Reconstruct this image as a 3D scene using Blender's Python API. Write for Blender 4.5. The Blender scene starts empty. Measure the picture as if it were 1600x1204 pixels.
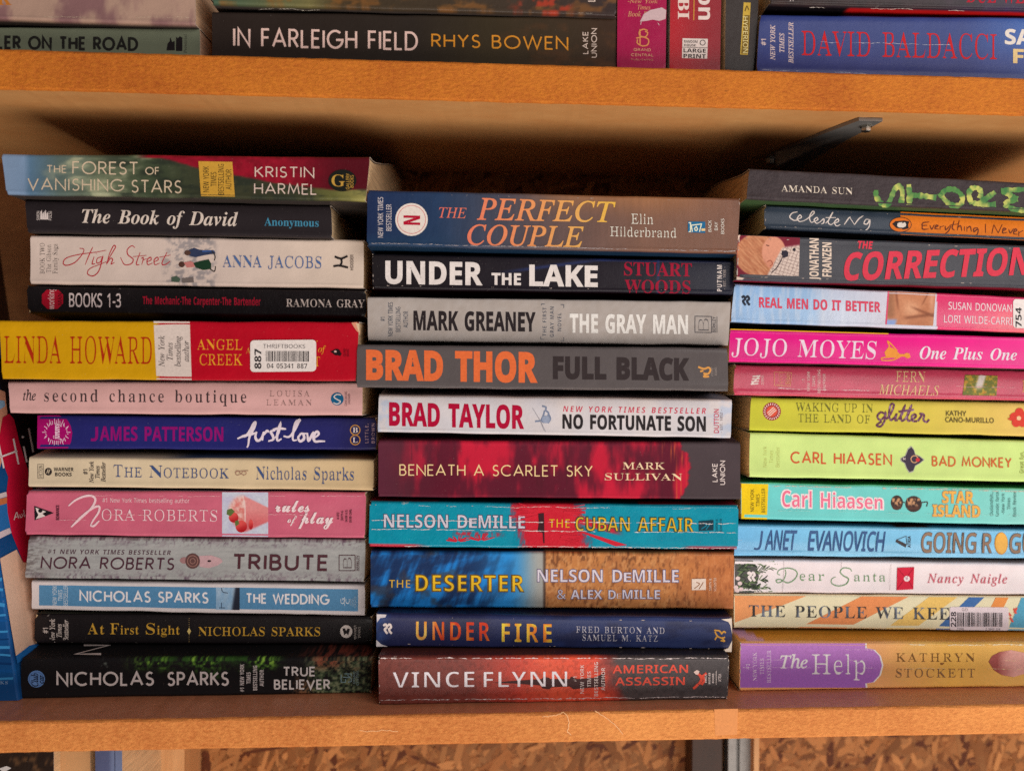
import bpy, math, random
import numpy as np
from mathutils import Vector, Matrix
from mathutils.geometry import delaunay_2d_cdt

# ------------------------------------------------------------------ camera, light, exposure
scene = bpy.context.scene
COL = scene.collection
FOC, YAW, ROLL, D0, PPX = 1500.0, math.radians(3.85), 0.006, 0.47, 908.0   # focal length in px of a 1600 px frame; metres to the shelf front

cam_data = bpy.data.cameras.new('camera')
cam_data.sensor_fit = 'HORIZONTAL'
cam_data.sensor_width = 36.0
cam_data.lens = FOC / 1600.0 * 36.0
cam_data.shift_x = (800.0 - PPX) / 1600.0      # the picture is cropped off-centre
cam_data.clip_start, cam_data.clip_end = 0.02, 50.0
cam = bpy.data.objects.new('camera', cam_data)
COL.objects.link(cam)
_F = Vector((math.sin(YAW), math.cos(YAW), 0)); _R0 = Vector((math.cos(YAW), -math.sin(YAW), 0)); _U0 = Vector((0, 0, 1))
_R = _R0 * math.cos(ROLL) + _U0 * math.sin(ROLL); _U = _U0 * math.cos(ROLL) - _R0 * math.sin(ROLL)
cam.matrix_world = Matrix(((_R.x, _U.x, -_F.x, 0), (_R.y, _U.y, -_F.y, 0), (_R.z, _U.z, -_F.z, 0), (0, 0, 0, 1)))
cam_data.dof.use_dof = True
cam_data.dof.focus_distance = 0.496
cam_data.dof.aperture_fstop = 5.0
scene.camera = cam

world = bpy.data.worlds.new('World')
scene.world = world
world.use_nodes = True
_bg = world.node_tree.nodes['Background']
_bg.inputs[0].default_value = (1.0, 0.93, 0.9, 1)
_bg.inputs[1].default_value = 0.025


def area_lamp(name, loc, aim, sx, sy, power, color):
    d = bpy.data.lights.new(name, 'AREA')
    d.shape = 'RECTANGLE'; d.size = sx; d.size_y = sy; d.energy = power; d.color = color
    o = bpy.data.objects.new(name, d)
    o.location = loc
    o.rotation_euler = (Vector(aim) - Vector(loc)).to_track_quat('-Z', 'Y').to_euler()
    COL.objects.link(o)
    return o


# daylight from the open side in front of the case, and the stronger light thrown up by the bright ground below it
area_lamp('open_daylight', (1.05, -0.98, 0.64), (0.05, 0.5, -0.04), 1.5, 0.8, 21.0, (1.0, 0.95, 0.92))
area_lamp('ground_bounce', (0.34, -0.26, -0.86), (0.06, 0.42, 0.0), 1.4, 0.8, 16.0, (1.0, 0.92, 0.85))

vs = scene.view_settings
vs.view_transform = 'Standard'
vs.look = 'None'
vs.exposure = -0.1
vs.gamma = 1.0
vs.use_curve_mapping = False
scene.cycles.max_bounces = 8
scene.cycles.use_denoising = False

# ------------------------------------------------------------------ glyph outlines (x, y pairs in 1/400 em), one string per letter
FONT = {
 'S': {
  'A': ',[ *^*a*^*h*e*i*j*m*p*t*u+#+X,g+a,g,F+),P*o,V*j,^*h,^*a+c*a+c*h+l*i+s*k+w*n+x*s+t+&+l+;+/+;+$*}+#*y+#*t+$*o+)*k+/*i+7*h+9*h+9*a +3+F+h+F+M,,',
  'a': ',6 +m*]+d*^+]*a+X*g+V*o+M*g+B*b+8*_+,*^*{*`*q*f*k*o*i*z*j+(*m+/*s+6*z+<+6+H+V+R+V+g+T+q+Q+x+J+|+A+}+4+{+1+x+0+u+3+n+7+c+6+]+2+W+,+S+$+R*x+T*s+W*o+^*n+f*p+n*u+v*}+}+,,&+8,*+G,++`,)+i,$+p+|+u+v+y+n+|+Z+|*z+}*q,%*o,,*r,0*l+}*a+u*^ +B*n+L*q+V*z+V+J+G+E+=+=+7+4+5+(+6*z+9*s+=*p',
  'B': ',^ *g*a*g*h*s*j*z*n*~*v+#+&+#,?*},Q*z,V*u,Y*g,[*g,c+_,c+~,a,/,],9,X,A,R,F,K,I,B,J,8,H,),@+x,2+p+z+j,6+c,F+X,L+R,P+K,S+C,S+;,R+/,O+#,I*v,@*o,6*i,**d+v*b+f*a +O+l+Q+l+d+n+p+t+w,#+y,6+w,F+s,Q+j,W+^,Z+U,Y+Q,V+O,H +`*k+o*m+t*p+x*u+~+&,#+9+}+L+z+T+v+Y+p+^+i+a+U+c+O+c+O*{+P*s+R*n+W*l',
  'b': ',< *r*[*r,G*r,R*p,W*l,Z*d,]*d,c+=,c+=+v+D+}+L,&+U,*+_,++m,)+x,#,&+u,/+i,3+Y,5+H,3+5,-+#,#*q+s*f+d*_+S*]+J*^+A*a+0*l*v*[ +O*g+V*h+[*j+`*n+d*u+h+,+i+F+h+[+c+k+[+t+P+w+J+v+D+s+@+n+=+h+=*|+>*s+B*l+G*h',
  'C': ',h +n*]+S*`+=*i+**w*w+0*n+G*k+b*n+|*w,8++,K+=,Z+T,d+o,g,(,e,?,],G,Z,O,^,T,g,[,g,[,&,T,&,I,>,;,O,2,U,),Z+{,]+q,^+f,]+[,X+R,Q+L,H+F,;+C,,+?+b+@+N+C+=+G+/+M+#+T*v+_*o+j*l+v*j,+*m,;*s,J*},W+0,`+),P*s,>*g,**_',
  'c': '+| +D*]+6*_+)*e*y*o*p*|*k+1*i+B*k+T*q+f*{+s+,+~+;,)+L,,+^,*+k+~+s+u+v+i+u+b+r+]+l+Y+f+X+_+Y+X+]+U+c+T+k+U+o+U+t+T+x+R+{+J+~+@+{+9+s+4+e+3+Q+5+7+8+-+=+#+B*y+H*t+P*q+X*p+g*t+t*~+y*y+n*m+b*d+S*_',
  'D': ',s *i*a*i*h*t*i*z*m*}*s+#+#+#,B*},O*y,V*r,Z*g,[*g,c+`,c+v,b,/,],@,U,N,J,Y,=,b,.,g+w,h+b,g+L,b+9,Z+*,O*x,B*n,1*g+y*b+b*a +`*k+l*l+w*p,$*v,,+#,1+/,5+>,7+N,8+c,7+v,5,+,1,9,+,E,#,N+w,T+l,X+`,Y+W,X+R,U+P,P+O,F+O*~+P*t+R*o+W*l',
  'd': ',@ +>*]+1*_+$*e*v*o*o*|*j+0*i+A*j+T*o+f*w+t+&+~+3,)+@,++I,*+Q,(+Y+~+`+w+`,L+_,S+[,X+U,[+L,]+L,c,,,c,,+#,.*q,2*n,9*l,9*e+}*c+`*]+`*q+Y*h+Q*b+H*^ +K*l+Q*n+W*r+]*x+`+#+`+h+^+n+X+s+R+v+L+w+F+w+A+t+:+k+6+Z+5+C+6+-+:*x+@*o',
  'E': ',^ *g*a*g*h*s*i*z*m*~*t+#+$+#,?*~,N*z,V*s,Z*g,[*g,c,L,c,L,,,E,,,C,7,?,A,:,I,4,O,,,S+},V+d,X+V,W+R,V+P,S+O,G+O+i+S+i+d+l+o+s+v,#+z,6,%,6,%+5+z+5+x+D+t+O+o+V+g+[+^+_+P+`+O+`+O*|+P*t+S*o+Y*m+c*l+u*m,)*p,6*v,@+#,I+0,P+?,X+?,M*a',
  'e': ',# +D*]+5*_+(*e*x*o*p*|*k+2*i+E*k+W*p+g*y+t+)+~+6,)+E,++P,*+Z,(+c+~+k+w+p+o+u+e+w+X+x+K+x+H+5+H+7+3+=*~+B*y+H*u+V*r+^*s+f*v+m*|+s+(+y*~+n*p+b*e+S*_ +4+S+W+S+W+]+V+l+S+v+N+|+F+~+?+{+9+t+6+i+4+W',
  'F': ',N *g*a*g*h*s*j*z*n*~*v+#+(+#,B*~,N*z,U*r,Y*g,[*g,c,I,c,I,,,C,,,?,;,:,F,2,O,(,T+u,W+c,X+V,X+P,T+O,K+O+j+R+j+b+l+m+s+t,#+y,7,$,7,$+5+y+5+u+I+n+V+c+^+Q+`+O+`+O+%+Q*r+T*m+Z*j+n*h+n*a',
  'f': '+[ *g*a*g*g*q*j*u*o*v*~*v+v*g+v*g,(*v,(*v,9*w,C*y,L*},T+(,Z+/,`+7,d+L,g+[,e+g,_+n,V+p,L+o,D+l,?+g,;+a,:+Y,;+T,>+Q,C+P,H+S,T+T,W+U,Y+S,]+N,^+G,]+C,X+A,H+A,(+W,(+W+v+A+v+A*{+B*q+E*k+K*h+V*g+V*a',
  'G': ',x +r*]+V*`+?*i++*w*x+/*o+F*l+c*o+}*x,9++,L+>,Z+T,d+n,g,),e,@,],G,Z,N,^,T,g,[,g,[,&,T,&,M,6,E,D,;,N,0,V,#,]+r,^+g,]+],X+S,Q+L,H+G,<+C,-+@+b+A+M+D+<+H+-+N*|+V*r+_*l+j*g+u*f,&*h,/*l,4*s,5*},5+9,4+D,0+J,(+M+u+O+u+U,u+U,u+O,j+N,d+J,`+D,_+9,_*m,M*f,;*a,)*^',
  'g': ',/ +@*(+)***t*/*j*8*g*B*h*H*l*N*s*R*|*V*u*Z*o*a*l*g*j*m*l*v*r+#*|+++/+2*|+9*r+B*l+M*j+[*l+h*q+r*y+{+),%+6,*+E,++T,*+d,%,+,%,++r+r+r+y+f+|+W+z+L+u+B+n+:+d+4+X+0+K+/+E+/+?+0+8+/+3+,+/+&+.*}+/*z+2*w+>*u+L*u+`*t+o*q+y*m,$*f,)*],**Q,)*H,%*@+|*9+t*3+j*.+_*+ +E+8+M+:+R+@+U+K+V+Z+U+k+R+u+M+|+E+~+=+|+8+u+5+k+4+Z+5+K+8+@+=+: +F*2+X*3+f*7+n*=+p*F+o*L+k*O+c*R+X*R+-*R+%*K*~*C+$*<+,*7+7*3',
  'H': ',~ *g*a*g*h*s*j*z*n*~*u+#+%+#,D*~,N*z,V*s,Z*g,[*g,c+h,c+h,[+X,Y+S,V+Q,R+O,D+O+k,5+k,5,D,3,R,0,V,,,Y+x,[+x,c,x,c,x,[,l,Y,e,V,b,O,a,D,a+%,b*v,e*n,l*j,x*h,x*a+x*a+x*h,(*j,0*m,3*u,5+%,5+_+O+_+O+%+P*u+T*n+[*j+h*h+h*a',
  'h': ',D *h*a*h*g*o*i*s*k*u*p*v*w*v,L*u,S*s,X*o,[*i,]*i,c+A,c+A+r+I+{+R,%+],*+h,++x,),&+|,.+n,0+[,0*w,1*p,3*k,7*i,=*g,=*a+W*a+W*g+Y*g+_*h+b*k+d*p+e*w+e+^+c+n+_+r+W+t+Q+s+K+p+A+e+A*w+D*k+H*i+N*g+N*a',
  'I': '+o *f*a*f*h*r*j*y*n*~*t+#+#+#,G*~,Q*z,W*s,Z*f,[*f,c+i,c+i,[+],Z+T,W+P,Q+O,G+O+$+Q*s+T*n+X*k+i*h+i*a',
  'i': '+U +.,=+%,>*{,C*w,I*u,Q*w,Y*{,`+%,e+.,f+6,e+=,`+A,Y+B,Q+A,I+=,C+6,> *h*a*h*g*o*i*s*k*u*p*v*w*v+l*t+y*p+{*i+|*i,(+A,(+A*w+D*k+H*i+N*g+N*a',
  'J': ',0 +2*F+$*G*v*K*m*P*f*W*a*a*`*j*a*s*e*y*k*}*s+#*{*~+%*z+**t++*l+(*`+$*X+&*R+0*P+8*Q+=*V+@*_+A*j+A,?+?,P+<,U+7,X+%,[+%,c,*,c,*,[+v,X+q,U+o,P+m,?+m+)+l*v+i*j+e*_+^*U+U*O+K*J+?*G',
  'j': '+Z +0,=+),?*},C*y,J*w,Q*y,Y*},a+),e+0,g+8,e+?,a+C,Y+E,Q+C,J+?,C+8,? *o*(*e*)*]*,*T*0*O*6*K*=*J*D*K*K*N*P*S*S*Z*T*b*S*g*P*j*L*k*F*i*=*e*7*g*3*m*1*u*3*x*8*{*K*{+k*z+s*w+y*r+|*j+}*j,(+F,(+F*W+E*L+B*C+>*;+9*4+1*/+)*+',
  'K': ',y *g*a*g*h*s*j*z*n*~*u+#+%+#,D*~,N*z,V*s,Z*h,[*h,c+h,c+h,[+X,Y+T,V+Q,R+O,D+O+d,,,A,5,K,7,S,6,W,2,Y+{,[+{,c,o,c,o,[,l,[,`,Y,R,T,D,J,6,<+s+y,f*t,p*k,}*h,}*a+w*a+w*h,%*h,-*i,0*l,2*o,0*t,+*{+V+[+O+U+O+%+P*u+T*n+[*j+h*h+h*a',
  'k': ',; *h*a*h*g*o*i*s*k*u*p*v*w*v,K*t,X*p,Z*i,]*i,c+A,c+A+I+b+j+g+q+i+v+h+y+e+{+Z+|+X+|+X,(,6,(,6+|,&+y+u+o+`+Z,6*o,<*i,B*g,B*a+Z*a+Z*g+^*g+d*i+g*n+d*u+G+A+A+<+A*w+D*k+H*i+N*g+N*a',
  'L': ',W *g*a*g*h*s*j*z*n*~*u+#+%+#,D*~,O*z,V*s,Z*g,[*g,c+k,c+k,[+Y,Z+T,W+Q,S+O,D+O+&+P*t+R*p+V*m+d*l+v*m,**q,6*w,@+%,H+3,P+D,W+D,M*a',
  'l': '+V *h*a*h*g*o*i*s*k*u*p*v*w*v,K*t,X*p,[*i,]*i,c+A,c+A*w+D*k+H*i+N*g+N*a',
  'M': '-P *g*a*g*h*r*j*z*n*~*u+#+%+#,E*},R*z,V*v,Y*g,[*g,c+P,c,++?,a,c-I,c-I,[->,Y-7,U-3,N-2,C-2+(-4*r-7*m-;*j-I*h-I*a,J*a,J*h,Y*k,^*n,a*s,c+&,c,L+z*a+s*a+0,H+0+%+2*t+6*m+>*i+J*h+J*a',
  'm': '-0 *h*a*h*g*o*i*s*k*u*p*v*w*v+l*u+s*s+x*o+{*i+}*i,(+A,(+A+q+I+z+Q,%+[,*+f,++r,*+|,%,(+y,,+o,4+y,>,%,H,*,S,+,c,),n+|,t+n,v+[,v*w,y*k,}*i-(*g-(*a,C*a,C*g,I*i,M*k,O*p,P*w,P+^,M+n,J+r,C+t,8+p,.+f,.*w,0*k,4*i,:*g,:*a+V*a+V*g+]*i+a*k+c*p+d*w+d+^+a+n+]+r+V+t+P+s+J+p+A+e+A*w+C*l+G*i+M*g+M*a',
  'N': ',r ,M*]+1,8+1+$+2*u+5*m+=*j+I*h+I*a*h*a*h*h*w*j*{*m*}*r+#+$+#,G*p,Y*h,[*h,c+E,c,H+I,H,C,F,R,D,V,?,Y,0,[,0,c,m,c,m,[,a,Z,Y,V,V,O,U,C,U*]',
  'n': ',D *h*a*h*g*o*i*s*k*u*p*v*w*v+l*u+s*s+x*o+{*i+}*i,(+A,(+A+r+I+{+R,%+],*+h,++x,),&+|,.+n,0+[,0*w,1*p,3*k,7*i,=*g,=*a+W*a+W*g+Y*g+_*h+b*k+d*p+e*w+e+^+c+n+_+r+W+t+Q+s+K+p+A+e+A*w+D*k+H*i+N*g+N*a',
  'O': '-# +o*]+[*_+I*d+:*m+,*x*{++*s+;*n+N*l+b*n+v*s,-*{,=+,,K+:,V+J,`+],f+q,g,),f,;,`,K,W,X,K,e,>,m,-,s+v,t+b,s+N,m+;,e++,X*x,J*m,:*d,(*_ +q*f+|*g,**k,2*r,8*{,=+-,A+;,D+b,C+v,A,,,=,;,7,G,0,Q,(,X+z,]+o,^+d,]+Z,X+R,Q+L,H+F,<+C,-+@+b+A+M+C+<+G+-+M*|+T*r+]*k+f*g',
  'o': ',3 +I*]+9*_+**f*y*p*p*}*j+2*i+D*j+V*p+g*y+t+*+~+9,)+I,++Z,)+i+~+u+t+~+g,)+V,++D,)+1+~*|+u*o+i*e+Z*_ +I*f+S*h+Z*q+^+&+_+D+^+b+Y+s+S+|+I,#+@+|+9+s+6+b+5+D+6+&+9*q+@*h',
  'P': ',S *g*a*g*h*s*j*z*n*~*u+#+%+#,D*~,N*z,V*s,Z*g,[*g,c+[,c+z,b,2,],?,U,H,K,N,?,P,1,O,%,K+w,F+o,?+g,5+a,*+]+w+Y+h+X+O+X+O+%+P*u+T*n+[*j+h*h+h*a +O+c+W+c+i+e+t+l+z+x+|,0+z,B+u,O+l,V+^,X+V,X+R,V+P,Q+O,K',
  'p': ',A *h*(*h*/*q*1*u*8*v*F*v+h*u+r*t+x*p+{*i+}*i,(+?,(+?+p+F+z+N,%+W,*+c,,+q,*+|+~,++t,2+h,6+W,8+F,6+3,2*~,**p+{*f+o*_+b*]+W*^+O*a+H*f+A*n+A*I+C*9+E*4+I*1+U*/+U*( +T*l+`*o+g*y+k+.+l+D+k+Y+g+j+a+s+V+v+P+u+J+r+A+e+A*|+E*u+I*p+N*m',
  'Q': '-# ,C*2,**5+p*=+g*D+_*L+Q*a+>*i+/*u*}+)*t+:*n+M*l+b*n+v*s,-*{,=+,,K+:,V+J,`+],f+q,g,),f,;,`,K,W,X,K,e,>,m,-,s+v,t+b,s+Q,p+C,j+5,c+(,X*x,L*o,?*g,0*a,9*R,C*H,O*B,_*@,r*C,s*;,Z*4 +q*f+|*g,**k,2*r,9*{,>+-,A+;,D+b,C+v,A,,,=,;,7,G,0,Q,(,X+z,]+o,^+d,]+Z,X+R,Q+L,H+F,<+C,-+@+b+A+M+C+<+G+-+M*|+T*r+]*k+g*g',
  'q': ',> +L*(+L*/+V*0+]*2+_*7+`*?+`*m+X*f+Q*a+H*^+?*]+1*_+$*e*w*n*o*{*k+/*i+?*k+S*q+e*z+s+++~+:,)+J,,+S,++],(+n+x,(,,,,,,,,*?,-*7,/*3,3*0,:*/,:*( +M*m+S*n+Y*q+^*v+`*|+`+g+_+q+[+x+U+|+N+}+G+|+B+z+>+u+:+o+6+^+5+D+6+.+:*y+>*t+B*p',
  'R': ',j *g*a*g*h*s*j*z*n*~*u+#+%+#,D*~,N*z,V*s,Z*g,[*g,c+^,c,%,`,4,[,?,V,H,P,N,G,R,=,S,2,P+~,I+q,<+g,*+`,Y*u,b*k,f*i,l*h,m*h,m*a,3*a+W+[+O+[+O+%+P*u+T*n+[*j+h*h+h*a +O+d+W+d+j+g+q+j+w+n+~+{,$,2+~,C+x,O+o,V+a,X+W,X+R,U+P,P+O,F',
  'r': '+z *h*a*h*g*o*i*s*k*u*p*v*w*v+l*u+t*t+y*p+{*i+|*i,(+@,(+@+l+H+w+Q,#+Z,*+d,++n,*+u,%+y+z+{+q+z+j+v+e+q+a+j+`+d+a+`+c+Y+k+V+n+Q+o+L+m+G+h+C+_+B+S+B*w+C*p+F*k+K*i+U*g+U*a',
  'S': ',H *r*]*r+E*z+E+&+,+3*u+:*o+B*j+K*h+U*g+c*i+n*o+t*y+v+*+u+2+q+:+j+@+a+F+G+R+3+_+$+l*x+{*u,1*w,@*|,M+),X+4,a+A,f+P,g+c,f+x,`+|,_,#,_,),a,,,g,4,g,4,,,-,,,(,:+|,F+t,P+j,X+`,]+T,_+G,]+>,W+8,N+6,D+8,:+=,3+E,,+Q,$+l+t+{+l,++d,3+[,8+Q,;+G,<+;,:++,4*x,**m+w*d+g*_+S*]+E*^+8*a+-*e+(*f*}*d*y*]',
  's': '+z +B*]+7*_+)*c*~*d*y*c*u*^*o*^*o+0*v+0*{*|+)*q+3*i+>*g+G*h+M*l+Q*q+S*x+R*~+O+(+D+0+1+:+#+A*w+J*r+S*p+_*s+o*{+{+-,)+>,,+H,*+V,&+X,%+[,%+`,&+c,,+i,,+i+`+b+`+]+l+U+v+L+|+B+}+:+|+4+y+1+u+0+o+1+i+4+d+A+[+S+R+_+K+h+C+l+9+n+,+k*v+g*n+b*h+T*`',
  'T': ',U ++*a++*h+7*i+?*m+C*u+D+%+D,Y+B,Y+/,V+&,S*{,M*v,G*q,?*m,+*e,+*e,c,P,c,P,+,I,+,E,?,@,G,;,N,4,S,,,V+r,Y+p,Y+p+%+r*u+v*m+}*i,/*h,/*a',
  't': '+b +7*]+**_*{*e*v*o*t*}*t+v*i+v*i,#+),@+:,V+@,V+@,(+Y,(+Y+v+@+v+@+&+B*u+E*r+I*q+R*u+X+#+`*{+X*n+O*e+D*_',
  'U': ',r +j*[+X*]+I*`+=*e+4*l+,*v+&+%+#+4*~+D*~,D*},N*y,V*r,Z*g,[*g,c+g,c+g,[+W,Y+S,V+P,R+N,D+N+>+Q+)+W*v+]*p+d*m+u*j,$*k,.*m,7*r,=*x,B+#,F+.,I+F,I,C,H,N,D,U,<,Y,/,[,/,c,k,c,k,[,`,Y,Y,U,V,N,U,C,U+O,T+;,Q++,K*x,D*n,:*f,.*`+{*]',
  'u': ',B +:*]++*`+$*c*{*h*u*u*s+-*s+j*q+x*m+{*f+}*f,(+?,(+?+#+@*x+B*s+G*p+M*o+X*r+b*{+b+j+b+s+_+x+Z+{+R+}+R,(,-,(,-*},.*u,0*q,5*n,<*m,<*f,#*d+b*]+b*q+Z*i+P*b+F*^',
  'V': ',W +[*[*s,D*j,T*d,Y*Z,[*Z,c+Z,c+Z,[+H,Y+D,U+C,P+F,C+n+?,7,C,:,P,9,U,5,Y,#,[,#,c,^,c,^,[,U,Z,O,W,J,P,E,E+c*[',
  'v': ',% +?*]*p+j*j+w*f+{*`+|*`,(+H,(+H+}+D+}+<+{+:+u+:+r+P+7+e+l+g+t+g+x+d+z+W+}+W,(,%,(,%+}+z+{+v+v+o+h+F*]',
  'W': '-F +J*]*n,I*g,W*b,Z*Z,[*Z,c+N,c+N,[+B,Y+?,U+>,P+A,A+`+C,#,9+y,L+v,S+r,X+c,[+c,c,],c,],[,N,Y,J,U,I,Q,L,F,k+H-*,@--,O-,,T-),X,v,[,v,c-L,c-L,[-E,Y-@,T-8,D,_*],W*],*,(+R*]',
  'w': ',Z +7*]*h+q*c+y*]+|*],(+=,(+=+|+6+{+4+u+4+q+6+l+I+9+Z+e+V+q+R+z+I+}+I,(,-,(,-+|,$+z+}+u+}+s+~+p,2+>,E+m,G+u,D+{,:+},:,(,_,(,_+},Y+|,V+y,Q+n,%*]+{*]+`+U+>*]',
  'X': ',i *f*a*f*h*n*i*v*m*~*s+**|+S+Y+$,F*t,V*n,Z*g,[*g,[*g,c+i,c+i,[+c,[+V,Y+S,V+R,R+W,G+q+{,-,A,2,J,4,Q,3,V,/,Y+|,[+|,c,d,c,d,[,c,[,W,Z,M,U,D,M,;,A+w+q,Q*x,Z*l,`*i,f*h,g*h,g*a+f*a+f*h+h*h+v*j+z*m+{*q+z*x+u+%+Z+O+=+%+9*z+8*s+9*n+=*k+C*i+L*h+L*a',
  'x': ',, *c*a*c*g*o*m*z*x+7+=*r+p*k+y*c+|*c,(+I,(+I+}+A+{+>+w+B+o+O+X+`+n+e+v+b+{+V+}+V,(,(,(,(+}+x+x+m+m+U+P+|*p,$*j,,*g,,*a+D*a+D*g+M*i+P*m+K*y+=+4+-*y+(*o++*i+4*g+5*g+5*a',
  'Y': ',V +/*a+/*h+:*j+A*n+E*u+F+%+F+M*t,G*m,R*g,X*a,Z*[,[*[,c+Y,c+Y,[+T,[+I,Y+E,V+D,S+H,I+j+a,1,>,6,H,7,O,6,T,2,X,,,Z+~,[+},[+},c,],c,],[,U,Y,P,V,E,I+r+W+r+%+s*u+w*n+~*j,/*h,/*a',
  'y': ',# *v*(*m*)*e*.*`*5*^*>*_*E*c*K*h*O*o*P*v*O*{*L*~*H+#*B+#*?+#*=+$*:+(*9+-*;+4*B+:*N+>*_*p+k*k+u*g+z*`+|*_+|*_,(+G,(+G+|+<+{+:+y+9+u+:+r+;+n+P+6+c+g+e+o+f+u+e+x+c+{+W+|+W,(,#,(,#+|+z+{+v+w+o+h+G*V+:*:+3*1+,*,+#*)',
  'Z': ',^ *i*a*i*e+u,X+],X+L,W+?,T+4,O+,,F+$,:*y,+*s,+*x,c,O,c,O,^+C*m+g*m+t*m,$*p,/*t,8*y,?+%,F+/,O+H,V+H,O*a',
  'z': '+| *f*a*f*g+I+z+9+z+,+x*~+t*w+k*r+^*k+^*n,(+u,(+u+{+8*k+C*k+S*m+`*r+h*}+o+1+u+1+r*a',
  '0': ',B +Q*^+;*a+2*e+**k*y*z*p+2*l+K*j+g*l,(*p,@*y,T+*,c+2,i+;,l+Q,o+h,l+p,i+x,c,*,T,2,@,7,(,9+g,7+J,2+2,**y+x*k+p*e+g*a +Q*p+X*q+_*u+c*|+f+*+i+D+j+g+i,.+f,H+c,Q+_,X+X,]+Q,^+K,]+E,X+A,Q+>,H+:,.+9+g+:+D+>+*+A*|+E*u+J*q',
  '1': ',B *{*a*{*o+6*o+<*p+@*s+C*x+D+%+D,R+1,>+),8*|,6*v,8*q,<*m,B*l,J*~,Q+;,`+M,n+m,n+m+%+o*t+s*p+z*o,5*o,5*a',
  '2': ',B *j*a*j*}+7+J+Q+i+X+v+^,&+a,3+b,A+`,N+[,W+T,]+L,_+@,[+8,R+4,D+3,0+$,1*u,6*n,>*k,J*m,T*r,]*z,e++,k+:,n+L,o+g,m+r,i+z,d,%,],+,T,.,L,/,B,,,0+|+w+f+_+D+=+)+#+i+#+p+$+w+(+|+.,#+6,%+>,6+>,4*a',
  '3': ',B +G*^+5*_+%*c*v*h*o*o*j*v*i+#*j+-*o+3*w+7+#+9+&+)+-*z+8*s+E*q+N*r+V*u+^*y+c+%+f+0+g+>+e+L+]+W+O+_+=+b+,+b+,+r+>+r+M+u+S+y+X+}+_,/+a,?+`,L+Z,V+S,]+J,_+A,^+;,X+7,Q+4,H+3,4+#,6*t,:*m,B*k,L*l,S*n,Z*z,f+&,j+1,m+K,o+f,m+p,i+y,d,%,^,+,U,.,M,/,C,,,2+~,#+q+u+a+m+w+f,%+`,.+V,4+K,6+=,4+.,0*},)*s+z*k+o*e+c*a',
  '4': ',B +6*a+6*o+>*o+F*p+M*s+R*x+T+(+T+8*d+8*d+H+V,m+|,m+|+J,=+J,=+8+|+8+|+(+~*x,(*s,/*p,7*o,;*o,;*a *w+J+T+J+T+z+T,8+V,R+R,J+K,>+E,3+A,,',
  '5': ',B +H*^+6*_+(*c*x*h*q*o*m*w*l+#*m+,*r+2*y+5+%+6+)+&+-*{+2*v+:*r+D*q+L*r+T*u+[*z+a+&+e+2+f+A+c+S+[+`+P+g+@+j+/+h*}+e*q+j*z,m,*,m,,,;+w,;+u,D+r,L+n,N+i,N+0,N+,+x+8+z+I+|+X+{+f+x+r+t+|+m,)+e,/+Z,3+O,4+A,2+1,.+#,%*t+x*l+m*f+a*b',
  '6': ',B +U*^+B*a+2*h+#*u*u++*o+B*m+`*n+u*r,.*x,@+$,P+0,^+=,g+M,m+`,o+o,n+{,k,),g,/,`,3,X,4,Q,2,I,-,B+~,>+o,<+m,L+h,Y+d,^+],`+U,^+N,Z+H,T+C,L+<,6+8+s+F+z+Q+|+^+}+j+|+t+y+}+t,*+n,1+f,5+[,8+P,9+D,8+6,5+*,0*z,)*p+{*h+q*c+d*_ +V*p+`*s+g*{+k+-+m+A+k+T+f+b+^+j+S+l+L+k+D+h+8+_+:+=+A+%+J*t+P*q',
  '7': ',B +2*a+{,O+3,O+-,N+(,K+$,G+#,A*},3*m,3*n,m,9,m,9,`+I*a',
  '8': ',B +O*^+;*`++*e*y*m*p*x*k+)*i+7*l+G*t+S+%+_+6+h+&+r*x+}*q,/*o,>*q,J*u,U*},`+.,i+>,n+S,o+a,o+m,l+v,h+~,b,*,Z,.,R,1,I,2,?,/,1,(,%+w+x+i+o+}+c,0+V,8+H,:+9,9+-,6*},0*t,(*l+y*f+m*b+`*_ +W+x+a+~+g,++j,4+k,@+h,O+e,U+`,Z+Y,_+Q,`+G,^+@,V+<,M+:,A+<,4+B,++K,# +Q*n+^*p+h*w+n+&+p+4+m+@+g+J+Y+S+H+]+?+V+8+M+4+C+2+6+4+(+;*w+D*p',
  '9': ',B +C*^+4*_+)*c*|*h*v*n*s*u*r*}*s+&*u+,*y+/+#+1+)+%+/*x+8*q+D*o+M*p+T*t+Z*z+`+(+h+@+k+c+d+[+[+U+P+Q+D+P+9+Q+/+S+%+X*y+_*s+g*n+q*k+|*j,-*l,@*r,O*{,]+,,g+;,m+M,o+`,m+q,f+~,Y,-,H,4,1,6+o,5+Y,2+E,,+2,#*~+u*q+g*g+V*` +P+d+X+e+a+i+g+o+k+v+i,9+c,M+Z,Y+T,]+O,]+D,Z+=,Q+8,C+6,/+8+z+=+n+E+g',
 },
 'I': {
  'A': ',f *>*a*?*f*H*g*P*j*X*p*a*w+1+O,:,k,@,k,9*x,:*p,>*k,F*g,P*f,P*a+_*a+`*f+c*f+m*g+t*k+x*s+y+$+z+E+;+E+4+B*{+**q*w*n*o*o*k*r*h+$*f+#*a +?+O+{+O+~,?',
  'a': ',5 *u*^*l*`*d*e*`*n*^*{*a+6*h+L*u+b+*+u+3+|+<,%+F,)+O,++W,*+^,&+b+}+d+w+g,(+|,(+c+*+`*s+a*p+d*o+l*s+x+%+|*~+q*p+g*f+^*`+T*^+O*_+L*a+I*j+K*x+R+5+C*z+6*j+(*a +&*n+-*p+4*t+C+)+P+>+Z+V+_+n+^+u+Z+z+V+~+P,#+C+{+7+q+-+b+#+L*x+7*v*~*w*w*y*r*}*o',
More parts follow.
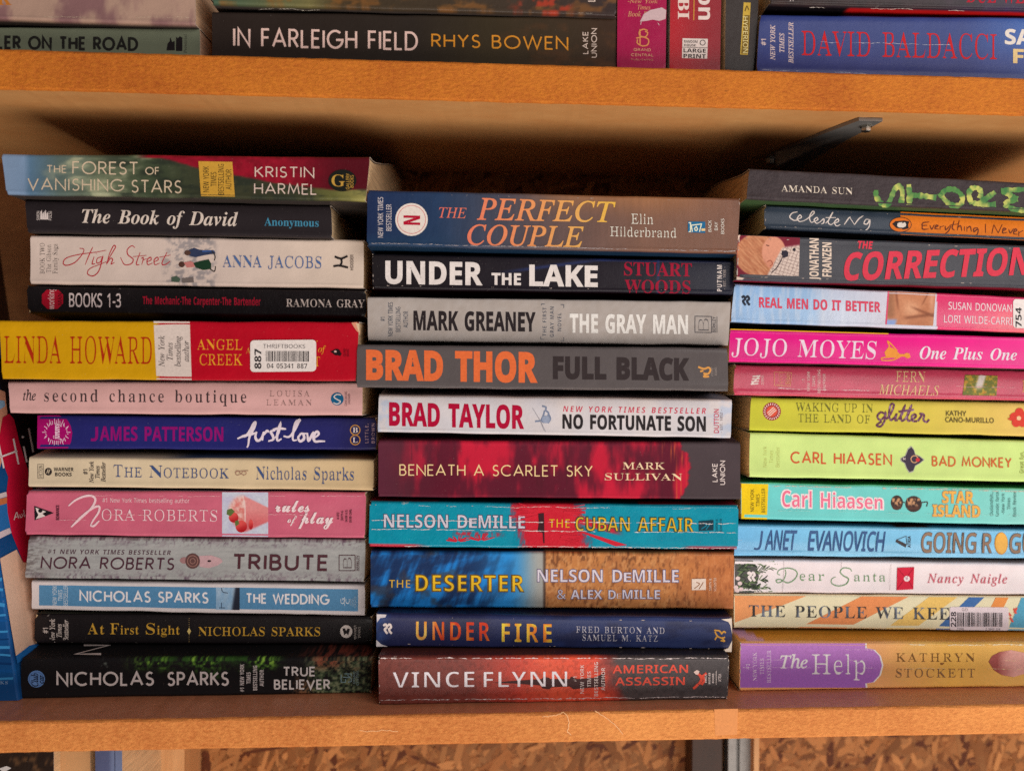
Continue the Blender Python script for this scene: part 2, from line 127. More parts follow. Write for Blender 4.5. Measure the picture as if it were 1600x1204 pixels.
  'B': ',[ *S*a*T*f*U*f*a*h*i*l*n*s*r*~+8,F+;,T+9,Z+6,^+&,b+(,g+m,g,-,d,8,a,A,],G,V,L,O,O,G,P,>,M,/,E+},7+s+~+k,1+e,;+Z,@+O,B+@,@+/,8*|,,*q+w*h+c*c+K*a +S+n+n+q+x+u,$+z,,,$,0,-,3,6,4,?,2,L,+,U+|,[+m,^+`,]+Z,X+V,P+Q,>+G+s+J+o +C*i+Q*j+^*m+h*q+p*w+w+#+|+-+~+7,#+C+}+R+y+X+u+^+g+d+T+f+G+e+D+d+B+`+2*~+1*x+0*s+1*n+4*k',
  'b': ',4 +&*^*s*_*h*c*a*i*_*p*`*u+),M++,V++,[+*,_+(,b*y,c*u,c*v,h++,j+7,m+D,p+G,o+G,m+/+k+9+w+D,#+O,)+[,++k,(+w+{,#+n,%+^,#+M+z+=+q+.+f*{+X*o+H*f+8*` +,*e+;*h+I*q+V+#+a+6+g+I+j+Z+h+h+c+q+Z+v+P+x+D+u+9+m+/+^+&+I*w*|*u*p*v*k*y*h+#*e',
  'C': ',i +^*]+G*_+5*f+$*q*u+$*n+8*k+M*m+b*s+u*},-+/,>+>,M+O,Y+],b+k,g+y,j,,,k,=,i,Q,d,X,b,^,d,b,i,h,i,],1,V,1,V,5,V,9,T,J,L,W,@,_,/,b+z,`+i,X+Y,N+L,@+@,/+7+w+2+c+0+L+1+>+3+2+8+&+>*y+F*r+O*m+Y*j+f*i+w*k,-*q,=*{,L+/,Q++,@*t,-*g+u*_',
  'c': '+~ +.*^*x*a*q*e*k*j*c*y*a+2*b+?*f+L*l+Y*t+f*~+q+/+y+B,(+V,++b,)+k,$+p+y+r+r+q+k+n+g+j+c+d+b+[+e+X+h+X+m+Y+r+]+w+^+y+_+{+]+~+U,#+G+|+:+s+.+f+$+T*{+B*y+1*z*~+#*s+-*l+7*j+A*l+L*p+V*w+b+&+f*}+X*o+J*f+<*`',
  'D': ',x *R*a*S*f*U*f*a*h*h*k*m*r*r*~+8,F+;,T+9,Y+6,^+%,b+(,g+p,g,.,e,C,^,T,Q,b,B,j,/,m+t,j+_,d+I,X+7,I+&,7*t+}*j+e*c+I*a +J*j+`*l+s*s,(*},5+/,?+?,F+Q,K+f,L+z,K,-,I,:,D,D,=,M,5,T,+,Y+z,]+m,^+`,]+[,Y+X,U+S,G+3+*+0*u+1*o+6*l+>*k',
  'd': ',: *y*^*n*`*e*f*_*q*^*~*_+1*c+?*j+N*s+^*}+k+.+v+7+}+@,&+S,++a,(+e,$+h+|+t,R+u,V+u,Z+t,_+r,a+h,c+d,c+f,h,%,m,3,p,5,o,6,m,6,j,5,h+g+%+e*y+d*s+f*n+k*m+t*r,%+%,+*~+p*f+g*`+^*^+W*_+R*a+P*f+O*l+Q*z+W+3+I*y+;*j+-*a +**l+1*n+9*r+H+(+V+?+`+X+d+o+c+v+`+{+[+~+U,#+H+|+;+r+.+c+#+M*x+7*u+$*v*x*z*q+#*m',
  'E': ',c *S*a*T*f*U*f*a*h*h*k*m*r*r*~+8,F+;,T+9,Y+6,^+&,b+(,g,],g,T,>,P,>,P,?,O,J,M,Q,H,W,A,Z,(,^+l,^+`,]+Y,V+T,J+F+o+]+o+o+q+{+u,&+},,,.,2,.+z+F+u+F+v+Q+t+_+q+b+l+d+[+f+D+f+3+&+1*z+0*t+1*o+4*l+C*j+V*j+i*k+x*o,)*t,4*|,>+,,F+9,L+9,8*a',
  'e': '+z +)*^*u*a*i*i*b*w*_+-*a+;*e+H*k+U*s+c*~+o+.+x+A,&+T,++`,)+h,$+m+z+n+q+m+i+i+a+c+Y+Y+R+N+K+A+F*y+?*x+5*x+-*y*|*~*r++*m+6*k+?*m+I*q+T*x+_+&+c*}+U*p+H*f+9*` *{+E+7+K+I+V+T+d+W+l+X+t+U+|+N+~+E+|+=+w+4+n+,+c+$+T',
  'F': ',N *T*a*U*f*V*f*e*h*i*k*m*o*s*~+:,F+<,T+;,Y+7,^+(,b+),g,T,g,L,:,G,:,G,<,G,?,E,M,@,V,6,[,&,]+m,]+c,]+^,Z+Y,S+T,A+H+n+W+n+n+p+v+t+|+y,+,.,0,.+y+E+t+E+t+K+u+R+s+[+p+a+i+d+[+e+F+e+4*}+3*w+3*s+4*l+8*i+J*f+I*a',
  'f': '+V *M)~*F*#*@*&*=*,*;*2*>*:*A*=*E*=*L*;*N*5*M*0*L*-*M*+*O***V*-*]*5*b*B*f*V*}+x*d+x*f,%+#,%+&,4+0,M+<,a+C,g+K,l+S,o+],p+g,n+o,j+s,d+u,[+t,V+r,R+n,P+h,O+a,R+^,Z+_,]+_,`+`,c+^,g+X,i+Q,f+K,`+F,T+A,E+;,%+Z,%+Y+x+9+x+.+B*|*d*u*N*n*>*g*2*_***V*#',
  'G': '-+ +i*]+O*_+:*f+(*r*v+%*n+9*l+N*n+c*t+v*},.+/,?+>,N+O,Z+],b+k,g+z,j,/,k,A,i,Q,d,`,`,g,^,p,`,v,i,{,i,n,/,j,/,h,:,d,D,_,M,W,T,O,Z,F,_,<,a,0,b,#,a+t,^+i,X+^,Q+K,?+=,%+4+f+0+K+1+=+4+0+9+$+@*v+I*o+S*j+`*f+m*e+z*g,,*k,5*r,:*{,C+E,D+K,E+P,D+V,@+Y,-+],.+b,|+b,{+],l+Y,g+V,d+Q,a+J,^+@,S*o,B*g,1*a+{*^',
  'g': '+y *z)~*g*$*X*,*N*6*K*B*M*M*T*W*`*b*o*k*f*q*c*x*e*}*j+(*x+6*p+<*j+C*f+K*e+T*g+b*m+m*u+x+%,#+4,*+C,++M,*+X,&+i+}+{+}+{+q+h+q+j+f+h+W+c+K+Y+A+N+:+@+5+2+3+&+4*{+.*y+)*z+$*~*}+3*w+E*p+T*i+]*_+`*P+^*C+W*8+N*/+A*(+1*# +3+:+;+;+B+@+I+H+N+R+Q+^+R+k+Q+t+M+z+H,#+A,$+9+~+1+y+++q+$+g*}+[*|+O*}+F+$+?+++; +#*++6*-+B*2+J*;+L*H+K*N+G*T+;*]+,*c*v*h*k*a*c*X*_*O*]*F*_*:*f*2*p*-',
  'H': ',} *S*a*T*f*U*f*c*h*h*k*l*o*r*~+8,F+;,T+9,Y+6,^+&,b+(,g+s,g+r,b+q,b+f,`+_,]+X,T+T,H+H+y+G+s+I+p+P+o,;+o,A+p,D+u,P,F,S,T,Q,Y,N,^,>,b,@,g-0,g-.,b-,,b,},`,v,],q,T,m,I,J+%,H*y,H*s,I*m,L*j,]*f,[*a+k*a+m*f+n*f+|*h,$*k,)*o,/*~,>+[,>+^,>+`,<+d,5+d+K+d+D+d+A+_+2+%+0*y+0*s+1*m+4*j+D*f+C*a',
  'h': ',M ,%*^+w*`+o*f+j*n+h*y+i+-+m+B+t+_+v+n+x+x+w,#+t,)+q,,+k,-+d,,+[,(+S+}+K+t+>+_+7+K+)*a*k*a+3,R+5,a+4,g+1,k++,m*},n*{,n*~,y+T,y+J,G+E,1+?+u+B+u+M,*+Y,5+g,<+u,>,%,=,/,7,5,.,6+|,5+p,2+^,++=,(+.,&*|,)*r,,*p,0*o,9*q,B*u,F*n,6*b,.*_',
  'I': '+i *T*a*U*f*V*f*e*h*i*k*m*o*s*~+:,F+<,T+;,Y+7,^+(,b+),g+u,g+t,b+r,b+h,`+`,]+Z,T+V,I+4+%+2*s+3*m+7*j+F*f+E*a',
  'i': '+M +7,I+2,J+-,M+*,R+),W+*,]+-,b+2,e+7,f+<,e+A,b+D,]+E,W+D,R+A,M+<,J *n*^*h*_*d*a*b*f*a*m*b*v*f+(*w+g*x+l*y+q*x+u*u+x*h+z*i,#*{,%+,,(+7,++:,*+:,&+:,$+9+}*z+$*x*v*z*p*~*n+&*o+-*s+:+(+>+#+3*p+(*f*x*`',
  'J': '+n *j*]*^*_*S*d*N*k*L*u*M*{*O+#*T+(*Z+)*`+(*d+$*g*|*h*w*h*t*g*q*f*k*g*f*l*e*r*f*u*k*y*t*|+$+A,D+D,T+C,Z+?,^+,,a+.,g+|,g+{,b+p,a+i,]+d,V+`,K+C+<+:*}+/*k+(*e*{*a*s*^',
  'j': '+L +8,I+3,J+.,M++,R+*,W++,]+.,b+3,e+8,f+=,e+B,b+E,]+F,W+E,R+B,M+=,J *L)~*D*#*?*(*;*-*9*4*<*<*C*?*J*<*L*5*L*1*L*-*M*+*O***R*+*U*/*[*=*c*V*k*|*y+j*z+m*z+p*y+u*w+x*i+z*j,#*y,%+*,(+5,++8,)+8,%*~*x*u*R*i*8*c*/*[*(*T*#',
  'K': ',c *S*a*T*f*U*f*c*h*h*k*l*o*r*~+8,F+;,T+9,Y+6,^+&,b+(,g+r,g+q,b+o,b+e,a+_,]+Y,V+T,J+F+q+F+o+F+m+H+k+K+l,3,F,>,Q,B,Z,A,^,>,`,4,b,2,b,3,g,u,g,t,b,r,b,g,_,X,W,3,:+`+q,:*},B*s,I*l,R*g,[*f,Z*a+e*a+g*f+i*f+v*h+y*k+z*p+x*w+r+%+I+b+F+d+C+c+B+a+2+#+0*t+1*m+5*i+G*f+E*a',
  'k': ',4 +^*^+V*`+Q*e+F*z+6+F+$+:*q*a*[*a+/,R+0,Z+0,_+-,b*},c*z,c*{,h+2,k+>,m+E,o+I,p+L,o+L,m+K,g+(+E+T+g+_+p+c+w+`+{+U+}+W,%,3,%,2+|,1+|+|+y+i+m+H+S+]*~+b*t+f*p+j*o+o*p+t*t,#+%,(*|+y*o+o*f+f*`',
  'L': ',` *V*a*X*f*Y*f*e*h*l*k*q*r*v*~+<,F+>,N+?,T+=,Y+:,^+*,b+,,g+v,g+u,b+j,a+c,]+^,U+X,I+8+++5*{+4*u+5*p+9*m+H*j+[*j+o*k+~*n,/*s,9*{,C++,L+;,Q+;,?*a',
  'l': '+K *n*^*h*_*d*b*a*f*`*k*b*w*f+.+-,Q+/,Y+.,_++,b*x,d*y,i+0,l+<,n+G,p+J,o+K,m+I,g*z+(*w*u*y*p*|*o+**s+7+&+;*~+0*p+$*f*v*`',
  'M': '-> *Q*a*S*f*b*h*g*k*k*o*q*~+9,F+;,T+:,Y+7,^+&,b+),g+[,g+o+1,t,g-L,g-J,b-H,b->,`-7,]-1,T--,I,g+%,e*y,d*s,e*m,i*j,y*f,w*a,-*a,.*f,<*h,@*k,D*p,K+&,m,I+_*a+Z*a+E,I+$+/*|*t*}*n+$*i+,*g+5*f+4*a',
  'm': '-. ,P*^,J*_,F*b,C*g,B*m,F+$,V+^,X+m,V+s,P+u,I+s,A+n,7+f,.+Z+w+=+k*~+b*a+L*a+e+W+i+n+g+s+b+u+U+p+D+c+3+M+)+9*z*}*q*a*[*a*u+[*x+h*y+p*x+u*u+x*h+z*i,#+,,(+3,*+7,++9,*+:,&+:,$+9+}+*+M+>+f+P+w+a,&+p,*+w,)+|,%,#+|,$+v,#+h+y+P,0+h,@+x,P,&,`,*,h,),m,%,p+|,q+u,o+l,m+`,Z*{,Z*x,Y*u,Z*p,_*o,d*p,i*t,n*{,u+),x+#,o*q,e*f,Z*`',
  'N': ',u ,3*]+D,A+#+(*}*y*|*r*}*l+%*i+7*f+5*a*S*a*T*f*`*h*h*k*m*r*r*~+:,I+;,L+;,O+:,U+6,[+0,`+(,b+&,b+(,g+O,g,9+1,W,D,Y,N,Z,U,Y,Z,U,_,D,b,E,g-(,g-&,b,t,`,o,],k,X,e,I,8*]',
  'n': ',> +`*^+Y*^+U*a+R*f+Q*l+]+>+h+m+f+s+a+u+Z+t+T+p+F+d+7+R+++?*|+&*r*a*[*a*v+_*z+p*y+t*v+w*j+y*h+y*i+~*|,$+.,(+:,++;,*+;,&+++M+?+f+Q+w+c,&+p,*+w,)+|,%,#+},$+v,#+l+|+`+m+)+j*{+i*u+j*p+o*n+s*p+x*t,)+*,-+&+~*r+t*g+j*`',
  'O': ',| +V*]+B*_+0*e*}*o*r*}*l+3*j+G*k+Y*p+l*x+~+(,3+4,B+C,O+R,Z+d,d+u,i,,,k,@,i,Q,b,`,W,j,I,q,8,s,$,r+q,n+b,h+Q,a+C,L+(,@*w,4*n,&*f+t*a+f*^ +V*e+e*g+r*m+~*u,/+%,9+4,B+C,I+T,O+g,R+y,S,0,Q,F,N,N,I,U,D,[,=,`,,,c+y,a+j,Y+],O+O,B+D,1+:+y+0+Z+-+=+0+&+3*y+8*r+>*l+E*h+M*f',
  'o': ',8 +0*^*y*a*r*e*k*j*f*p*b*x*_+/*a+>*g+M*o+]*z+j+++u+9+~+H,)+W,++j,(+r,#+x+z+~+s,%+l,)+X,(+K,#+=+x+0+o*~+d*s+W*j+D*a +3*f+>*h+H*n+R*w+Z+(+c+6+h+D+l+S+m+b+k+n+g+w+`+}+U,#+H+{+;+r+/+c+$+O*z+;*w+&*y*v*}*m+**g',
  'P': ',M *S*a*T*f*U*f*a*h*h*k*m*r*r*~+8,F+;,T+9,Z+6,^+&,b+(,g+r,g,0,d,9,a,A,[,G,V,L,N,N,F,O,<,M,-,F+{,;+o,,+g+u+b+_+`+F+`+B+_+A+]+1*{+0*w+0*s+1*m+6*i+H*f+F*a +S+h+a+i+l+k+v+o+~+u,)+|,-,),0,3,1,>,/,L,(,V+x,]+i,_+b,^+],[+Y,V+V,N+F+p+F+l+H+i',
  'p': ',4 *:*#*;*)*F*+*M*.*Q*4*T*=*w+e*x+k*y+p*x+u*v+w*g+y*i+~*z,$++,(+7,*+:,(+9,#+3+k+>+w+I,#+U,)+b,++o,(+y+|,$+p,&+a,$+P+{+@+s+0+h*}+[*p+M*f+>*`+.*^*~*_*u*c*m*?*j*3*k*.*o*++$*)*~*# +.*e+9*g+D*m+N*v+W+&+_+5+e+C+i+R+j+b+i+l+e+s+_+x+V+y+I+v+<+l+2+[+++G*|*{*{*v*z*q*{*l*~*h+(*f',
  'Q': ',| +}*,+j*.+T*3+?*8+1*:*}*7*l*.*i*2+?*`++*i*}*o*v*w*q+$*m+/*j+G*k+Z*p+m*y,#+(,4+5,C+C,P+R,[+d,d+t,i,),k,=,i,O,c,^,X,h,J,o,:,q,%,p+s,m+e,h+U,a+G,X+:,N+-,5*r,%*i+s*c+c*_+R*^+K*]+H*Z+9*M+?*N+F*N+X*L+o*F,)*A,6*?,@*@,J*E,U*L,`*V,e*R,T*A,D*5,4*. +V*e+a*f+l*j+v*o,#*v,6+0,E+L,O+l,R,/,O,E,L,M,H,U,B,Z,;,_,3,b,*,b+v,`+h,Y+Z,O+M,A+B,1+9+y+0+Z+-+<+/+&+3*y+8*r+>*m+E*i+M*f',
  'q': ',4 +%*#+&*)+6*++=*0+C*?+W+0+I*x+;*j+,*a*x*_*m*a*d*g*_*r*]+$*_+4*c+D*j+R*t+a+#+n+/+x+B,&+T,*+^,)+d,%+i+|+m+u+p,(,*,(+Z*D+W*9+W*3+X*.+Z*++i*)+l*)+k*# +**m+5*p+A*x+M+++Z+@+d+V+g+j+f+s+b+y+]+}+U+~+L+}+B+w+9+o+0+e*~+K*x+8*v+&*w*y*z*r+#*n',
  'R': ',a *S*a*T*f*U*f*a*h*i*l*n*s*r*~+8,F+;,T+9,Z+6,^+&,b+(,g+x,g,5,d,?,a,G,[,M,U,R,O,T,G,U,>,T,4,R,,,N,#,H+y,7+m+{+e,8+(,D*m,K*h,T*f,U*f,S*a,)*a+_+b+X+b+L+c+C+c+4+)+0*s+2*m+5*i+;*g+D*f+G*f+E*a +W+k+q+n+z+r,(+w,.+~,3,+,6,3,7,=,4,K,-,U+|,[+k,^+a,]+Y,W+U,K+E+l+N+k',
  'r': '+` *[*a*s+Z*w+o*v+t*t+v*f+y*g+~*y,%+*,(+5,++8,*+8,&+*+N+8+g+E+x+P,&+Y,++_,*+c,&+e+~+f+x+e+q+b+l+]+h+V+g+N+j+K+n+J+r+:+^+,+E*{+(*q*a',
  'S': ',? +C*]+1*_*x*e*u*f*r*f*k*d*g*^*b*^*k+@*p+A*t+)*w*{*|*s+(*m+/*i+7*f+@*e+J*g+S*j+Z*p+a*x+d+%+e+0+b+>+Y+L+O+W+D+d+7+r+/+~++,.+),9++,G+0,R+8,]+C,e+P,i+`,k+l,j+w,g,$,e,),d,/,e,3,j,8,j,0,3,,,3,),G+},V+r,_+d,b+V,`+L,Y+F,O+D,B+E,:+I,2+V+{+d+n+p+a+w+W+|+N+~+C,#+9+}+*+x*x+o*m+c*d+S*_',
  's': '+j +$*^*v*_*n*a*c*c*_*b*^*_*W*_*^+0*c+0*e*{*k*o*s*g*}*e++*g+2*k+7*s+8*|+6+++0+6+&+A*z+L*s+X*q+f*s+s*z+}+*,(+7,++H,(+S,$+X,%+Z,*+_,*+Y+]+T+]+Q+l+L+v+D+|+:,#+4+}+/+z+++u+*+o+-+f+4+Y+=+O+D+D+K+7+N+)+L*z+H*q+B*i+:*c+0*_',
  'T': ',T *u*a*v*f*x*f+-*i+2*l+6*r+>+*+b,S+c,X+a,[+[,]+T,]+D,[+8,Y+/,T+(,M*},D*y,9*s,9+#,g,e,g,],8,W,8,W,<,W,A,U,M,P,V,F,[,6,],+,],%,[+~,U+Y+++U*r+W*l+[*i+n*f+q*f+o*a',
  't': '+Q *n*^*i*_*d*a*b*e*a*k*b*s*d*z*{+x*i+x*j+~*v,&+&,/+2,:+<,I+B,I+8,%+O,%+M+x+6+x*{+$*y*s*z*o*~*m++*r+8+%+<*|+1*o+&*e*x*`',
  'U': ',q +V*]+I*^+>*`+3*e++*j+#*r*z*z*w+)*v+3*{+O+6,G+8,T+7,Z+3,_*|,b*},g+r,g+q,b+n,b+c,`+Z,Z+T,R+P,E+<+S+7+?+6+2+8*~+@*s+L*l+]*j+l*l+y*p,(*w,1+%,8+5,@+O,S,:,W,Q,U,Y,R,^,L,a,A,b,B,g-&,g-%,b,},b,v,a,p,_,l,Z,h,T,d,J,`,;,J+G,C+1,9*z,.*m+{*d+k*_',
  'u': ',> *s*^*l*_*g*c*d*h*c*p*d*|*i+4*u+b*w+j*w+q*v+v*t+x*f+z*g,#*y,%+*,(+6,++9,)+9,%+8+}*}+1*z*~*y*v*{*p+%*n+.*p+8*w+B+%+M+4+W+D+b+W+j+m+o,(,),(+m+++j*t+k*o+o*n+s*o+y*s,*+(,.+#,#*p+u*f+j*`+`*^+Y*_+U*a+R*f+Q*l+V+&+_+C+J+&+9*n+(*b*{*_',
  'V': ',[ +%*]+,,J+,,U+(,]*},`*s,b*p,b*q,g+b,g+`,b+^,b+R,a+L,]+H,T+G,G+B+,,F,B,P,P,S,X,R,],O,`,@,b,A,g,|,g,z,b,y,b,r,`,j,Z,W,F+,*]',
  'v': '+~ *y*^*u+J*s+c*o+q*j+w*a+y*_+y*`,#*l,%*v,(*},*+%,*+),&+++x+/+Q+2*x+G+5+X+J+d+[+g+g+c+m+]+s+Z+z+Z,#+^,(+b,*+g,++l,*+p,%+s+|+t+u+q+g+i+T+Z+@+F+(+#*^',
  'W': '-? +&*]+-,J+-,U+),]*},a*q,b*r,g+c,g+a,b+_,b+S,a+M,]+I,T+H,G+C+4,,,:,-,J,,,U,),]+},`+t,b+r,b+s,g,`,g,_,b,P,`,L,[,I,V,G,C,C+6-,,A-4,O-6,X-5,]-1,_,~,b-$,g-^,g-],b-[,b-S,`-L,Z-;,E,,*],%*],,,(+,*]',
  'w': ',_ *t*^*s+L*q+e*n+r*i+x*a+{*`+{*`,#*m,%*v,)*},*+%,++),&+++w+-+K+-+++f,++k,++u*},-+9,A+T,F+_,H+g,B+o,>+t,=+z,>,#,@,&,D,*,I,+,N,),Q,%,T+{,U+t,S+h,M+Y,C+H,4+5+g*^+c*^+X+_*y*^',
  'X': ',d *G*a*I*f*Q*g*Z*k*n*{+V+c+C,@+;,U+7,Z+1,_+*,a*{,b*y,b*{,g+s,g+q,b+m,b+`,_+],[+[,V+_,G+n+v,>,E,H,Q,L,Y,K,],H,`,;,b,8,b,:,g,{,g,y,b,y,b,p,`,h,Z,R,I+r+k,++*,3*q,=*i,C*g,M*f,O*f,N*a+T*a+U*f+Z*f+i*h+m*k+n*q+m*x+k+#+Z+V+-+**~*y*{*o*|*k+$*h+6*e+4*a',
  'x': '+v +D*^+=*_+9*b+5*j+1*x+,+6*t*v*d*e*]*`*S*_*N*_*K*b*H*e*G*j*J*r*N*u*R*u*Y*t*`*q*f*t*m*{+*+A*}+i*z+p*w+u*s+x*l+y*f+y*`+x*a+}*z,(+&,*+,,++0,)+3+~+:+X+M+s+W,$+_,)+f,*+p,&+r,#+s+z+p+r+i+o+a+q+^+s+[+s+U+p+<+N+D+)+G*{+I*t+L*p+P*o+T*p+Y*t+f+(+j+#+`*q+U*f+L*`',
  'Y': ',Q *t*a*v*f+,*h+1*k+5*o+:*{+I+V+0,>+&,S*|,Z*v,_*f,b*h,g+^,g+[,b+K,_+G,[+F,U+G,P+I,I+a+e,1,;,>,L,C,W,B,[,>,_,7,a,-,b,.,g,o,g,n,a,f,_,^,Y,I,E+e+X+U*{+T*v+S*q+U*k+Y*h+n*f+m*a',
  'y': '+s *O)~*I*#*E*%*B*)*A*.*B*2*D*6*H*8*M*9*T*7*^*4*e*8*o*D+%*^*s+L*o+]*m+i*i+p*e+u*`+y*V+z*W,#*d,$*n,(*z,+*~,$+(+n+.+M+7*x+K+=+V+P+[+[+^+d+[+j+V+o+R+r+P+z+P,#+S,&+W,)+],*+b,)+g,%+j+{+k+t+f+`+Y+E+L+/+;*o+)*S*p*:*_*)*V*#',
  'Z': ',d *[*a*[*e,9,]+b,]+R,[+E,X+;,T+3,M+,,D+%,9*|,9+/,g,c,g,c,d+)*l+X*l+v*m,.*q,;*{,C+*,K+9,P+9,@*a',
  'z': '+q +?*^+4*_+#*b*f*g*^*e*U*`*T*`*R*_*P*`*O*b*S*i+Q+o+B+n+0+q*}+s*s+p*k+f*g+i*l+u*q+~*w,(+#,*+/,)+>,%+M+~+V+}+^+~+d,%+k,*+m,*+n,&+m,$+k+}*k*u*{*w+4*t+E*q+L*s+Q*v+V*|+Z+(+_+%+U*j+Q*d+L*`',
 },
 'J': {
  'a': ',2 *v*^*k*`*a*g*Z*q*X*~*Z+2*_+A*e+P*n+_*x+k+(+u+8,#+H,(+O,&+U+~+Y+y+]+q+a,$+~,$+g+1+d*~+b*w+c*s+f*q+n*v+y+),#+$+u*q+j*f+`*`+U*^+M*_+H*b+E*g+D*o+E*v+G+#+=*p+2*f+&*` ++*q+1*s+7*w+C+,+M+A+S+W+U+j+S+t+O+v+K+w+E+v+>+p+2+_+&+F*}+4*{+%*|*z*~*u+%*r',
  'B': ',X *S*a*S*g*a*i*f*l*j*q*q+(+4,?+6,G+6,M+5,S+2,V*~,Z*~,a+`,a,(,_,6,[,@,W,H,Q,M,K,P,C,Q,9,N,),E+x,5+n+{+g,/+`,:+V,A+K,C+>,A+0,<*~,1*r+}*i+h*c+K*a +V+j+k+m+s+q+y+w+~+~,&,+,*,>,(,I,#,Q+w,V+l,W+d,U+`,N+O+k+S+j +H*j+R*k+Z*m+c*r+i*x+o+#+r+-+u+B+s+O+m+Y+a+`+Q+b+L+b+<+#+:*s+;*o+=*l',
  'C': ',] +W*[+B*_+0*e*|*o*r*}*k+4*i+H*k+]*p+p*x,&+&,9+4,H+D,T+P,]+^,b+l,e+z,f,1,e,F,`,K,_,O,_,T,`,X,f,a,f,T,&,L,(,J,>,C,O,>,T,7,X,0,[,(,]+y,[+p,X+h,S+`,L+P,9+C+z+:+[+7+?+:+++=*}+B*v+I*p+P*l+X*j+c*i+r*k,$*r,3*|,?+0,G+*,8*s,%*g+n*_',
  'D': ',n *S*a*S*g*a*i*f*l*j*q*q+(+4,?+6,L+5,R+2,V*~,Z*~,a+l,a,$,`,6,],E,V,P,N,Z,C,a,6,e,&,g+p,d+Z,^+F,R+3,C*},8*t,,*m+z*h+k*d+D*a +J*i+[*l+k*r+x*},)+0,2+A,9+T,=+i,>+~,<,:,9,D,4,K,.,Q,&,U+z,W+p,X+h,W+c,U+^,I+;+$+:*z+9*u+:*o+=*l+B*j',
  'd': ',2 *w*]*k*`*b*g*]*r*Z+&*[+4*`+A*e+O*m+]*v+i+$+t+6,#+?,&+H,(+R,%+[+}+f,D+h,L+h,Q+g,U+e,W+X,Y+X,a+s,d,5,i+f+&+d*y+c*t+d*r+f*q+m*v+x+)+~+$+i*f+`*_+U*]+N*^+I*b+F*g+E*o+H+#+=*p+3*f+(*_ +,*r+3*s+9*x+D+.+N+C+T+Y+W+k+T+u+Q+x+M+x+H+w+B+s+6+d+++N+#+9*|+$*|*z+#*v+(*s',
  'E': ',] *S*a*S*g*a*i*f*l*j*q*q+(+4,?+6,G+6,L+5,R+2,V*~,Z*~,a,Y,a,O,.,G,.,G,0,D,C,A,I,<,O,-,U+s,X+h,W+b,S+_,K+O+k+V+k+n+n+v+q+|+w,,,-,3,-+{+=+u+=+u+B+u+G+s+S+m+[+c+a+T+b+P+b+L+b+;*~+:*x+9*r+:*o+=*l+K*j+^*k+m*n+{*t,+*|,6+-,A+=,H+=,8*a',
  'e': '+s +)*]*t*`*g*i*_*v*]+-*^+<*c+K*k+Y*u+g+$+r+2+{+?,%+L,(+Y,%+c+|+i+t+k+j+j+b+f+Z+Y+K+O+E+C+@+$+8+#+)+$*|+)*u+/*q+7*o+>*q+F*u+M*}+T+,+]+&+Q*r+E*g+8*` +(+A+4+E+>+K+G+R+N+[+R+e+S+o+Q+w+K+z+B+v+8+l+/+Y',
  'f': '+S *F*(*<***5*/*0*6*.*>*/*D*2*I*6*L*<*M*A*L*E*J*G*F*H*A*F*9*D*5*E*2*H*1*N*3*R*7*Z*F*c*b*k+0*y+u*f+u*i,$*{,$++,C+1,N+8,W+@,`+H,e+Q,h+[,i+h,h+p,c+v,]+x,S+w,M+t,H+p,E+j,E+e,F+a,H+^,L+],Q+_,X+a,^+`,`+],a+T,]+M,R+F,@+@,$+W,$+U+u+>+u+0+3+(*o*{*U*q*A*e*3*V*+',
  'h': ',; +Z*]+R*^+M*b+I*i+H*q+K+(+T+C+^+`+`+j+_+n+Z+o+S+m+K+h+C+^+:+P+++.*z*a*X*a+&,B+),L+*,P+),U+&,W*x,Y*t,Y*t,a+2,d+Q,i+4+U+B+j+P+x+^,$+l,(+u,&+{+~,#+x,$+o+~+`+x+J+k+#+j*{+i*x+j*t+n*r+u*x,%+-,,+*+|*s+q*g+f*`',
  'I': '+k *S*a*S*g*a*i*f*l*j*q*q+(+4,?+6,G+6,M+5,S+1,V++,Y*~,Z*~,a+x,a+x,Z+j,W+e,T+b,P+Z,>+<+&+:*t+;*o+>*k+D*h+M*g+M*a',
  'i': '+T +;,A+4,B+.,F+*,K+),R+*,Y+.,`+4,d+;,e+A,d+G,`+K,Y+L,R+K,K+G,F+A,B *u*^*l*_*f*c*c*i*a*q*c*{*e+)*s+Z*u+f*v+m*s+r*k+t*i+t*i+{+*,#+B,(+*+(+(*w+)*s+,*r+4*w+?+*+D+%+:*r+/*g+$*`',
  'k': ',- +X*]+L*`+D*i+<*{+6+?+,+8*z*a*X*a+&,B+),L+*,P+),U+&,W*x,Y*t,Y*t,a+2,d+Q,i+0+H+E+X+R+d+Y+l+[+r+Z+u+X+x+N+y+N,$,+,$,++y,#+x+y+u+l+l+Q+W+V+9+[+%+a*u+g*r+k*s+n*v+v+&+|+#+t*p+k*f+b*_',
  'l': '+K *q*]*h*_*b*b*^*i*]*q*^*z*`+(+$,A+),R+%,W*x,Y*v,Y*v,a+O,i+%+(+#*}*~*v+#*s+&*q+/*v+:+)+@+$+5*q++*f*|*_',
  'n': ',; +[*]+S*^+N*b+J*i+I*q+L+(+U+C+_+`+a+j+`+n+[+o+T+m+L+h+E+_+=+R+-+1*{*a*Z*a*r+Z*u+g*v+m*s+r*k+t*h+t*h+{+B,(+4+S+C+i+Q+x+_,$+m,(+v,&+|+~,$+x,%+o,#+a+y+J+j*x+l*t+o*r+s*s+w*w,%+*,,+%+{*q+q*f+g*_',
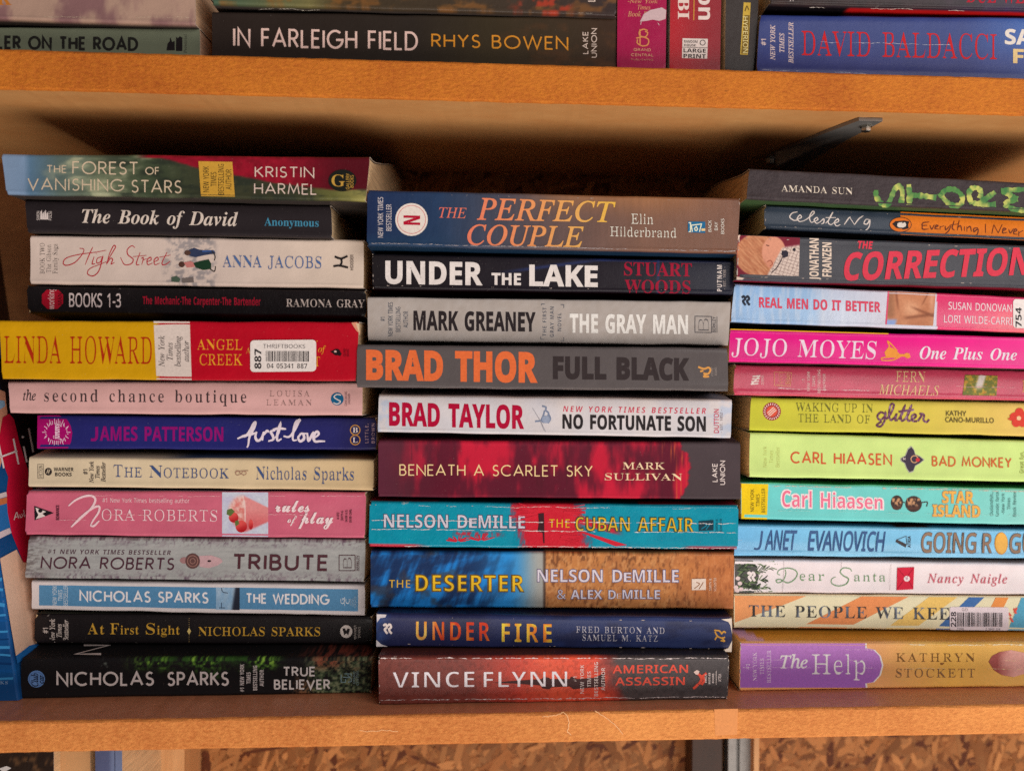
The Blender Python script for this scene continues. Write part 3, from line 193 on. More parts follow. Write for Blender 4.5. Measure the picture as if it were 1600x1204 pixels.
  'O': ',l +M*[+@*^+3*a+(*f*z*n*r*x*m+(*j+5*i+D*j+W*p+l*y,#+*,6+8,F+H,T+U,[+c,b+p,e,#,f,2,e,>,b,I,[,S,T,[,J,a,?,d,2,e,#,c+k,^+V,T+B,I+0,:*{,**n+x*f+j*a+]*^ +P*f+X*g+b*k+j*q+r*y,$+5,2+U,:+w,=,8,;,G,6,S,-,Y+},]+r,Z+i,T+_,K+U,@+L,0+D+z+8+S+5+@+4+/+6*{+;*o+D*h',
  'o': ',* +,*]*w*`*i*i*d*o*`*w*]+-*_+<*c+K*k+Y*t+g+#+s+1+{+>,%+L,(+`,$+g+|+m+w+r+q+v+j+y+W+w+I+s+:+l+,+b*y+V*n+I*e+;*_ +/*f+5*h+;*m+G+#+P+;+V+S+X+g+W+p+U+u+Q+y+K+z+E+y+?+t+3+c+*+K+#+2*}*x*~*p+$*k+)*g',
  'P': ',P *S*a*S*g*a*i*f*l*j*q*q+(+4,?+6,G+6,M+5,S+2,V*~,Z*~,a+o,a,.,_,8,Z,A,V,G,P,L,I,O,@,P,6,N,(,F+v,;+k,-+c+s+_+T+]+K+]+<+&+:*t+;*n+>*k+M*g+M*a +V+f+a+g+j+i+r+n+x+s+}+z,%,(,),=,&,H+~,Q+v,U+l,W+f,V+c,T+^,I+M+g+Q+f',
  'R': ',X *S*a*S*g*a*i*f*l*j*q*q+(+4,?+6,G+6,L+5,R+2,V*~,Z*~,a+l,a,.,_,:,[,B,V,I,Q,N,J,Q,B,R,8,O,(,E+u,5+k+y+c,5*y,9*q,>*l,D*i,L*h,L*a+q*a+T+`+K+`+<+&+:*t+;*n+>*k+M*g+M*a +U+i+`+j+i+l+q+p+x+v+}+},%,*,),>,(,I+~,Q+w,V+l,X+d,V+_,L+N+i+Q+i',
  'S': ',? +D*[+2*_*x*e*p*g*j*e*e*^*^*^*k+@*s+@*s+>*v+(*y*z*}*s+(*m+/*i+7*g+@*f+I*g+Q*k+W*p+^*w+a+#+b+-+a+5+^+<+R+J+?+]+-+n+#+}*},3+#,@+),M+2,W+=,`+J,d+Y,f+j,d+},_,),^,/,`,5,e,<,e,/,-,&,-,(,0,(,3,%,>+~,H+y,P+r,V+j,Z+`,]+U,Z+L,S+E,J+C,?+D,8+H,0+U+}+_+u+h+m+s+a+|+T,&+G,)+8,(+,,$*|+z*s+s*k+j*e+_*`+R*]',
  's': '+l +**]*z*_*l*c*g*d*b*c*^*^*V*_*^+2*f+0*i*{*n*p*v*i+&*g+-*h+2*j+5*o+6*v+4+$+,+0*|+=*p+P*m+Y*l+b*o+o*v+y+&,$+4,(+@,%+N+~+P+}+S+}+X+~+[,&+c,&+]+X+U+Y+Q+h+L+r+E+x+;+z+6+y+1+v+.+r+-+m+/+c+7+W+@+L+H+B+O+4+R+&+Q*x+M*o+G*h+?*b+5*^',
  'T': ',M *r*a*r*h*|*i+(*l+-*q+1*y+X,W+T,W+D,T+6,M+),A*{,0*t,0*~,a,[,a,S,-,L,-,H,?,A,L,7,T,(,W,%,W+Y*z+X*s+Y*n+]*k+l*h+l*a',
  'u': ',; *t*]*k*^*d*b*`*i*_*q*a+#*g+:*p+Z*t+m*q+r*i+t*f+t*f+{*~+~+@,(+%+$+#*v+%*r+)*q+1*s+8*x+@+%+I+3+X+U+e,#,*,#+k*x+l*t+o*r+w*w+|*},%+*,,+%+|*r+r*f+h*`+]*]+T*_+O*b+K*i+J*q+O+/+A*v+4*h+%*`',
  'v': '+y *t*]*t*k*s+D*p+c*k+q*g+t*c+u*`+t*`+{+-,(+1+}+4+k+6+Q+7+5+7+)+F+;+P+I+V+T+X+[+V+a+R+g+M+m+L+s+M+z+P,#+U,&+],(+c,&+h+~+k+x+m+q+i+`+]+I+I+/+-*l*z*^',
 },
 'C': {
  'a': ',: +Z*_+T*`+N*d+J*i+I*q+A*i+9*d+0*`+&*_*x*a*o*f*i*n*g*x*i+&*n+2*u+<*~+E+.+M+9+S+E+W+Q+Y+X+X+_+V+b+R+e+M+j+X,-+Y+o+%+i*u+g*p+h*n+j*m+p*p+z*w,(+#,.*z+p*f+e*a +-*f+6*i+@*q+K*}+T+2+]+?+_+H+[+N+U+Q+P+P+K+M+>+@+3+0+**z+&*l+)*h',
  'D': ',v +C*_+4*`+)*d*~*i*|*p*}*u+%*z+-*}+7*~+K*|+c*v+o+++}+E,.+],8+n,C+~,P,1,^,=,T,D,I,I,=,L,/,M+v,J+d,B+R,5+D+~+:+k+7+X+8+P+<+J+B+F+J+D+R+E+Z+I+l+U+y+h,#+v,%,*,%,,,%,.,&,3,*,4,-,3,/,.,,+v,%+d+v+T+i+H+Y+@+I+=+>+?+4+B+,+H+$+P*|+Y*{+d*}+q+&+}+0,.+;,9+H,C+W,J+o,Q,,,T,=,S,L,O,Z,J,f,B,o,G,v,H,z,H,{,F,t,A,l,;,s,1,y,%,|+t,}+e,|+U,x+E,s+6,k+(,a*v,U*m,C*c,/*`+y*b+j*g+V*a ,2*i,C*l,R*t,`+&,k+:,q+O,t+e,s+s,p,#,l,.,f,5,]+~,T+b,N+M,G+=,?+/,6+$,+*w+y*n,)*j +A*f+O*h+[*n+H*u+:*x+.*v++*s+**p++*m+-*j+6*g',
  'e': '+u +.*_*{*a*p*h*h*q*f*|*g+**l+4*t+=*}+F+9+T+D+W+O+Y+X+W+`+T+e+N+g+G+e+?+`+7+V+0+J+*+-*|+)*t+(*m+**i+0*g+<*i+H*m+T*t+b+#+g*z+X*n+J*f+;*a +0+(+8+*+A+.+N+:+R+A+T+H+R+N+O+P+K+O+F+K+:+=',
  'f': ',; +]*z+K*h+<*`+.*^+**_*])r*:)n*n*k*k*o*j*s*l*x*o*|*x+#*y+#+3+F+)+<*y+3*u+9+&+D+1+N+=+]+M+t+`,1+o,B+},L,0,O,8,N,?,K,B,F,D,?,A,3,:,$,/+r+{+d+h+V+R+I+/*g+1*g+9*h+B*l+K*s+V+# +R+R+m+d,#+v,/,-,2,>,0,E,+,F,&,E+~,A+r,2+c+t',
  'g': ',: ,)*z+q*k+Z*a+F*>+2*$+()w*y)q*o)m*d)l*X)m*O)q*I)x*G*$*H*-*L*5*R*<*Z*C*s*Q+9*_+?*j+2*b+$*_*v*a*m*f*h*n*f*x*g+(*l+2*t+<*}+F+-+M+8+T+D+W+P+Y+]+V+a+R+c+M+i+W,/+Z+b*l+p*t,#+# +**f+1*g+8*k+F*{+S+4+Y+B+]+J+Z+O+U+Q+Q+P+L+L+?+>+2+,+(*v+#*k+%*g *c)t*k)w*u*&+%*9+5*T*y*K*h*?*]*1*Y***X*#*[)v',
  'H': '-5 +3*^*z*`*k*f*b*p*_*|*a+,*g+4*o+9*y+;+%+:+,+6+0+1+1+++0+%++*}*y*x*t*v*r*q*t*m*x*i+#*f+-*e+<*h+H*r+T+&+`+=+V+9+I+3+G+1+E+1+A+1+?+4+B+7+J+<+e+G+u+a,,+z+s+m+e+i+_+j+Y+l+V+p+U+t+W+{+_,)+g,4+f,5+`,3+V,.+K,$+A+v+9+m+4+j+0+j+/+m+2+s+=+}+I,-+U,6+`,;+i,=+p,<+v,9+y,4+{,/+y,%+t+w,;,5,M,C,W,G,Z,F,],E,W,?,Q,8,H,),>+o,6+S,I+Y,Y+r,k,,,{,<-0,I-?,Q-L,S-U,R-],N-b,H-c,A-b,:-^,2-M+|-4+k,n+[,`+?,W++,P*r,R*m,V*k,c*m,p*r-/+*-G+?-U+K-_+O-e+N-Z+G-P+=-C+1-3*},}*p,n*g,_*b,P*a,D*c,<*i,7*s,5+$,7+1,<+@,C+O,3+J,,+:+~+,+t*{+i*q+[*h+N*b+A*_ ,t+g-(+o-6+y-A,(-I,2-N,;-P,C-N,I-J,L-@,H-4,<-&,(',
  'h': ',D ,5*z,+*p+~*i+s*b+g*_+`*a+X*e+T*m+S*v+V+&+Z+/+d+;+t+L+u+O+s+P+k+M+`+F+Q+8+A+#+.*a*g*_+/+F+$+<*w+3*r+9+(+I+7+[+E+t+_,F,$,I+H+;+U+H+b+Q+m+W+v+Y+~+W,)+S,-+L,.+B,-+:,)+2+u*{+o*r+m*l+o*i+x*o,0+#',
  'i': '+c +P+h+J+i+F+k+C+o+B+t+C+z+G,#+M,&+S,(+X,&+],$+`+|+a+w+`+r+[+m+V+i +T*z+D*k+:*d+1*`+(*_*z*`*t*d*p*i*o*q*t+%+(+A*|+:*u+3*o+9*w+@+&+K+1+V+W+Y+;+&+0*l+2*i+<*n+O+#',
  'l': '+w +W*z+A*f+7*a+,*_*~*`*w*d*r*k*q*r*t+$*|+6+$+>*u+3*o+8+&+J+6+_+_,F,$,I+E+:+6*{+2*n+2*k+5*i+?*n+R+#',
  'N': ',^ ,+*],%+,,#+L,&+p,-,3+}+{+s+h+^+=+N+#+=*m+)*c*z*`*p*_*c*a*X*g*R*o*P*z*R+)*X+1*a+7*k+9*s+8*y+5*}+1*~++*}+$*y*}*k*x*d*u*b*p*c*m*f*j*q*g*z*h+&*k+9*v+B+#+K+1+a+X+v,%,,,@,:,O,D,T,H,S,I,Q,I,M,H,I,F,9,D,),D+y,E+V,G+9,W+a,c+y,l,-,t,5,~,7-+,5-.,/--,,-+,),{,$,r+|,k+t,]+X,S+A,I+&,L*m',
  'n': ',G *`*_*s*z+$+2+/+C+.+E+(+A*u+3*p+9+-+O+7+V+A+X+F+W+I+T+K+N+L+F+J+;+W+H+d+Q+o+W+y+Y,$+W,++S,/+L,1+B,-+6,#+(+v*w+q*q+o*l+q*i+z*o,2+#,8*z,)*m+{*f+r*a+j*_+b*a+[*e+W*m+V*v+X+&+g+;+v+L+w+N+w+N+v+P+l+K+[+>+F+(+.*a',
  'o': ',# ++*_*z*a*p*g*j*p*h*{*j+)*n+3*u+=+#+F+.+M+:+T+F+W+Q+Y+^+W+g+R+l+K+n+@+l+7+i+/+Z*x+d*{+n+&+s*|+j*u+a*p+V*m+M*l+<*b +0*h+7*i+>*n+=*r+>*v+A*y+L*~+Y+7+]+@+^+H+]+N+W+P+Q+N+I+G+@+;+6+-+/*y+,*n+-*i',
  'p': ',= *p+9+$+H+2+Z+?+q+S,:+u,>+J+I+Z+U+b+W+j+X+q+W+w+S+{+M+|+E+{+;+x+2+j*z+d*q+b*k+d*h+p*o,(+#,.*z+o*e+g*a+_*_+U*a+N*e+I*l+G*u+I*}+O+++`+@+g+I+i+N+h+P+f+P+`+N+W+J+E+8+4*y*Y)r*8)o+$+>*z+8*t+3',
  'r': '+u +f*z+T*k+K*c+D*`+<*_+1*a+(*e*~*k*|*t*}*{+$+(+0+9+A+H+6+G+/+G+$+=*u+3*p+9*y+A+&+I+,+]+0+`+4+_+4+Z+4+X+4+V+7+S+?+Q+M+P+X+K+[+G+]+B+Y+:+R+/+J+#+D*v+@*m+A*j+D*i+M*n+a+#',
  'S': ',S +>*_+**a*v*h*m*r*j*~*l+-*r+5*z+:+)+<+1+;+7+8+;+4+<+.+;+(+8+#+/*{++*z+&*z+#*x*}*t+#*o+)*k+1*h+:*g+B*h+I*j+X*u+f+,+r+F+_+J+O+T+F+b+C+q+F,$+N,4+],A+n,K,(,R,?,T,M,S,P,Q,Q,O,P,L,L,L,G,L,C,L,5,K,),G+x,A+m,9+e,0+^,%+Y+v+X+j+Z+_+`+U+i+O+v+M,#+b,.+t,9,),F,8,S,D,`,M,m,R,x,T-%,R-.,M-3,F-4,>-2,1-++~,{+q,k+d,X+W,C+M,9+9,,+&+w*s+e*h+R*a ,E+V,]+f,o+y,|,1-#,9-$,A,~,I,{,L,w,L,q,K,k,G,_,8,Q+z',
  's': '+e +X*}+B*i+1*a*|*_*q*`*i*e*d*k*c*r*c*w*f*{*j*~*o+#*t*~*x*{*{*t*w*m*q*j*o*j*r*h*v*g*z*h+#*j++*u+0+++2+@+2+E+1+I+++D*}+;*t+3*p+9*|+E+3+V+6+Z+:+`+>+b+B+a+C+^+@+X+>+R+@+L+I+<+L+-+K*~+F*w+S+(',
  't': '+~ *o+9+$+I+2+X+>+l+],C,#,D+k+}+}+}+{+t+e+t+Q+S+@+5+3*w+/*l+0*j+2*i+>*n+R+#+W*z+?*f+4*a+)*_*|*a*u*e*r*k*p*s*s+#*x+.+&+A*t+3',
  'u': ',J ,;*z,#*e+v*a+m*`+b*a+Z*e+U*j+T*r+T*v+U*z+J*n+?*f+4*a+)*`*|*a*u*e*q*j*p*r*t+%+&+@*z+9*t+3*p+9*~+G+2+V+Y+Y+=+&+7*w+5*p+6*m+9*l+B*q+P+$+b+;+r+V,>+Y+y*{+r*m+s*j+u*j,$*o,6+#',
  'v': ',+ +3*_+%*a*x*e*r*l*q*u*r*|*u+*+&+=+*+C+)+E+$+C*v+9*r+=*y+E+&+M+/+S+6+X+=+Y+A+X+E+U+G+I+E+=+A+5+;+)+5*{+2*u+/*q+.*m+0*j+5*i+=*i+F*l+V*x+Q+#+O+)+N+0+O+:+S+C+W+K+^+R+e+W+k+Y+r+X+v+T+y+O+z+H+x+?+u+5+o+++f*|+p+#+z+-,#+&+q*x+j*u+a*t+_*t+S*k+H*d+>*a +^*}+j+2+n+:+o+B+n+F+j+G+b+C+Z+;+W+0+Y+&',
  'y': ',G ,6*z+~*k+k*b+O*7+;)z+2)s+()n*z)k*p)j*d)l*[)p*W)w*U*$*V*,*Y*3*g*A*{*N+9*Z+H*`+T*w+B*e+9*a+2*_+)*`*}*d*y*k*w*r*z+&+)+8+/+C+.+E+$+>*z+9*u+3*o+9*z+C+*+M+2+S+:+W+A+X+H+W+L+T+O+O+P+G+O+>+K+5+>*z+9*p+6*k+7*i+:*h+B*m+P*|+b+8+v+V,>+X+q*m,#*u,1+# *o)q*t)r*y)u+)*&+5*;+D*V++*J*t*=*h*0*e*)*d)}*g)u*k)r',
 },
 'B': {
  'A': ',f *a*a+J,n+|,n,f*a,:*a,,+4+@+4+2*a +J+V+}+V+o,(+k,4+g,B+d,O+`,A+[,2+X,(',
  'a': ',N +?*^+-*a*y*j*t*p*p*x*m+&*l+2*m+=*p+F*v+N*}+T+++Y+6+^+S+b+m+b+m+i+l+s+g+z+`+~+V,#+A+|+,+t*z,4+9,>+H,A+W,B+f,A+r,>+},:,*,5,1,.,6,$,9+u,:+i,:*a+y*a+q*u+p*u+g*k+[*d+O*` +N*|+Z*~+d+(+k+1+m+>+m+J+^+I+L+G+B+B+<+;+:+2+<+*+@+#+F*}',
  'B': ',b *y*a*y,m+Z,m+},j,/,g,:,b,B,[,I,R,L,H,M,;,L,,,F+{,<+q,0+m,0+k,A+e,H+_,N+V,Q+K,R+>,Q+1,N+%,H*x,?*p,5*i,)*e+v*b+g*a +G+{+_+{+n+|+x,$+},,,#,6+},?+w,F+l,I+],J+G,J +G+(+b+(+r+)+|+/,%+7,(+B,%+K+|+S+q+X+a+Z+G+Z',
  'b': ',V +m*^+^*`+R*d+C*q+@*q+:*a*v*a*v,y+C,y+C,I+B,8+A,,+C,,+J,4+S,;+_,@+n,A+y,@,),=,2,7,;,.,A+~,F+q,I+b,J+P,I+>,F+/,A*|,:*r,2*i,(*c+y*` +a+#+l+&+u+/+z+=+|+P+z+d+u+r+l+z+a+|+R+z+J+s+E+g+C+T+C+P+E+=+I+/+M+*+R+&',
  'C': ',W +m*^+Q*a+E*e+;*k+2*q+**y*z+2*s+J*q+g*s,&*{,?+-,S+?,c+I,h+U,l+q,o,#,o,2,l,N,b,A,@,+,I+{,L+q,M+f,L+[,H+S,C+L,;+F,2+C,%+?+f+B+J+F+?+K+6+Q+/+Z+)+e+%+q+$,-+(,F+/,F*h,-*a',
  'c': ',6 +W*^+G*_+:*c+.*i+#*p*w*{*r+-*n+<*m+O*o+h*v+{+%,/+5,9+F,?+Z,A+u,>,.,7+}+t+k+z+Z+|+L+y+C+q+=+c+;+O+=+<+C+.+M+%+Z+#+g+$+q+&,)+0,)*i+q*a',
  'D': ',t *y*a*y,m+Z,m+w,j,5,b,H,T,W,A,],6,a,*,d+i,b+Q,]+=,T+,,H*z,9*o,&*g+m*c+T*a +G+(+X+(+g+)+s+,+}+0,*+7,1+@,5+K,8+X,9+h,8+w,6,(,1,3,+,<+~,B+u,G+j,J+^,J+G,J',
  'd': ',V +I*^+>*`+3*c+**i*}*r*v*|*q+.*n+>*m+O*n+b*q+q*v+~*},.+*,6+4,=+>,@+K,A+Y,@+f,;+o,4+v,,+w,,+u,8+t,I+t,y,A,y,A*a+}*a+v*t+t*t+m*l+d*e+X*` +W*~+g+%+p+-+u+9+w+K+w+O+u+c+p+q+l+v+g+y+W+|+K+y+B+p+=+c+;+O+=+<+B+.+K+%',
  'E': ',B *y*a*y,m,3,m,3,J+G,J+G+{,.+{,.+Y+G+Y+G+(,3+(,3*a',
  'e': ',K +^*^+I*`+6*g+&*q*w+#*p+7*m+N*o+g*v+z+$,.+3,9+D,?+W,A+g,@+t,=,#,8,-,0,5,%,;+v,>+i,?+Y,?+E+;+E+=+6+E+++P+#+`*|+z+#,7+-,7*i+{*a +;+a+u+a+s+m+n+w+e+~+X,$+M+~+D+x+>+o',
  'F': ',? *y*a*y,m,2,m,2,J+F,J+F+t,-+t,-+R+F+R+F*a',
  'f': '+o *|*a*|+|*f+|*f,4*|,?*|,I*~,Z+(,h+/,p+:,v+F,y+U,{+l,y+{,t+q,V+g,Y+Z,Z+R,Y+M,U+J,O+I,H+I,?+m,?+m+|+I+|+I*a',
  'G': ',o +p*^+[*`+I*e+9*m+-*x*~++*v+<*r+O*q+g*t,(*|,@+(,K+0,T+9,]+C,c+O,i+],l+{,o,>,l,Y,d,K,B,7,J+{,M+j,K+[,E+O,;+G,.+A+y+?+f+A+T+E+D+K+7+U+-+b+&+r+$,%+%,1+(,1+P+h+P+h+s,Y+s,Y*i,:*a',
  'g': ',V +R){+5)|*v*(*v*H+7*@+T*=+c*?+l*E+r*P+t*_+t*b+t*k+u*t+t*t+l*j+b*c+V*`+I*^+=*`+2*c+)*j*|*r*u*}*q+/*n+>*m+O*n+a*q+p*v+}*|,-+),6+3,<+>,@+K,A+W,@+d,<+n,5+v,,+w,,+z,?,A,?,A*a,@*Q,<*D,7*9,/*0,#*)+s*#+d)| +X*~+f+$+o+++u+7+w+J+w+O+u+d+o+r+f+y+W+|+K+y+B+q+=+c+;+O+=+;+B+.+K+$',
  'H': ',{ *y*a*y,m+G,m+G+|,9+|,9,m,b,m,b*a,9*a,9+Y+G+Y+G*a',
  'h': ',] *v*a*v,y+C,y+C,O+B,:+A,,+C,,+K,6+U,<+b,@+o,A,),>,2,:,:,5,@,-,E,#,G+t,H+g,H*a+{*a+{+]+z+k+u+t+n+z+d+|+Z+|+S+y+N+u+J+p+E+a+C+K+C*a',
  'I': '+o *j*a*j*x+%+(+%,J*j,U*j,m+g,m+g,U+O,J+O+(+g*x+g*a',
  'i': '+X +/,Q+&,R*{,U*v,[*t,f*v,o*{,u+&,x+/,y+7,x+>,u+C,o+E,f+C,[+>,U+7,R *v*a*v,?+C,?+C*a',
  'J': '+` *e*(*V*)*L*+*L*L*U*K*`*J*m*L*r*P*v*W*x*a*y*m*y,m+G,m+G*m+E*V+?*D+6*7+**.*v*)',
  'j': '+X +/,Q+&,R*{,U*v,[*t,f*v,o*{,u+&,x+/,y+7,x+>,u+C,o+E,f+C,[+>,U+7,R *j){*[){*O)~*O*B*X*@*c*@*j*A*p*D*u*K*v*V*v,?+C,?+C*P+B*C+>*8+7*.+-*%*{)|',
  'K': ',_ *y*a*y,m+G,m+G+o+O+z+W,+,1,m,_,m+v+r,_*a,0*a+X+W+G+K+G*a',
  'k': ',S *v*a*v,y+C,y+C+x+B+g+A+V+A+V+J+b+S+m+},?,O,?+p+Y,S*a,#*a+T+A+C+4+C*a',
  'L': ',D *y*a*y,m+G,m+G+(,;+(,;*a',
  'l': '+X *v*a*v,y+C,y+C*a',
  'M': '-O *y*a*y,m+V,m,)+3,*+3,Z,m-7,m-7*a,l*a,l+b,m+w,m,2,n,B,m,B,;*a+p*a+A,B+@,B+A,2+B+v+B+`+B*a',
  'm': '-Z *v*a*v,?+:,?+?,,+A,,+I,6+T,<+`,@+m,A+|,@,-,<,7,5,>,,,B,,,J,6,U,<,b,@,n,A,z,A-),>-2,:-9,5->,--B,#-E+t-F+g-F*a,y*a,y+],w+k,s+t,l+z,c+|,T+z,O+v,K+q,F+c,D+P,D*a+w*a+w+]+v+k+r+t+k+z+a+|+Y+|+R+y+M+u+I+p+E+a+C+K+C*a',
  'N': '-, *y*a*y,m+Q,m,K+6,L+6,J+Q,J+l,J,m,o,m,o*a,;*a+A,=+@,=+B+}+B+a+B*a',
  'n': ',] *v*a*v,?+:,?+?,,+A,,+I,6+T,<+b,@+o,A,*,>,2,:,:,5,@,-,E,#,G+t,H+g,H*a+{*a+{+]+z+k+v+t+n+z+d+|+Z+|+S+y+N+u+J+p+E+a+C+K+C*a',
  'O': '-( +r*^+T*a+H*e+=*k+4*q+,*z+$+(*z+2*s+K*q+g*s,(*z,@+$,K+,,T+4,]+=,d+H,i+U,m+r,p,4,m,@,i,J,d,T,],],T,i,@,q,(,s+g,q+J,i+2,]*y,T*q,J*k,@*e,4*a +r+$+~+&,-+*,6+/,<+7,A+@,E+K,H+g,E,&,A,2,<,<,6,C,-,I+~,L+r,M+f,L+[,I+S,C+L,<+G,2+C,&+@+g+C+K+G+@+L+7+R+/+[+*+f+&',
  'o': ',R +Y*^+E*a+4*g+%*r*v+%*o+9*m+P*n+b*r+q*x+~+$,.+0,6+<,<+J,@+Z,A+n,?,#,8,2,.,=+z,D+g,F+P,E+>,A+/,;*},3*r,)*i+w*c+i*` +Y+#+h+%+m+*+q+/+w+<+x+P+w+d+q+q+m+v+h+y+Y+|+K+y+B+q+=+d+;+P+=+<+B+/+F+*+K+%',
  'P': ',U *y*a*y,m+[,m+n,l+|,i,.,d,8,],?,S,D,I,H,=,I,0,G+{,B+l,8+^,*+S+r+L+X+J+G+J+G*a +G+m+T+m+e+n+p+s+x+|+{,/+x,;+r,D+h,I+Y,J+G,J',
  'p': ',V *v){*v,?+;,?+A,,+C,,+J,4+S,;+_,@+n,A+y,@,),=,2,7,;,.,A+~,F+q,I+b,J+P,I+>,F+/,A*},:*r,2*i,(*c+x*`+m*^+^*`+R*d+C*q+A*q+C*[+C){ +a+#+m+&+v+/+z+=+|+P+z+d+u+r+m+z+a+|+R+z+J+s+E+g+C+T+C+P+E+=+I+/+M+*+R+&',
  'Q': '-( ,=*2+u*^+r*^+T*a+H*e+=*k+4*q+,*z+$+(*z+2*s+K*q+g*s,(*z,@+$,K+,,T+4,]+=,d+H,i+U,m+r,p,4,m,@,i,J,d,T,],],T,i,@,q,(,s+g,p+H,h+.,a*~,X*u,N*m,C*g,r*2 +r+$+~+&,-+*,6+/,<+7,A+@,E+K,H+g,E,&,A,2,<,<,6,C,-,I+~,L+r,M+f,L+[,I+S,C+L,<+G,2+C,&+@+g+C+K+G+@+L+7+R+/+[+*+f+&',
  'q': ',V +t){+t*^+v*t+t*t+m*l+d*e+X*`+I*^+>*`+3*c+**i*|*r*v*|*q+.*n+>*m+O*n+b*q+q*v+~*},.+*,6+4,=+>,@+J,A+Y,@+e,;+o,4+v,,+w,,+z,?,A,?,A){ +X*~+g+$+p+-+u+9+w+J+w+O+u+c+p+q+l+v+g+y+W+|+K+y+B+p+=+c+;+O+=+;+B+.+K+$',
  'R': ',^ *y*a*y,m+V,m+i,l+y,i,+,e,6,_,>,V,D,L,G,@,I,2,G,%,D+v,>+m,6+f,$+Z,^*a,0*a+^+P+G+P+G*a +G+r+T+r+f+s+r+x+x,%+{,1+x,=+q,E+e,I+S,J+G,J',
  'r': ',% *v*a*v,?+9,?+?,%+A,%+I,0+S,9+`,?+n,A+u,A+{,@+x+v+s+w+m+w+c+v+X+s+O+o+I+h+D+^+C+Q+C*a',
  'S': ',@ +I*^+,*a*m*j*m+5+/+*+=+%+L+$+Y+%+b+++g+1+i+9+f+C+^+K+B+Y+4+a+$+l*y+t*t+|*q,,*p,8*q,D*t,O*y,X+%,a+/,g+;,l+G,o+V,o+e,o+s,l,4,b,&,A+k,J+T,M+J,K+B,G+>,A+<,9+?,0+E,)+b+v+{+g,)+_,0+T,4+I,5+;,4+/,1+#,+*v+~*m+t*g+h*b+Y*_',
  's': ',2 +C*^+(*`*m*g*m+-+,+#+D*|+N*|+U+#+Y+(+Z+-+X+4+O+;+:+D+#+P*w+V*q+_*n+h*m+t*n+}*q,**v,1*},7+4,?+L,A+g,?,%,6+u+t+`+|+L,#+>+|+;+y+:+u+<+o+E+i+X+`+o+U+w+N+}+G,%+=,&+2,%+&+~*y+y*q+s*j+j*e+_*a',
  'T': ',H +?*a+?,J*f,J*f,m,B,m,B,J+i,J+i*a',
  't': '+| +M*^+A*_+6*c+,*h+$*r*|*~*z+4*z+|*g+|*g,2*},?+.,_+G,_+G,?+q,?+q+|+G+|+G+4+H+-+L+&+R+#+Y*~+g+$+s+(+s*e+c*`',
  'U': ',x +l*^+Y*`+I*c+<*i+1*r+(*|*}+-*y+;*x+J*x,m+E,m+E+P+H+<+K+5+O+/+[+(+m+$+~+(,*++,/+0,5+=,8+Q,8,m,a,m,a+J,_+7,X+%,M*s,=*h,)*a',
  'u': ',] +N*^+9*b+0*e+(*k*}*r*y*|*v+,*u+9*u,?+B,?+B+C+D+5+H+++O+$+Z*~+c+#+j+%+p+*+t+0+y+?+{+T+{,?,H,?,H*a,)*a,#*t+|*t+t*j+i*c+]*`',
  'V': ',[ +G*a*a,m+/,m+S+T+V+I+Z+8+^+)+a+8+e+I+h+T,2,m,[,m+t*a',
  'v': ',E +>*a*a,?+0,?+L+E+P+6+R+&+S+&+U+6+Y+E+v,?,E,?+h*a',
  'W': '-V +7*a*a,m+.,m+F+^+J+M+M+;+P+++R+;+V+M+Y+Z+v,m,A,m,^+Z,a+M,d+;,g++,i+;,m+M,p+^-.,m-V,m-$*a,Q*a,7+l,5+u,2,%,/,4,.,>,,,4,*,&,&+u,$+k+f*a',
  'w': '-8 +2*a*d,?+0,?+A+X+E+H+H+5+I+(+K+(+L+2+N+?+P+K+Q+R+d,?,5,?,F+R,I+F,L+5,M+(,N+(,P+5,S+G,W+X,i,?-5,?,f*a,:*a,.+9,++G,&+Z+}+n+z+{+y+{+v+n+r+Z+m+G+j+9+^*a',
  'X': ',` *a*a+F+j*e,m+7,m+a,&,/,m,[,m+y+h,`*a,1*a+_+O+2*a',
  'x': ',G *b*a+9+Q*e,?+7,?+T+k+q,?,D,?+o+Q,F*a+t*a+T+8+5*a',
  'Y': ',T +F*a+F+O*a,m+2,m+Z+x,(,m,T,m+o+Q+o*a',
  'y': ',E +#){*s){*j)}*j*A*q*@*z*@+**B+3*G+9*P+>*Z+@*b*a,?+2,?+M+F+Q+:+R+-+S+-+U+:+Y+F+u,?,E,?+b*M+W*9+H*++7)}',
  'Z': ',H *g*a*g*{+i,J*j,J*j,m,?,m,?,Q+=+(,A+(,A*a',
  'z': ',/ *h*a*h*y+Q+{*l+{*l,?,$,?,$,$+=+$,&+$,&*a',
  '0': ',F +S*^+B*`+5*e+)*m*{*y*t+,*o+=*l+P*k+g*l,)*q,A*z,U++,d+3,i+=,m+S,p+d,n+q,i+},a,+,U,3,F,8,5,;+},<+g,:+I,5+1,-*y+{*j+s*e+j*a +S+#+Z+$+`+(+e+-+i+4+m+I+n+g+m,)+i,=+e,E+`,J+Z,M+S,N+L,M+F,J+A,E+>,=+9,)+8+g+9+I+>+5+A+-+F+(+L+$',
  '1': ',F +L*a+L+v+M,-+M,A+H,;+?,4+)+}*q,;+T,m+v,m+v*a',
  '2': ',F *l*a*l*}+A+S+X+m+f,#+i,-+j,6+i,@+d,G+[,K+R,M+G,K+<,H+%,9*k,S*},b+7,l+E,o+U,o+g,n+v,i,&,a,0,U,6,I,7,;,6,,,1+y,)+l+z+_+]+A+C+*+C+(,=+(,=*a',
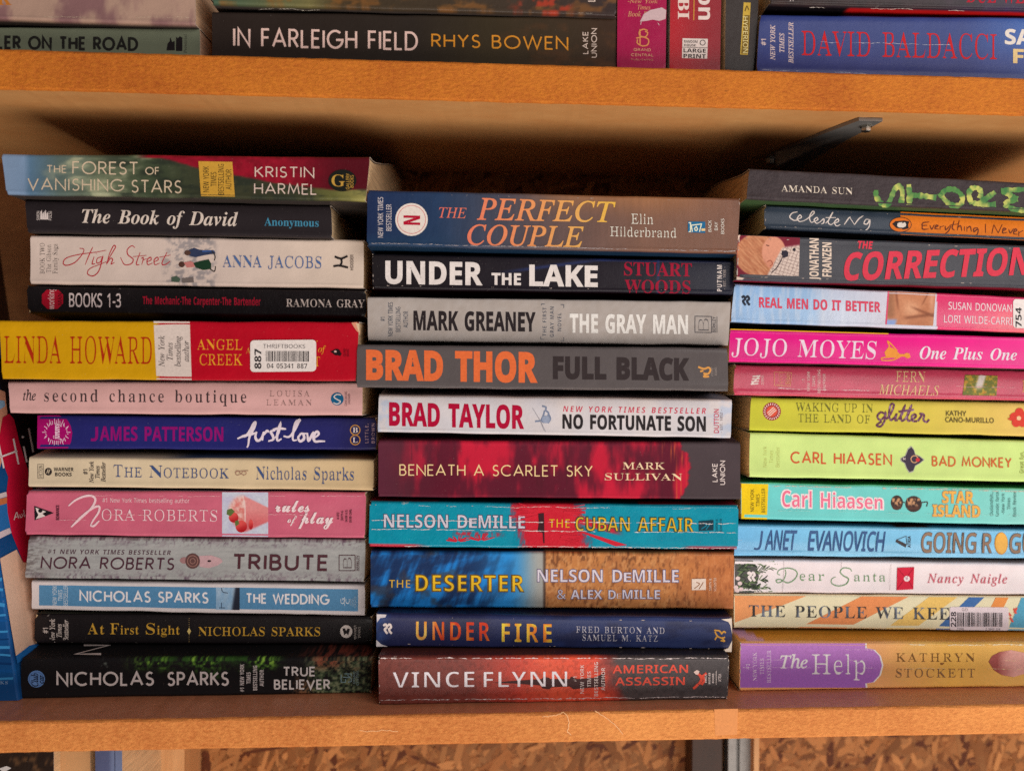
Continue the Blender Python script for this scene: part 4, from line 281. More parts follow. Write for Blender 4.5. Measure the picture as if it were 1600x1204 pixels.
  '3': ',F +H*^+**a*k*i*k+0+*+&+C+#+V+$+c+++i+4+k+@+j+H+g+N+b+S+X+V+L+X+<+Y+.+Y+.+y+=+y+L+z+X+}+`,$+e,++h,1+i,8+g,A+b,H+Y,L+L,N+?,M+4,I*~,@*k,]*x,d++,j+<,n+O,o+k,m+v,i,#,d,,,],1,T,4,K,5,A,2,/,/,(,)+|+w+r+g+l+g+k+{+f,/+],4+V,8+O,;+>,9+.,3*{,(*o+t*f+a*`',
  '4': ',F +^*a+^+.*f+.*f+J+`,m,*,m,*+M,A+M,A+.,*+.,**a +.+M+^+M+^+o+^+~+^,3+_,=+^,=+X,3+Q,(',
  '5': ',F +G*^+**a*n*i*n+1+++(+E+#+U+%+b+,+i+5+k+C+i+O+b+X+U+_+D+a+4+_+&+[*r+e*y,m,,,m,,,I+B,I+>,#+H,%+W,%+h,$+w+{,(+s,1+g,7+X,9+F,8+7,4+*,.*z,%*p+v*h+i*c+Y*_',
  '6': ',F +V*^+C*a+2*g+#*s*t+(*m+=*j+W*m+y*p,.*u,=*},J++,V+8,a+G,i+Y,m+q,o+~,o,/,m,/,L,#,N+s,N+^,L+M,G+B,>+;,2+7+~+5+m+6+m+=+v+F+}+Q,&+a,)+m,(+x,$,%+{,.+t,4+k,9+a,<+T,=+F,<+7,8+*,3*z,+*p+}*h+q*c+e*_ +U+#+`+%+i+,+o+6+q+E+o+R+j+[+b+b+V+d+M+d+F+a+@+[+;+V+9+O+8+I+;+8+?+0+E+)+L+$',
  '7': ',F +#*a+m,J*h,J*h,m,=,m,=,R+N*a',
  '8': ',F +S*^+D*_+6*b++*f*|*l*t*t*o*|*l++*j+7*m+I*u+W+%+c+4+k+(+t*y,#*s,1*p,@*r,N*y,Z+(,d+5,j+C,n+S,o+d,n+r,j,#,d,.,Z,4,N,6,@,4,0,,,#+|+u+o+l,&+`,0+W,6+N,;+D,<+8,:+),4*w,)*m+w*e+g*` +S+}+d,-+i,4+k,=+i,E+d,L+],O+S,Q+I,O+B,L+=,E+;,=+=,4+B,- +R*|+`*~+j+(+o+/+q+9+p+@+m+F+b+O+T+X+Q+Z+F+S+=+L+7+C+5+9+7+0+<+(+F*~',
  '9': ',F +6*^+)*_*w*`*w+%+&+#+3*~+H+$+X+++d+4+k+@+p+N+r+`+p+`+i+V+a+O+U+J+E+I+9+J+/+M+$+R*x+X*r+b*m+m*k+y*j,+*k,:*n,G*s,S*{,]+*,e+5,k+B,n+P,o+d,m+t,f,(,Z,3,I,:,4,<+u,:+S,6+C,1+5,*+&+{*v+o*l+`*e+L*` +P+i+X+j+a+m+k+w+n+}+o,(+k,:+g,B+b,H+Z,L+Q,M+F,K+=,E+8,;+6,,+7+z+<+q+D+k',
 },
 'N': {
  '!': '+N *}+<*w,m+9,m+2+< +**]+#*^*y*b*v*g*t*p*v*x*y*}+#+$+*+&+0+$+6*}+9*x+;*p+9*g+6*b+0*^',
  '"': '+u +N,%+I,m+c,m+^,% *x,%*r,m+1,m+,,%',
  '#': ',Z +#*a+/+>*h+>*h+P+2+P+;+|*r+|*r,3+>,3+I,m+],m+Q,3+y,3,),m,;,m,0,3,S,3,S+|,-+|,$+P,I+P,I+>+|+>+q*a+^*a+i+>+B+>+7*a +E+P+m+P+u+|+M+|',
  '$': ',F +J*P+J*n+-*q*r*w*r+3+.+++J+(+J+_+3+g*~+q*y+w*u+~*r,4*s,>*u,F*y,M+#,T+5,]+J,a+J,y+[,y+[,b+v,^,0,W,),C+q,I+[,L+[+q+z+f,)+`,1+W,5+M,7+A,6+8,3+0,/+),)*~+s*t+[*o+[*P +J+w+J,L+=,I+5,E+/,>+.,6+/,-+4,%+<+{ +[+)+j+,+s+1+y+7+{+?+y+H+t+O+k+T+[+X',
  '%': '-1 +:+P+1+Q+*+T*~+Y*x+a*q+t*n,3*q,L*x,`*},g+),l+1,o+:,o+D,o+L,l+S,g+X,`+^,V+a,L+d,3+a+t+Y+a+S+Y+L+T+D+Q +6*a,F,m,[,m+K*a +:+b+C+e+J+m+N+{+O,3+N,F+J,S+C,[+:,_+2,[++,S+(,E+&,3+(+{+++m+2+e ,V*^,M*_,E*b,>*g,9*n,1+%,/+@,1+Y,8+m,=+t,D+y,L+|,V+},`+|,h+y,o+t,u+m,y+d,|+Y-#+@,}+%,u*n,p*g,i*b,`*_ ,V*o,`*r,f*z,j+-,k+@,j+S,f+a,`+i,V+l,M+i,G+a,C+S,B+@,C+-,G*z,M*r',
  '&': ',r +Q*^+D*_+8*b+.*f+$*l*x*t*s*}*p+,*o+8*r+K*z+Y+-+f+>+q+.,++(,7+%,E+&,N+*,W+.,_+4,e+;,j+C,m+X,p+l,m+{,e,$,_,),W,,,E,),6+|,)+p+x+a+n,:+;,E+N,L+g,e+g,Z+F,R+8,I+,,q*a,P*a,9*x,+*m+x*e+f*` +Q+|+`,*+i,2+n,;+p,E+n,N+i,U+b,Z+W,[+M,Z+D,V+?,N+=,E+?,<+B,3 +Q*s+b*u+p*y+{+#,*+++L+c+?+Y+5+P+/+F+-+9+/+++7*|+C*u',
  "'": '+B *x,%*r,m+1,m+,,%',
  '(': '+W +8*6+&*O*u*l*n+0*l+P*n+q*u,5+&,R+8,m+O,m+>,Q+2,4+++p+)+P+++1+2*n+>*P+N*6',
  ')': '+W *i*6*z*P+**n+2+1+4+P+2+p+*,4*z,Q*i,m+#,m+6,R+B,5+I+q+L+P+I+0+B*l+6*O+#*6',
  '*': ',@ +:+Y*}+g+B,6*l,:*p,S+H,E+B,y+^,y+W,E,1,S,4,:+^,6+~+g+g+Y+O,.',
  '+': ',F +I+#+I+[*n+[*n+o+I+o+I,L+],L+]+o,8+o,8+[+]+[+]+#',
  ',': '+N *l*=*t*`*y+$+8+$+:*}+0*^*}*=',
  '-': '+^ *l+D*l+X+R+X+R+D',
  '.': '+N +**]*~*^*y*b*v*g*t*p*v*x*y*}*~+$+*+&+0+$+6*}+9*x+;*p+9*g+6*b+0*^',
  '/': '+k *d*a+P,m+h,m*{*a',
  '0': ',F +S*^+C*`+6*e++*m*~*y*w+,*r+=*o+P*n+g*p,)*t,A*},U+.,d+5,i+>,m+S,p+c,n+p,i+{,a,),U,0,G,5,6,8+},8+g,7+I,2+1,**y+y*j+q*e+h*a +S*r+^*t+f*w+m*}+r+++v+6+y+C+|+g+y,.+v,<+r,G+m,P+f,V+^,Y+S,[+H,Y+@,V+9,P+4,G+-,.+++g+-+D+4+++9*}+@*w+H*t',
  '1': ',F +N*a+N,2+O,E+O,S+H,L+?,D+*,4*y,D+R,m+f,m+f*a',
  '2': ',F *n*a*n*u+E+L+_+g+g+r+n+}+q,.+s,:+p,H+i,R+_,X+P,Z+C,Y+7,V*},H*p,X*|,b+/,i+?,n+P,o+^,o+i,l+s,h+{,b,&,Y,,,Q,/,G,0,;,.,-,*+z+}+m+t+`+Y+D+1*x+1*v,8*v,8*a',
  '3': ',F +G*^++*a*y*d*m*i*m+#+,*v+G*r+^*u+g*x+m*|+v+-+y+=+x+E+u+M+q+R+k+W+Y+^+B+`+/+`+/+t+B+t+W+w+g+~+p,/+s,=+q,J+j,S+_,Y+O,[+A,Y+5,V*z,J*n,[*z,c+-,j+=,n+O,o+^,o+j,l+u,h+},b,(,Z,-,R,0,I,0,?,.,.,%+{+t+r+d+l+d+k+x+f,$+b,++[,4+N,6+=,4+-,/*z,$*n+r*f+_*`',
  '4': ',F +i*a+i+2*g+2*g+F+g,n,#,n,#+G,@+G,@+2,#+2,#*a *~+G+i+G+i,)+i,A+j,T+i,T+c,I+],?',
  '5': ',F +I*^+-*a*|*d*r*i*r+#*}*z+.*v+I*r+]*u+l*}+r+&+v+.+x+7+y+A+v+Q+s+X+n+_+g+c+_+f+H+i+7+g+&+e*v+l*~,m,),m,),V+7,V+2+z+?+|+P+}+_+|+k+y+v+t,$+n,-+f,2+[,5+P,6+C,5+5,2+),,*y+~*o+t*h+h*c+Y*_',
  '6': ',F +V*^+E*a+5*g+(*s*y+(*r+>*p+X*q+m*s,&*y,:+%,K+1,Z+@,f+T,m+n,o+z,o,*,m,*,X+z,Z+n,[+],Z+N,U+C,N+;,D+5,8+0,++,+i+.+i+5+q+?+x+L+}+[,#+h+~+s+{+|+w,*+p,0+h,5+^,8+Q,9+D,8+6,5+),0*y,)*p+{*h+p*c+d*_ +V*r+f*u+r*}+w+(+z+0+}+D+z+T+s+b+n+g+h+j+W+m+K+k+A+g+8+a+2+Y+.+Q+-+H+.+=+1+1+7+&+?*z+I*t',
  '7': ',F ++*a+z,V*m,V*m,m,8,m,8,Z+E*a',
  '8': ',F +S*^+E*_+8*b+-*f+#*l*x*s*r*|*o++*n+7*p+C*t+N*z+W+&+_+;+k+.+t*~,#*w,1*t,A*v,N*|,Z+*,d+5,j+C,n+S,o+k,m+t,i+},d,),],.,T,1,K,2,A,1,6,-,,,&,#+{+x+i+m+~+`,,+W,2+N,7+D,8+8,7+,,4*},/*t,&*l+y*f+n*b+b*_ +T+v+a+|+l,)+s,3+v,@+s,L+l,T+a,Z+R,[+E,Z+:,T+3,L+0,@+2,7+5,/+;,)+B,# +S*q+e*s+r*z+z+*+|+7+y+D+q+O+d+W+S+`+O+b+?+X+4+O+-+D+*+7+-+*+4*z+A*s',
  '9': ',F +:*^+-*_*|*a*|*u+-*s+9*r+J*s+X*x+d+#+m+.+s+9+w+F+{+e+y+e+r+]+h+T+Z+O+K+N+?+O+4+R+++V*~+^*w+f*r+p*o+|*n,.*p,@*v,P+#,^+0,h+?,n+Q,o+c,m+s,f,$,Z,/,I,6,4,8+u,7+`,4+K,/+8,&+&+v*s+g*h+R*a +P+a+]+c+g+g+o+l+v+t+y+|+{,)+z,5+v,@+q,K+i,S+^,Y+Q,[+B,X+5,P+1,I+-,B++,.+-+x+4+l+9+g+?+d',
  ':': '+N +*+v*~+w*y+{*v,$*t,-*v,6*y,<*~,?+*,@+0,?+6,<+9,6+;,-+9,$+6+{+0+w +**]*~*^*y*b*v*g*t*p*v*x*y*}*~+$+*+&+0+$+6*}+9*x+;*p+9*g+6*b+0*^',
  ';': '+N +)+v*~+w*y+{*u,$*t,-*u,6*y,<*~,?+),@+0,?+5,<+9,6+:,-+9,$+5+{+0+w *i*=*o*S*s*k*w+$+5+$+7*}+-*^*{*=',
  '<': ',F ,8+$*n+^*n+k,8,O,8,:+-+f,8+:',
  '=': ',F *p+w*p,/,6,/,6+w *p+@*p+S,6+S,6+@',
  '>': ',F *n+$*n+:+z+e*n,:*n,O,8+k,8+^',
  '?': '+| +,+<+,+C+.+U+5+d+B+r+R,%+[,1+^,?+[,J+U,S+K,X+=,Z+0,Y+$,V*m,O*d,b*|,l+/,o+>,o+J,o+U,l+_,h+g,c+m,[+q,S+t,J+u,?+t,4+q,++f+v+T+g+F+Y+@+N+>+A+>+< +6*]+/*^+**b+&*g+$*p+&*x+**}+/+$+6+&+<+$+B*}+E*x+F*p+E*g+B*b+<*^',
  '@': '-D +{*H+^*K+P*O+D*T+9*Z+0*c+(*l*}*w*w+(*t+4*q+Q*s+j*x,%+&,:+4,K+D,Y+X,d+o,k,-,m,H,j,`,a,t,R-&,?--,4-1,(-4+g-1+N-.+B-(+8,}+0,u+),k+$,`*~,T+$,L+*,F+2,C+;,B+;,<+2,4+*,)+$+w*~+m+#+e+&+^+++V+1+N+A+K+U+M+g+R+v+[,&+g,0+u,6,*,8,A,6,S,1,Q+U,P+N,P+K,R+?,U+9,[+5,b+4,j+6,p+;,u+C,y+M,|+g,z+~,r,6,f,F,U,Q,C,X,-,Z+l,W+`,S+T,M+A,>+4,++,+n+)+R+*+?+.+/+5*|+>*p+J*g+W*`+i*[+{*Z,0*[,@*^,Z*f,Z*S,@*K +{+4,,+7,5+?,;+L,=+^,>,#,6,%,+,&+z,$+p+{+i+t+e+k+b+`+a+U+c+F+h+<+p+6',
  'A': ',X *a*a+Q,n+h,n,W*a,>*a,&+A+5+A*y*a +=+W+{+W+f,7+c,?+_,J+[,T+W,C+S,7',
  'B': ',[ *{*a*{,m+W,m+w,j,),g,3,b,;,[,A,S,E,H,F,<,C,-,<+{,1+r+|+m+|+k,-+i,7+d,@+^,F+U,K+J,L+=,K+0,H+$,B*w,:*o,0*i,$*e+s*b+d*a +8+u+]+u+r+w,#+},*,,,-,:,*,G,%,L+},P+n,U+X,W+8,W +8*u+`*u+v*x+}*{,(+#,0+0,2+>,0+L,(+W+}+[+u+_+^+a+8+a',
  'C': ',V +o*^+T*a+H*e+>*j+4*q+,*y*{+2*t+J*q+g*t,&*|,?+.,S+@,c+K,h+W,l+t,o,5,m,M,d,D,O,0,V+s,Y+e,X+W,T+K,N+B,E+:,9+4,,+1+x+0+g+1+U+4+F+9+9+@+-+J+#+U*y+d*u+s*t,0*v,F*{,F*f,0*`',
  'D': ',q *{*a*{,m+[,m+w,j,3,b,F,T,T,A,Y,6,^,*,a+i,_+Q,Y+=,Q+,,E*z,7*o,%*g+m*c+V*a +8*v+R*v+f*w+u*z,(+$,3+.,;+8,A+F,E+U,F+h,E+z,A,.,<,;,3,E,),M+w,S+i,V+X,W+8,W',
  'E': ',A *{*a*{,m,1,m,1,W+8,W+8+v,,+v,,+a+8+a+8*v,1*v,1*a',
  'F': ',7 *{*a*{,m,1,m,1,W+8,W+8+n,,+n,,+W+8+W+8*a',
  'G': ',q +s*^+W*a+K*e+@*j+6*q+.*y*|+1*t+J*q+g*t,(*},@+),J+1,T+D,c+P,i+^,l+{,o,>,m,Y,d,P,N,9,V+y,Y+i,X+Z,T+M,N+C,E+:,9+4,,+1+x+0+g+1+P+7+=+A+.+N*}+b*v+y*s,3*u,D*x,D+V+t+V+t+l,]+l,]*h,<*a',
  'H': ',t *{*a*{,m+8,m+8+v,A+v,A,m,Y,m,Y*a,A*a,A+`+8+`+8*a',
  'I': '+b *l*a*l*o+&*t+&,X*l,_*l,m+V,m+V,_+?,X+?*t+V*o+V*a',
  'J': '+O *`*-*T*.*K*0*K*E*T*C*_*B*l*E*r*I*v*N*y*V*z*b*z,m+7,m+7*d+6*V+3*K+/*B+)*:*}*4*t*0*k*.',
  'K': ',R *{*a*{,m+8,m+8+h+I+{+Y,2,3,m,O,m+^+s,R*a,6*a+L+c+8+P+8*a',
  'L': ',9 *{*a*{,m+8,m+8*v,2*v,2*a',
  'M': '-F *{*a*{,m+D,m,$+),%+),c,m-,,m-,*a,o*a,o+},o,>,q,T,o,T,/*a+v*a+6,T+4,T+6,>+6+{+6*a',
  'N': ',y *{*a*{,m+<,m,H+&,I+&,I+4,H+G,H+Z,H,m,_,m,_*a,B*a+5,K+4,K+6,4+6+r+6*a',
  'O': '-# +p*^+T*a+H*e+=*k+4*q+,*z*{+2*t+K*q+g*t,(*{,@+,,T+=,c+H,i+T,m+p,p,0,m,;,i,F,d,W,T,d,@,l,(,n+g,l+J,d+2,W*y,F*k,;*e,0*a +p*s,#*u,1*x,<+#,E+-,K+8,P+F,S+U,T+g,S+x,P,-,K,:,E,E,<,N,1,T,#,X+p,Z+a,X+S,T+H,N+?,E+9,:+4,-+1+x+0+g+1+U+4+F+9+8+?+-+H+#+S*x+a*u',
  'P': ',O *{*a*{,m+S,m+e,l+t,i,%,d,0,^,7,U,=,K,@,@,A,3,?,#,:+q,0+d+}+Y+i+S+N+Q+8+Q+8*a +8+f+L+f+d+i+u+o+{+t,#+{,&,(,(,2,$,C+|,I+w,N+h,U+Q,W+8,W',
  'Q': '-# ,A*2+w*_+s*^+p*^+T*a+H*e+=*k+4*q+,*z*{+2*t+K*q+g*t,(*{,@+,,T+=,c+H,i+T,m+p,p,0,m,;,i,F,d,W,T,d,@,l,(,n+g,n+U,k+F,f+7,`+*,W*z,N*p,C*i,6*c,d*2 +p*s,#*u,1*x,<+#,E+-,K+8,P+F,S+U,T+g,S+x,P,-,K,:,E,E,<,N,1,T,#,X+p,Z+a,X+S,T+H,N+?,E+9,:+4,-+1+x+0+g+1+U+4+F+9+8+?+-+H+#+S*x+a*u',
  'R': ',S *{*a*{,m+U,m+g,l+u,i,%,e,0,_,7,W,=,M,@,B,A,5,?,&,;+w,5+n,-+g+u+],O*a,3*a+_+U+8+U+8*a +8+k+U+k+j+m+x+t,$,#,(,4,$,D+|,J+x,O+i,U+T,W+8,W',
  'S': ',? +H*^++*a*o*g*o+#+,*w+:*t+I*s+]*u+k*|+s+*+v+7+u+@+r+G+l+M+d+S+H+`+2+j*~+u*x+|*t,**q,>*s,L*y,X+&,b+4,j+B,n+S,o+q,m,.,e,&,O+l,V+S,Y+C,W+8,R+1,I+/,=+0,4+3,-+8,&+@+}+X+r+v+d,$+],-+R,1+G,3+9,2+-,.*~,(*t+{*m+q*f+f*b+W*_',
  'T': ',A +E*a+E,W*d,W*d,m,>,m,>,W+^,W+^*a',
  'U': ',q +h*^+V*`+H*c+;*i+1*r+)*|*~+-*z+;*y+J*y,m+6,m+6+I+9+5+=+,+C+$+J*{+S*v+^*t+j*s+v*t,$*w,.*{,4+%,=+6,@+J,@,m,X,m,X+J,V+7,P+%,F*s,7*h,$*a',
  'V': ',M +K*a*a,m*z,m+K+K+R+5+W*|+[+5+d+K,4,m,M,m+d*a',
  'W': '-L +<*a*d,m*},m+@+Q+F+9+I*~+M+:+T+R+v,m,4,m,X+Q,_+9,c*~,g+9,m+Q-/,m-H,m,p*a,W*a,2,*,-,9,*,G,(,P,$,A+z,)+T*a',
  'X': ',I *b*a+G+k*f,m+%,m+U+|,*,m,D,m+c+k,H*a,-*a+T+Y*|*a',
  'Y': ',D +F*a+F+O*a,m*{,m+R+i,*,m,D,m+_+P+_*a',
  'Z': ',F *k*a*k*s+v,V*n,V*n,m,8,m,8,Z+-*v,;*v,;*a',
  '[': '+_ *v*6*v,m+X,m+X,X+3,X+3*I+X*I+X*6',
  '\\': '+k +P*a*d,m*{,m+i*a',
  ']': '+_ *h*6*h*I+2*I+2,X*h,X*h,m+I,m+I*6',
  '^': ',F *k+N+I,n+W,n,;+N,%+N+P,T+$+N',
  '_': '+~ *`*7*`*H,#*H,#*7',
  '`': '+Q +7,O+),[*v,l*l,x*l,{+-,{+4,m+>,_+G,R+G,O',
  'a': ',C +@*^+.*a*z*i*u*o*q*v*n+#*m+.*n+8*r+A*w+I*~+O+-+T+9+X+W+]+q+^+q+f+o+v+i,#+`,*+R,++=,(+)+{*},2+9,;+F,>+S,>+k,<+t,8+{,3,%,,,*,#,,+u,-+i,-*a+w*a+r*u+q*u+g*k+]*d+P*` +E*q+V*t+d*{+j+%+n+-+q+?+q+L+Z+L+D+I+5+C+-+:+++.+-*~+2*w+;*s',
  'b': ',Q +b*^+R*`+E*d+<*k+4*s+3*s+.*a*x*a*x,y+4,y+4,F+4,5+3,)+4,)+<,1+E,8+R,=+b,>+o,=+z,:,),4,2,,,9+|,>+o,A+`,B+N,A+=,>+-,9*|,2*q,)*i+z*c+o*_ +_*r+h*s+o*u+v*z+{+$,(+7,*+N,(+g,$+p+{+x+v+~+o,&+g,*+^,++R,*+J,(+C+~+=+y+7+h+4+O+4+N+7+6+=+$+C*z+J*u+S*s',
  'c': ',- +W*^+E*`+5*f+&*p*x*~*r+6*p+M*r+f*y+y+(,-+6,7+F,=+X,?+n,<,#,7+x+~+i,(+X,*+N,)+E,&+>+}+8+w+3+p+0+f+-+M+0+6+3+-+8+%+=*{+D*v+M*t+V*s+l*u+}*{+}*f+m*`',
  'd': ',Q +P*^+C*_+8*c+.*i+$*q*y*{*t+-*q+<*p+N*q+`*t+o*y+|+$,,+.,4+8,:+C,=+P,?+`,=+l,8+v,2+~,),#,)+~,4+~,?+~,y,:,y,:*a,&*a,#*t+~*t+v*l+m*e+`*` +T*r+_*s+h*u+o*y+u*~+|+3+~+I+~+M+|+f+u+x+p+~+i,&+_,*+S,++J,*+C,&+<+~+7+w+0+e+-+M+0+6+7+$+<*z+C*u+K*s',
  'e': ',D +Z*^+G*`+6*g+(*q*y+#*r+7*p+M*r+d*x+v+%,*+3,6+C,<+T,?+g,=+u,7,%,-,/+{,4+k,6+X,6+I+-+I+1+4+4+++:+#+@*z+H*v+Q*s+[*r+t*u,/*|,/*h+u*a +.+]+x+]+v+n+p+{+k,$+e,(+T,++E,)+9+{+2+n',
  'f': '+c *~*a*~,**e,**e,5*~,=*~,E+#,R+%,^+*,g+0,n+6,t+>,w+R,{+c,y+o,v+i,c+_,f+R,g+H,e+A,_+<,T+;,E+;,<+`,<+`,*+;,*+;*a',
  'g': ',Q +T){+7)}*{*)*{*>++*9+8*6+U*3+g*6+s*>+{*K+~*]+~*b+~*l,#*t+~*t+v*k+k*d+_*`+P*^+C*`+7*c+-*i+#*r*y*}*t+.*q+=*p+N*q+_*t+n*y+z+#,*+-,3+7,:+C,=+P,?+^,=+k,9+u,3+~,),#,),(,<,:,<,:*_,9*O,6*C,2*8,+*/+}*(+r)~+d)| +T*r+g*u+o*x+t*}+y+)+|+2+~+H+~+N+|+h+y+r+t+y+n,#+g,(+^,*+S,++K,*+C,&+=+~+7+w+0+f+-+M+0+6+7+$+<*z+C*u+K*s',
  'h': ',R *x*a*x,y+4,y+4,<+3,(+5,(+=,2+H,9+T,=+c,>+o,>+z,;,(,7,/,2,5,+,9+},;+r,<+e,<*a,$*a,$+c+~+r+x+}+n,)+`,++T,*+J,&+C+~+=+x+7+h+4+P+4*a',
  'i': '+K +),T*~,U*z,X*w,]*v,d*w,k*z,o*~,r+),s+.,r+2,o+6,k+7,d+6,]+2,X+.,U *x*a*x,<+4,<+4*a',
  'j': '+K +),T*~,U*z,X*w,]*v,d*w,k*z,o*~,r+),s+.,r+2,o+6,k+7,d+6,]+2,X+.,U *g){*Z){*Q)~*Q*6*Z*4*d*3*l*4*r*8*v*?*x*J*x,<+4,<+4*K+2*9++*++$*%*y)}',
  'k': ',; *x*a*x,y+4,y+4+i+4+]+3+P+4+P+9+V+@+`+E+f+t,<,5,<+U+X,9*a+x*a+E+I+4+;+4*a',
  'l': '+K *x*a*x,y+4,y+4*a',
  'm': '-M *x*a*x,<+0,<+3,(+5,(+=,2+G,9+S,=+`,?+p,=+|,9,+,1,1,%,3,%,;,1,F,9,S,=,b,?,m,>,w,<-$,8-+,2-1,+-4+}-7+e-7*a,{*a,{+d,y+s,t+},k,),^,+,K,(,D,#,?+z,8+k,6+V,6*a+y*a+y+d+x+s+r+}+i,)+[,++Q,*+H,&+B+~+=+x+7+h+4+Q+4*a',
  'n': ',R *x*a*x,<+0,<+3,(+5,(+=,2+H,9+U,=+c,?+o,>+z,<,(,8,/,2,5,+,9+},;+r,<+e,<*a,$*a,$+c+~+r+x+}+n,)+`,++T,*+J,&+C+~+>+x+7+h+4+Q+4*a',
  'o': ',O +W*^+E*`+5*g+(*r*x+%*r+8*p+N*q+`*t+o*z+|+&,++1,4+<,:+I,=+X,?+k,<+{,6,-,+,8+x,>+e,@+N,?+=,;+/,6*},.*r,#*i+t*c+g*` +W*r+c*s+k*v+s*z+x+%,$+7,(+N,$+f+x+w+s+~+k,&+b,*+W,++M,*+D,&+=+~+7+w+0+f+-+N+0+7+7+%+=*z+D*v+M*s',
  'p': ',Q *x){*x,<+0,<+3,(+4,(+<,1+E,8+R,=+b,?+o,>+z,:,),4,2,,,9+},>+p,A+a,B+N,A+=,>+.,9*|,2*q,)*i+z*c+o*`+b*^+R*`+F*e+<*k+4*s+3*s+4*h+4*[+4){ +_*r+k*t+t*y+|+&,%+2,)+?,*+O,(+f+{+w+v+}+o,&+g,*+^,++S,*+J,(+C,#+>+y+7+j+4+S+4+N+7+7+=+$+C*z+J*v+S*s',
  'q': ',Q +~){+~*^+~*i,#*t+}*t+v*l+l*e+`*`+O*^+C*_+8*c+.*i+$*q*y*{*t+-*q+<*p+N*q+`*t+o*y+|+$,,+.,4+8,:+D,=+P,?+a,=+m,8+v,1+~,(,#,(,(,<,:,<,:){ +T*r+_*s+h*u+o*y+t*~+{+3+~+I+~+M+|+g+u+x+o+~+h,(+_,*+S,++J,*+C,&+<+~+7+w+0+e+-+M+0+6+7+$+<*z+C*v+K*s',
  'r': '+v *x*a*x,<+0,<+3+}+4+}+<,-+F,6+R,=+a,?+j,>+r,=+o,&+g,)+_,)+T,(+J+~+A+w+:+m+6+a+4+S+4*a',
  's': ',- +A*^+&*a*o*g*o*}+)*u+5*r+B*q+Q*s+]*w+c*~+e+,+b+5+V+>+@+H+(+R*{+X*t+`*p+i*o+t*p+|*r,)*w,/*~,5+4,<+J,?+c,<+y,5+q+}+^,)+H,++;,*+2,&+,+|+*+u+++o+.+k+9+c+O+X+h+N+p+H+v+A+z+8+|+.+{+#+x*v+s*o+l*i+d*d+Y*a',
  't': '+h +I*^+>*_+4*b++*h+$*p*{*{*z+0*z,**e,**e,5*z,>+(,^+6,^+6,<+a,<+a,*+6,*+6+0+8+$+=*x+D*s+M*r+X*s+b*u+b*c+V*`',
  'u': ',R +P*^+C*_+9*a+0*e+(*k*~*r*z*{*w++*v+8*v,<+3,<+3+9+5+*+;*{+E*t+S*r+_*s+h*u+p*y+u+#+|+5,#+K,#,<,;,<,;*a,(*a,#*t+~*t+v*j+k*d+^*`',
  'v': ',4 +=*a*a,<*z,<+>+A+B+4+G+%+I*v+K*v+N+%+R+4+W+A+v,<,4,<+X*a',
  'w': '-$ +0*a*d,<*|,<+5+I+;+2+?*y+@*y+B+*+F+8+I+E+d,<+~,<,;+E,A+1,E*z,F*z,J+1,P+I,e,<,},<,T*a,8*a+{+W+u+n+q,#+p,#+l+n+f+W+K*a',
  'x': ',: *f*a+?+P*h,<+(,<+M+a+s,<,3,<+[+P,5*a+u*a+M+?+$*a',
  'y': ',5 *x){*l){*d)}*d*4*k*3*t*3+#*5+-*:+3*B+9*L+@*`*a,<*{,<+?+D+F+0+K*x+L*x+Q+.+X+D+v,<,5,<+Q*L+H*:+=*,+7*%+/)~',
  'z': ',* *k*a*k*q+_,**p,**p,<+y,<+y,*+,*s+{*s+{*a',
  '{': '+m +d*6+M*8+=*@+6*F+2*N+/*V+.*a+.+.+,+9+%+A*w+F*i+G*i+[*w+]+%+b+,+i+.+u+.,A+/,K+2,T+7,[+=,b+N,j+d,m+d,X+W,W+N,R+H,K+F,?+F+t+D+g+>+^+5+V+(+R+(+P+5+L+>+E+D+<+F+/+F*c+H*W+M*O+W*K+d*I',
  '|': '+{ +6*1+6-0+J-0+J*1',
  '}': '+m *j*6*j*I*v*K+#*O+**W+,*c+,+/+.+<+4+E+=+L+J+P+J+Q+=+U+4+]+.+g+,+s+,,?+*,K+$,R*v,W*j,X*j,m+$,j+6,b+<,[+@,T+C,K+D,A+D+u+F+i+L+a+W+]+f+[+f+G+W+E+L+A+F+:+D+.+D*a+C*V+@*M+;*F+5*@+#*8',
  '~': ',F *n+S*n+i*u+o*}+t+*+v+4+w+C+v+W+o+h+i+t+g+|+i,)+l,8+w,8+c,1+[,)+W+|+T+s+S+c+U+N+]+>+b+2+d+*+c*}+_',
 },
}
_AL = ''.join(chr(c) for c in range(35, 127) if chr(c) not in "\\'\"")
_AI = {c: i for i, c in enumerate(_AL)}


def _dec(s):
    v = [(_AI[s[i]] * 90 + _AI[s[i + 1]] - 600) / 400.0 for i in range(0, len(s), 2)]
    return v


GL = {}
for _k, _d in FONT.items():
    for _ch, _s in _d.items():
        _p = _s.split(' ')
        loops = []
        for q in _p[1:]:
            if q:
                v = _dec(q)
                loops.append(np.array(v).reshape(-1, 2))
        GL[_k, _ch] = (_dec(_p[0])[0], loops)
CAP = {k: max(l[:, 1].max() for l in GL[k, 'H' if (k, 'H') in GL else 'T'][1]) for k in FONT}

# ------------------------------------------------------------------ pixel rays -> world
Fv, Rv, Uv = (np.array(v) for v in (_F, _R, _U))


def rays(px, py):
    px = np.asarray(px, float); py = np.asarray(py, float)
    return Fv + ((px - PPX) / FOC)[..., None] * Rv + ((602 - py) / FOC)[..., None] * Uv


def onY(px, py, Y):
    """points of the plane Y metres behind the shelf front"""
    d = rays(px, py)
    return d * ((D0 + np.asarray(Y, float)) / d[..., 1])[..., None]


def onZ(px, py, z):
    d = rays(px, py)
    return d * (z / d[..., 2])[..., None]


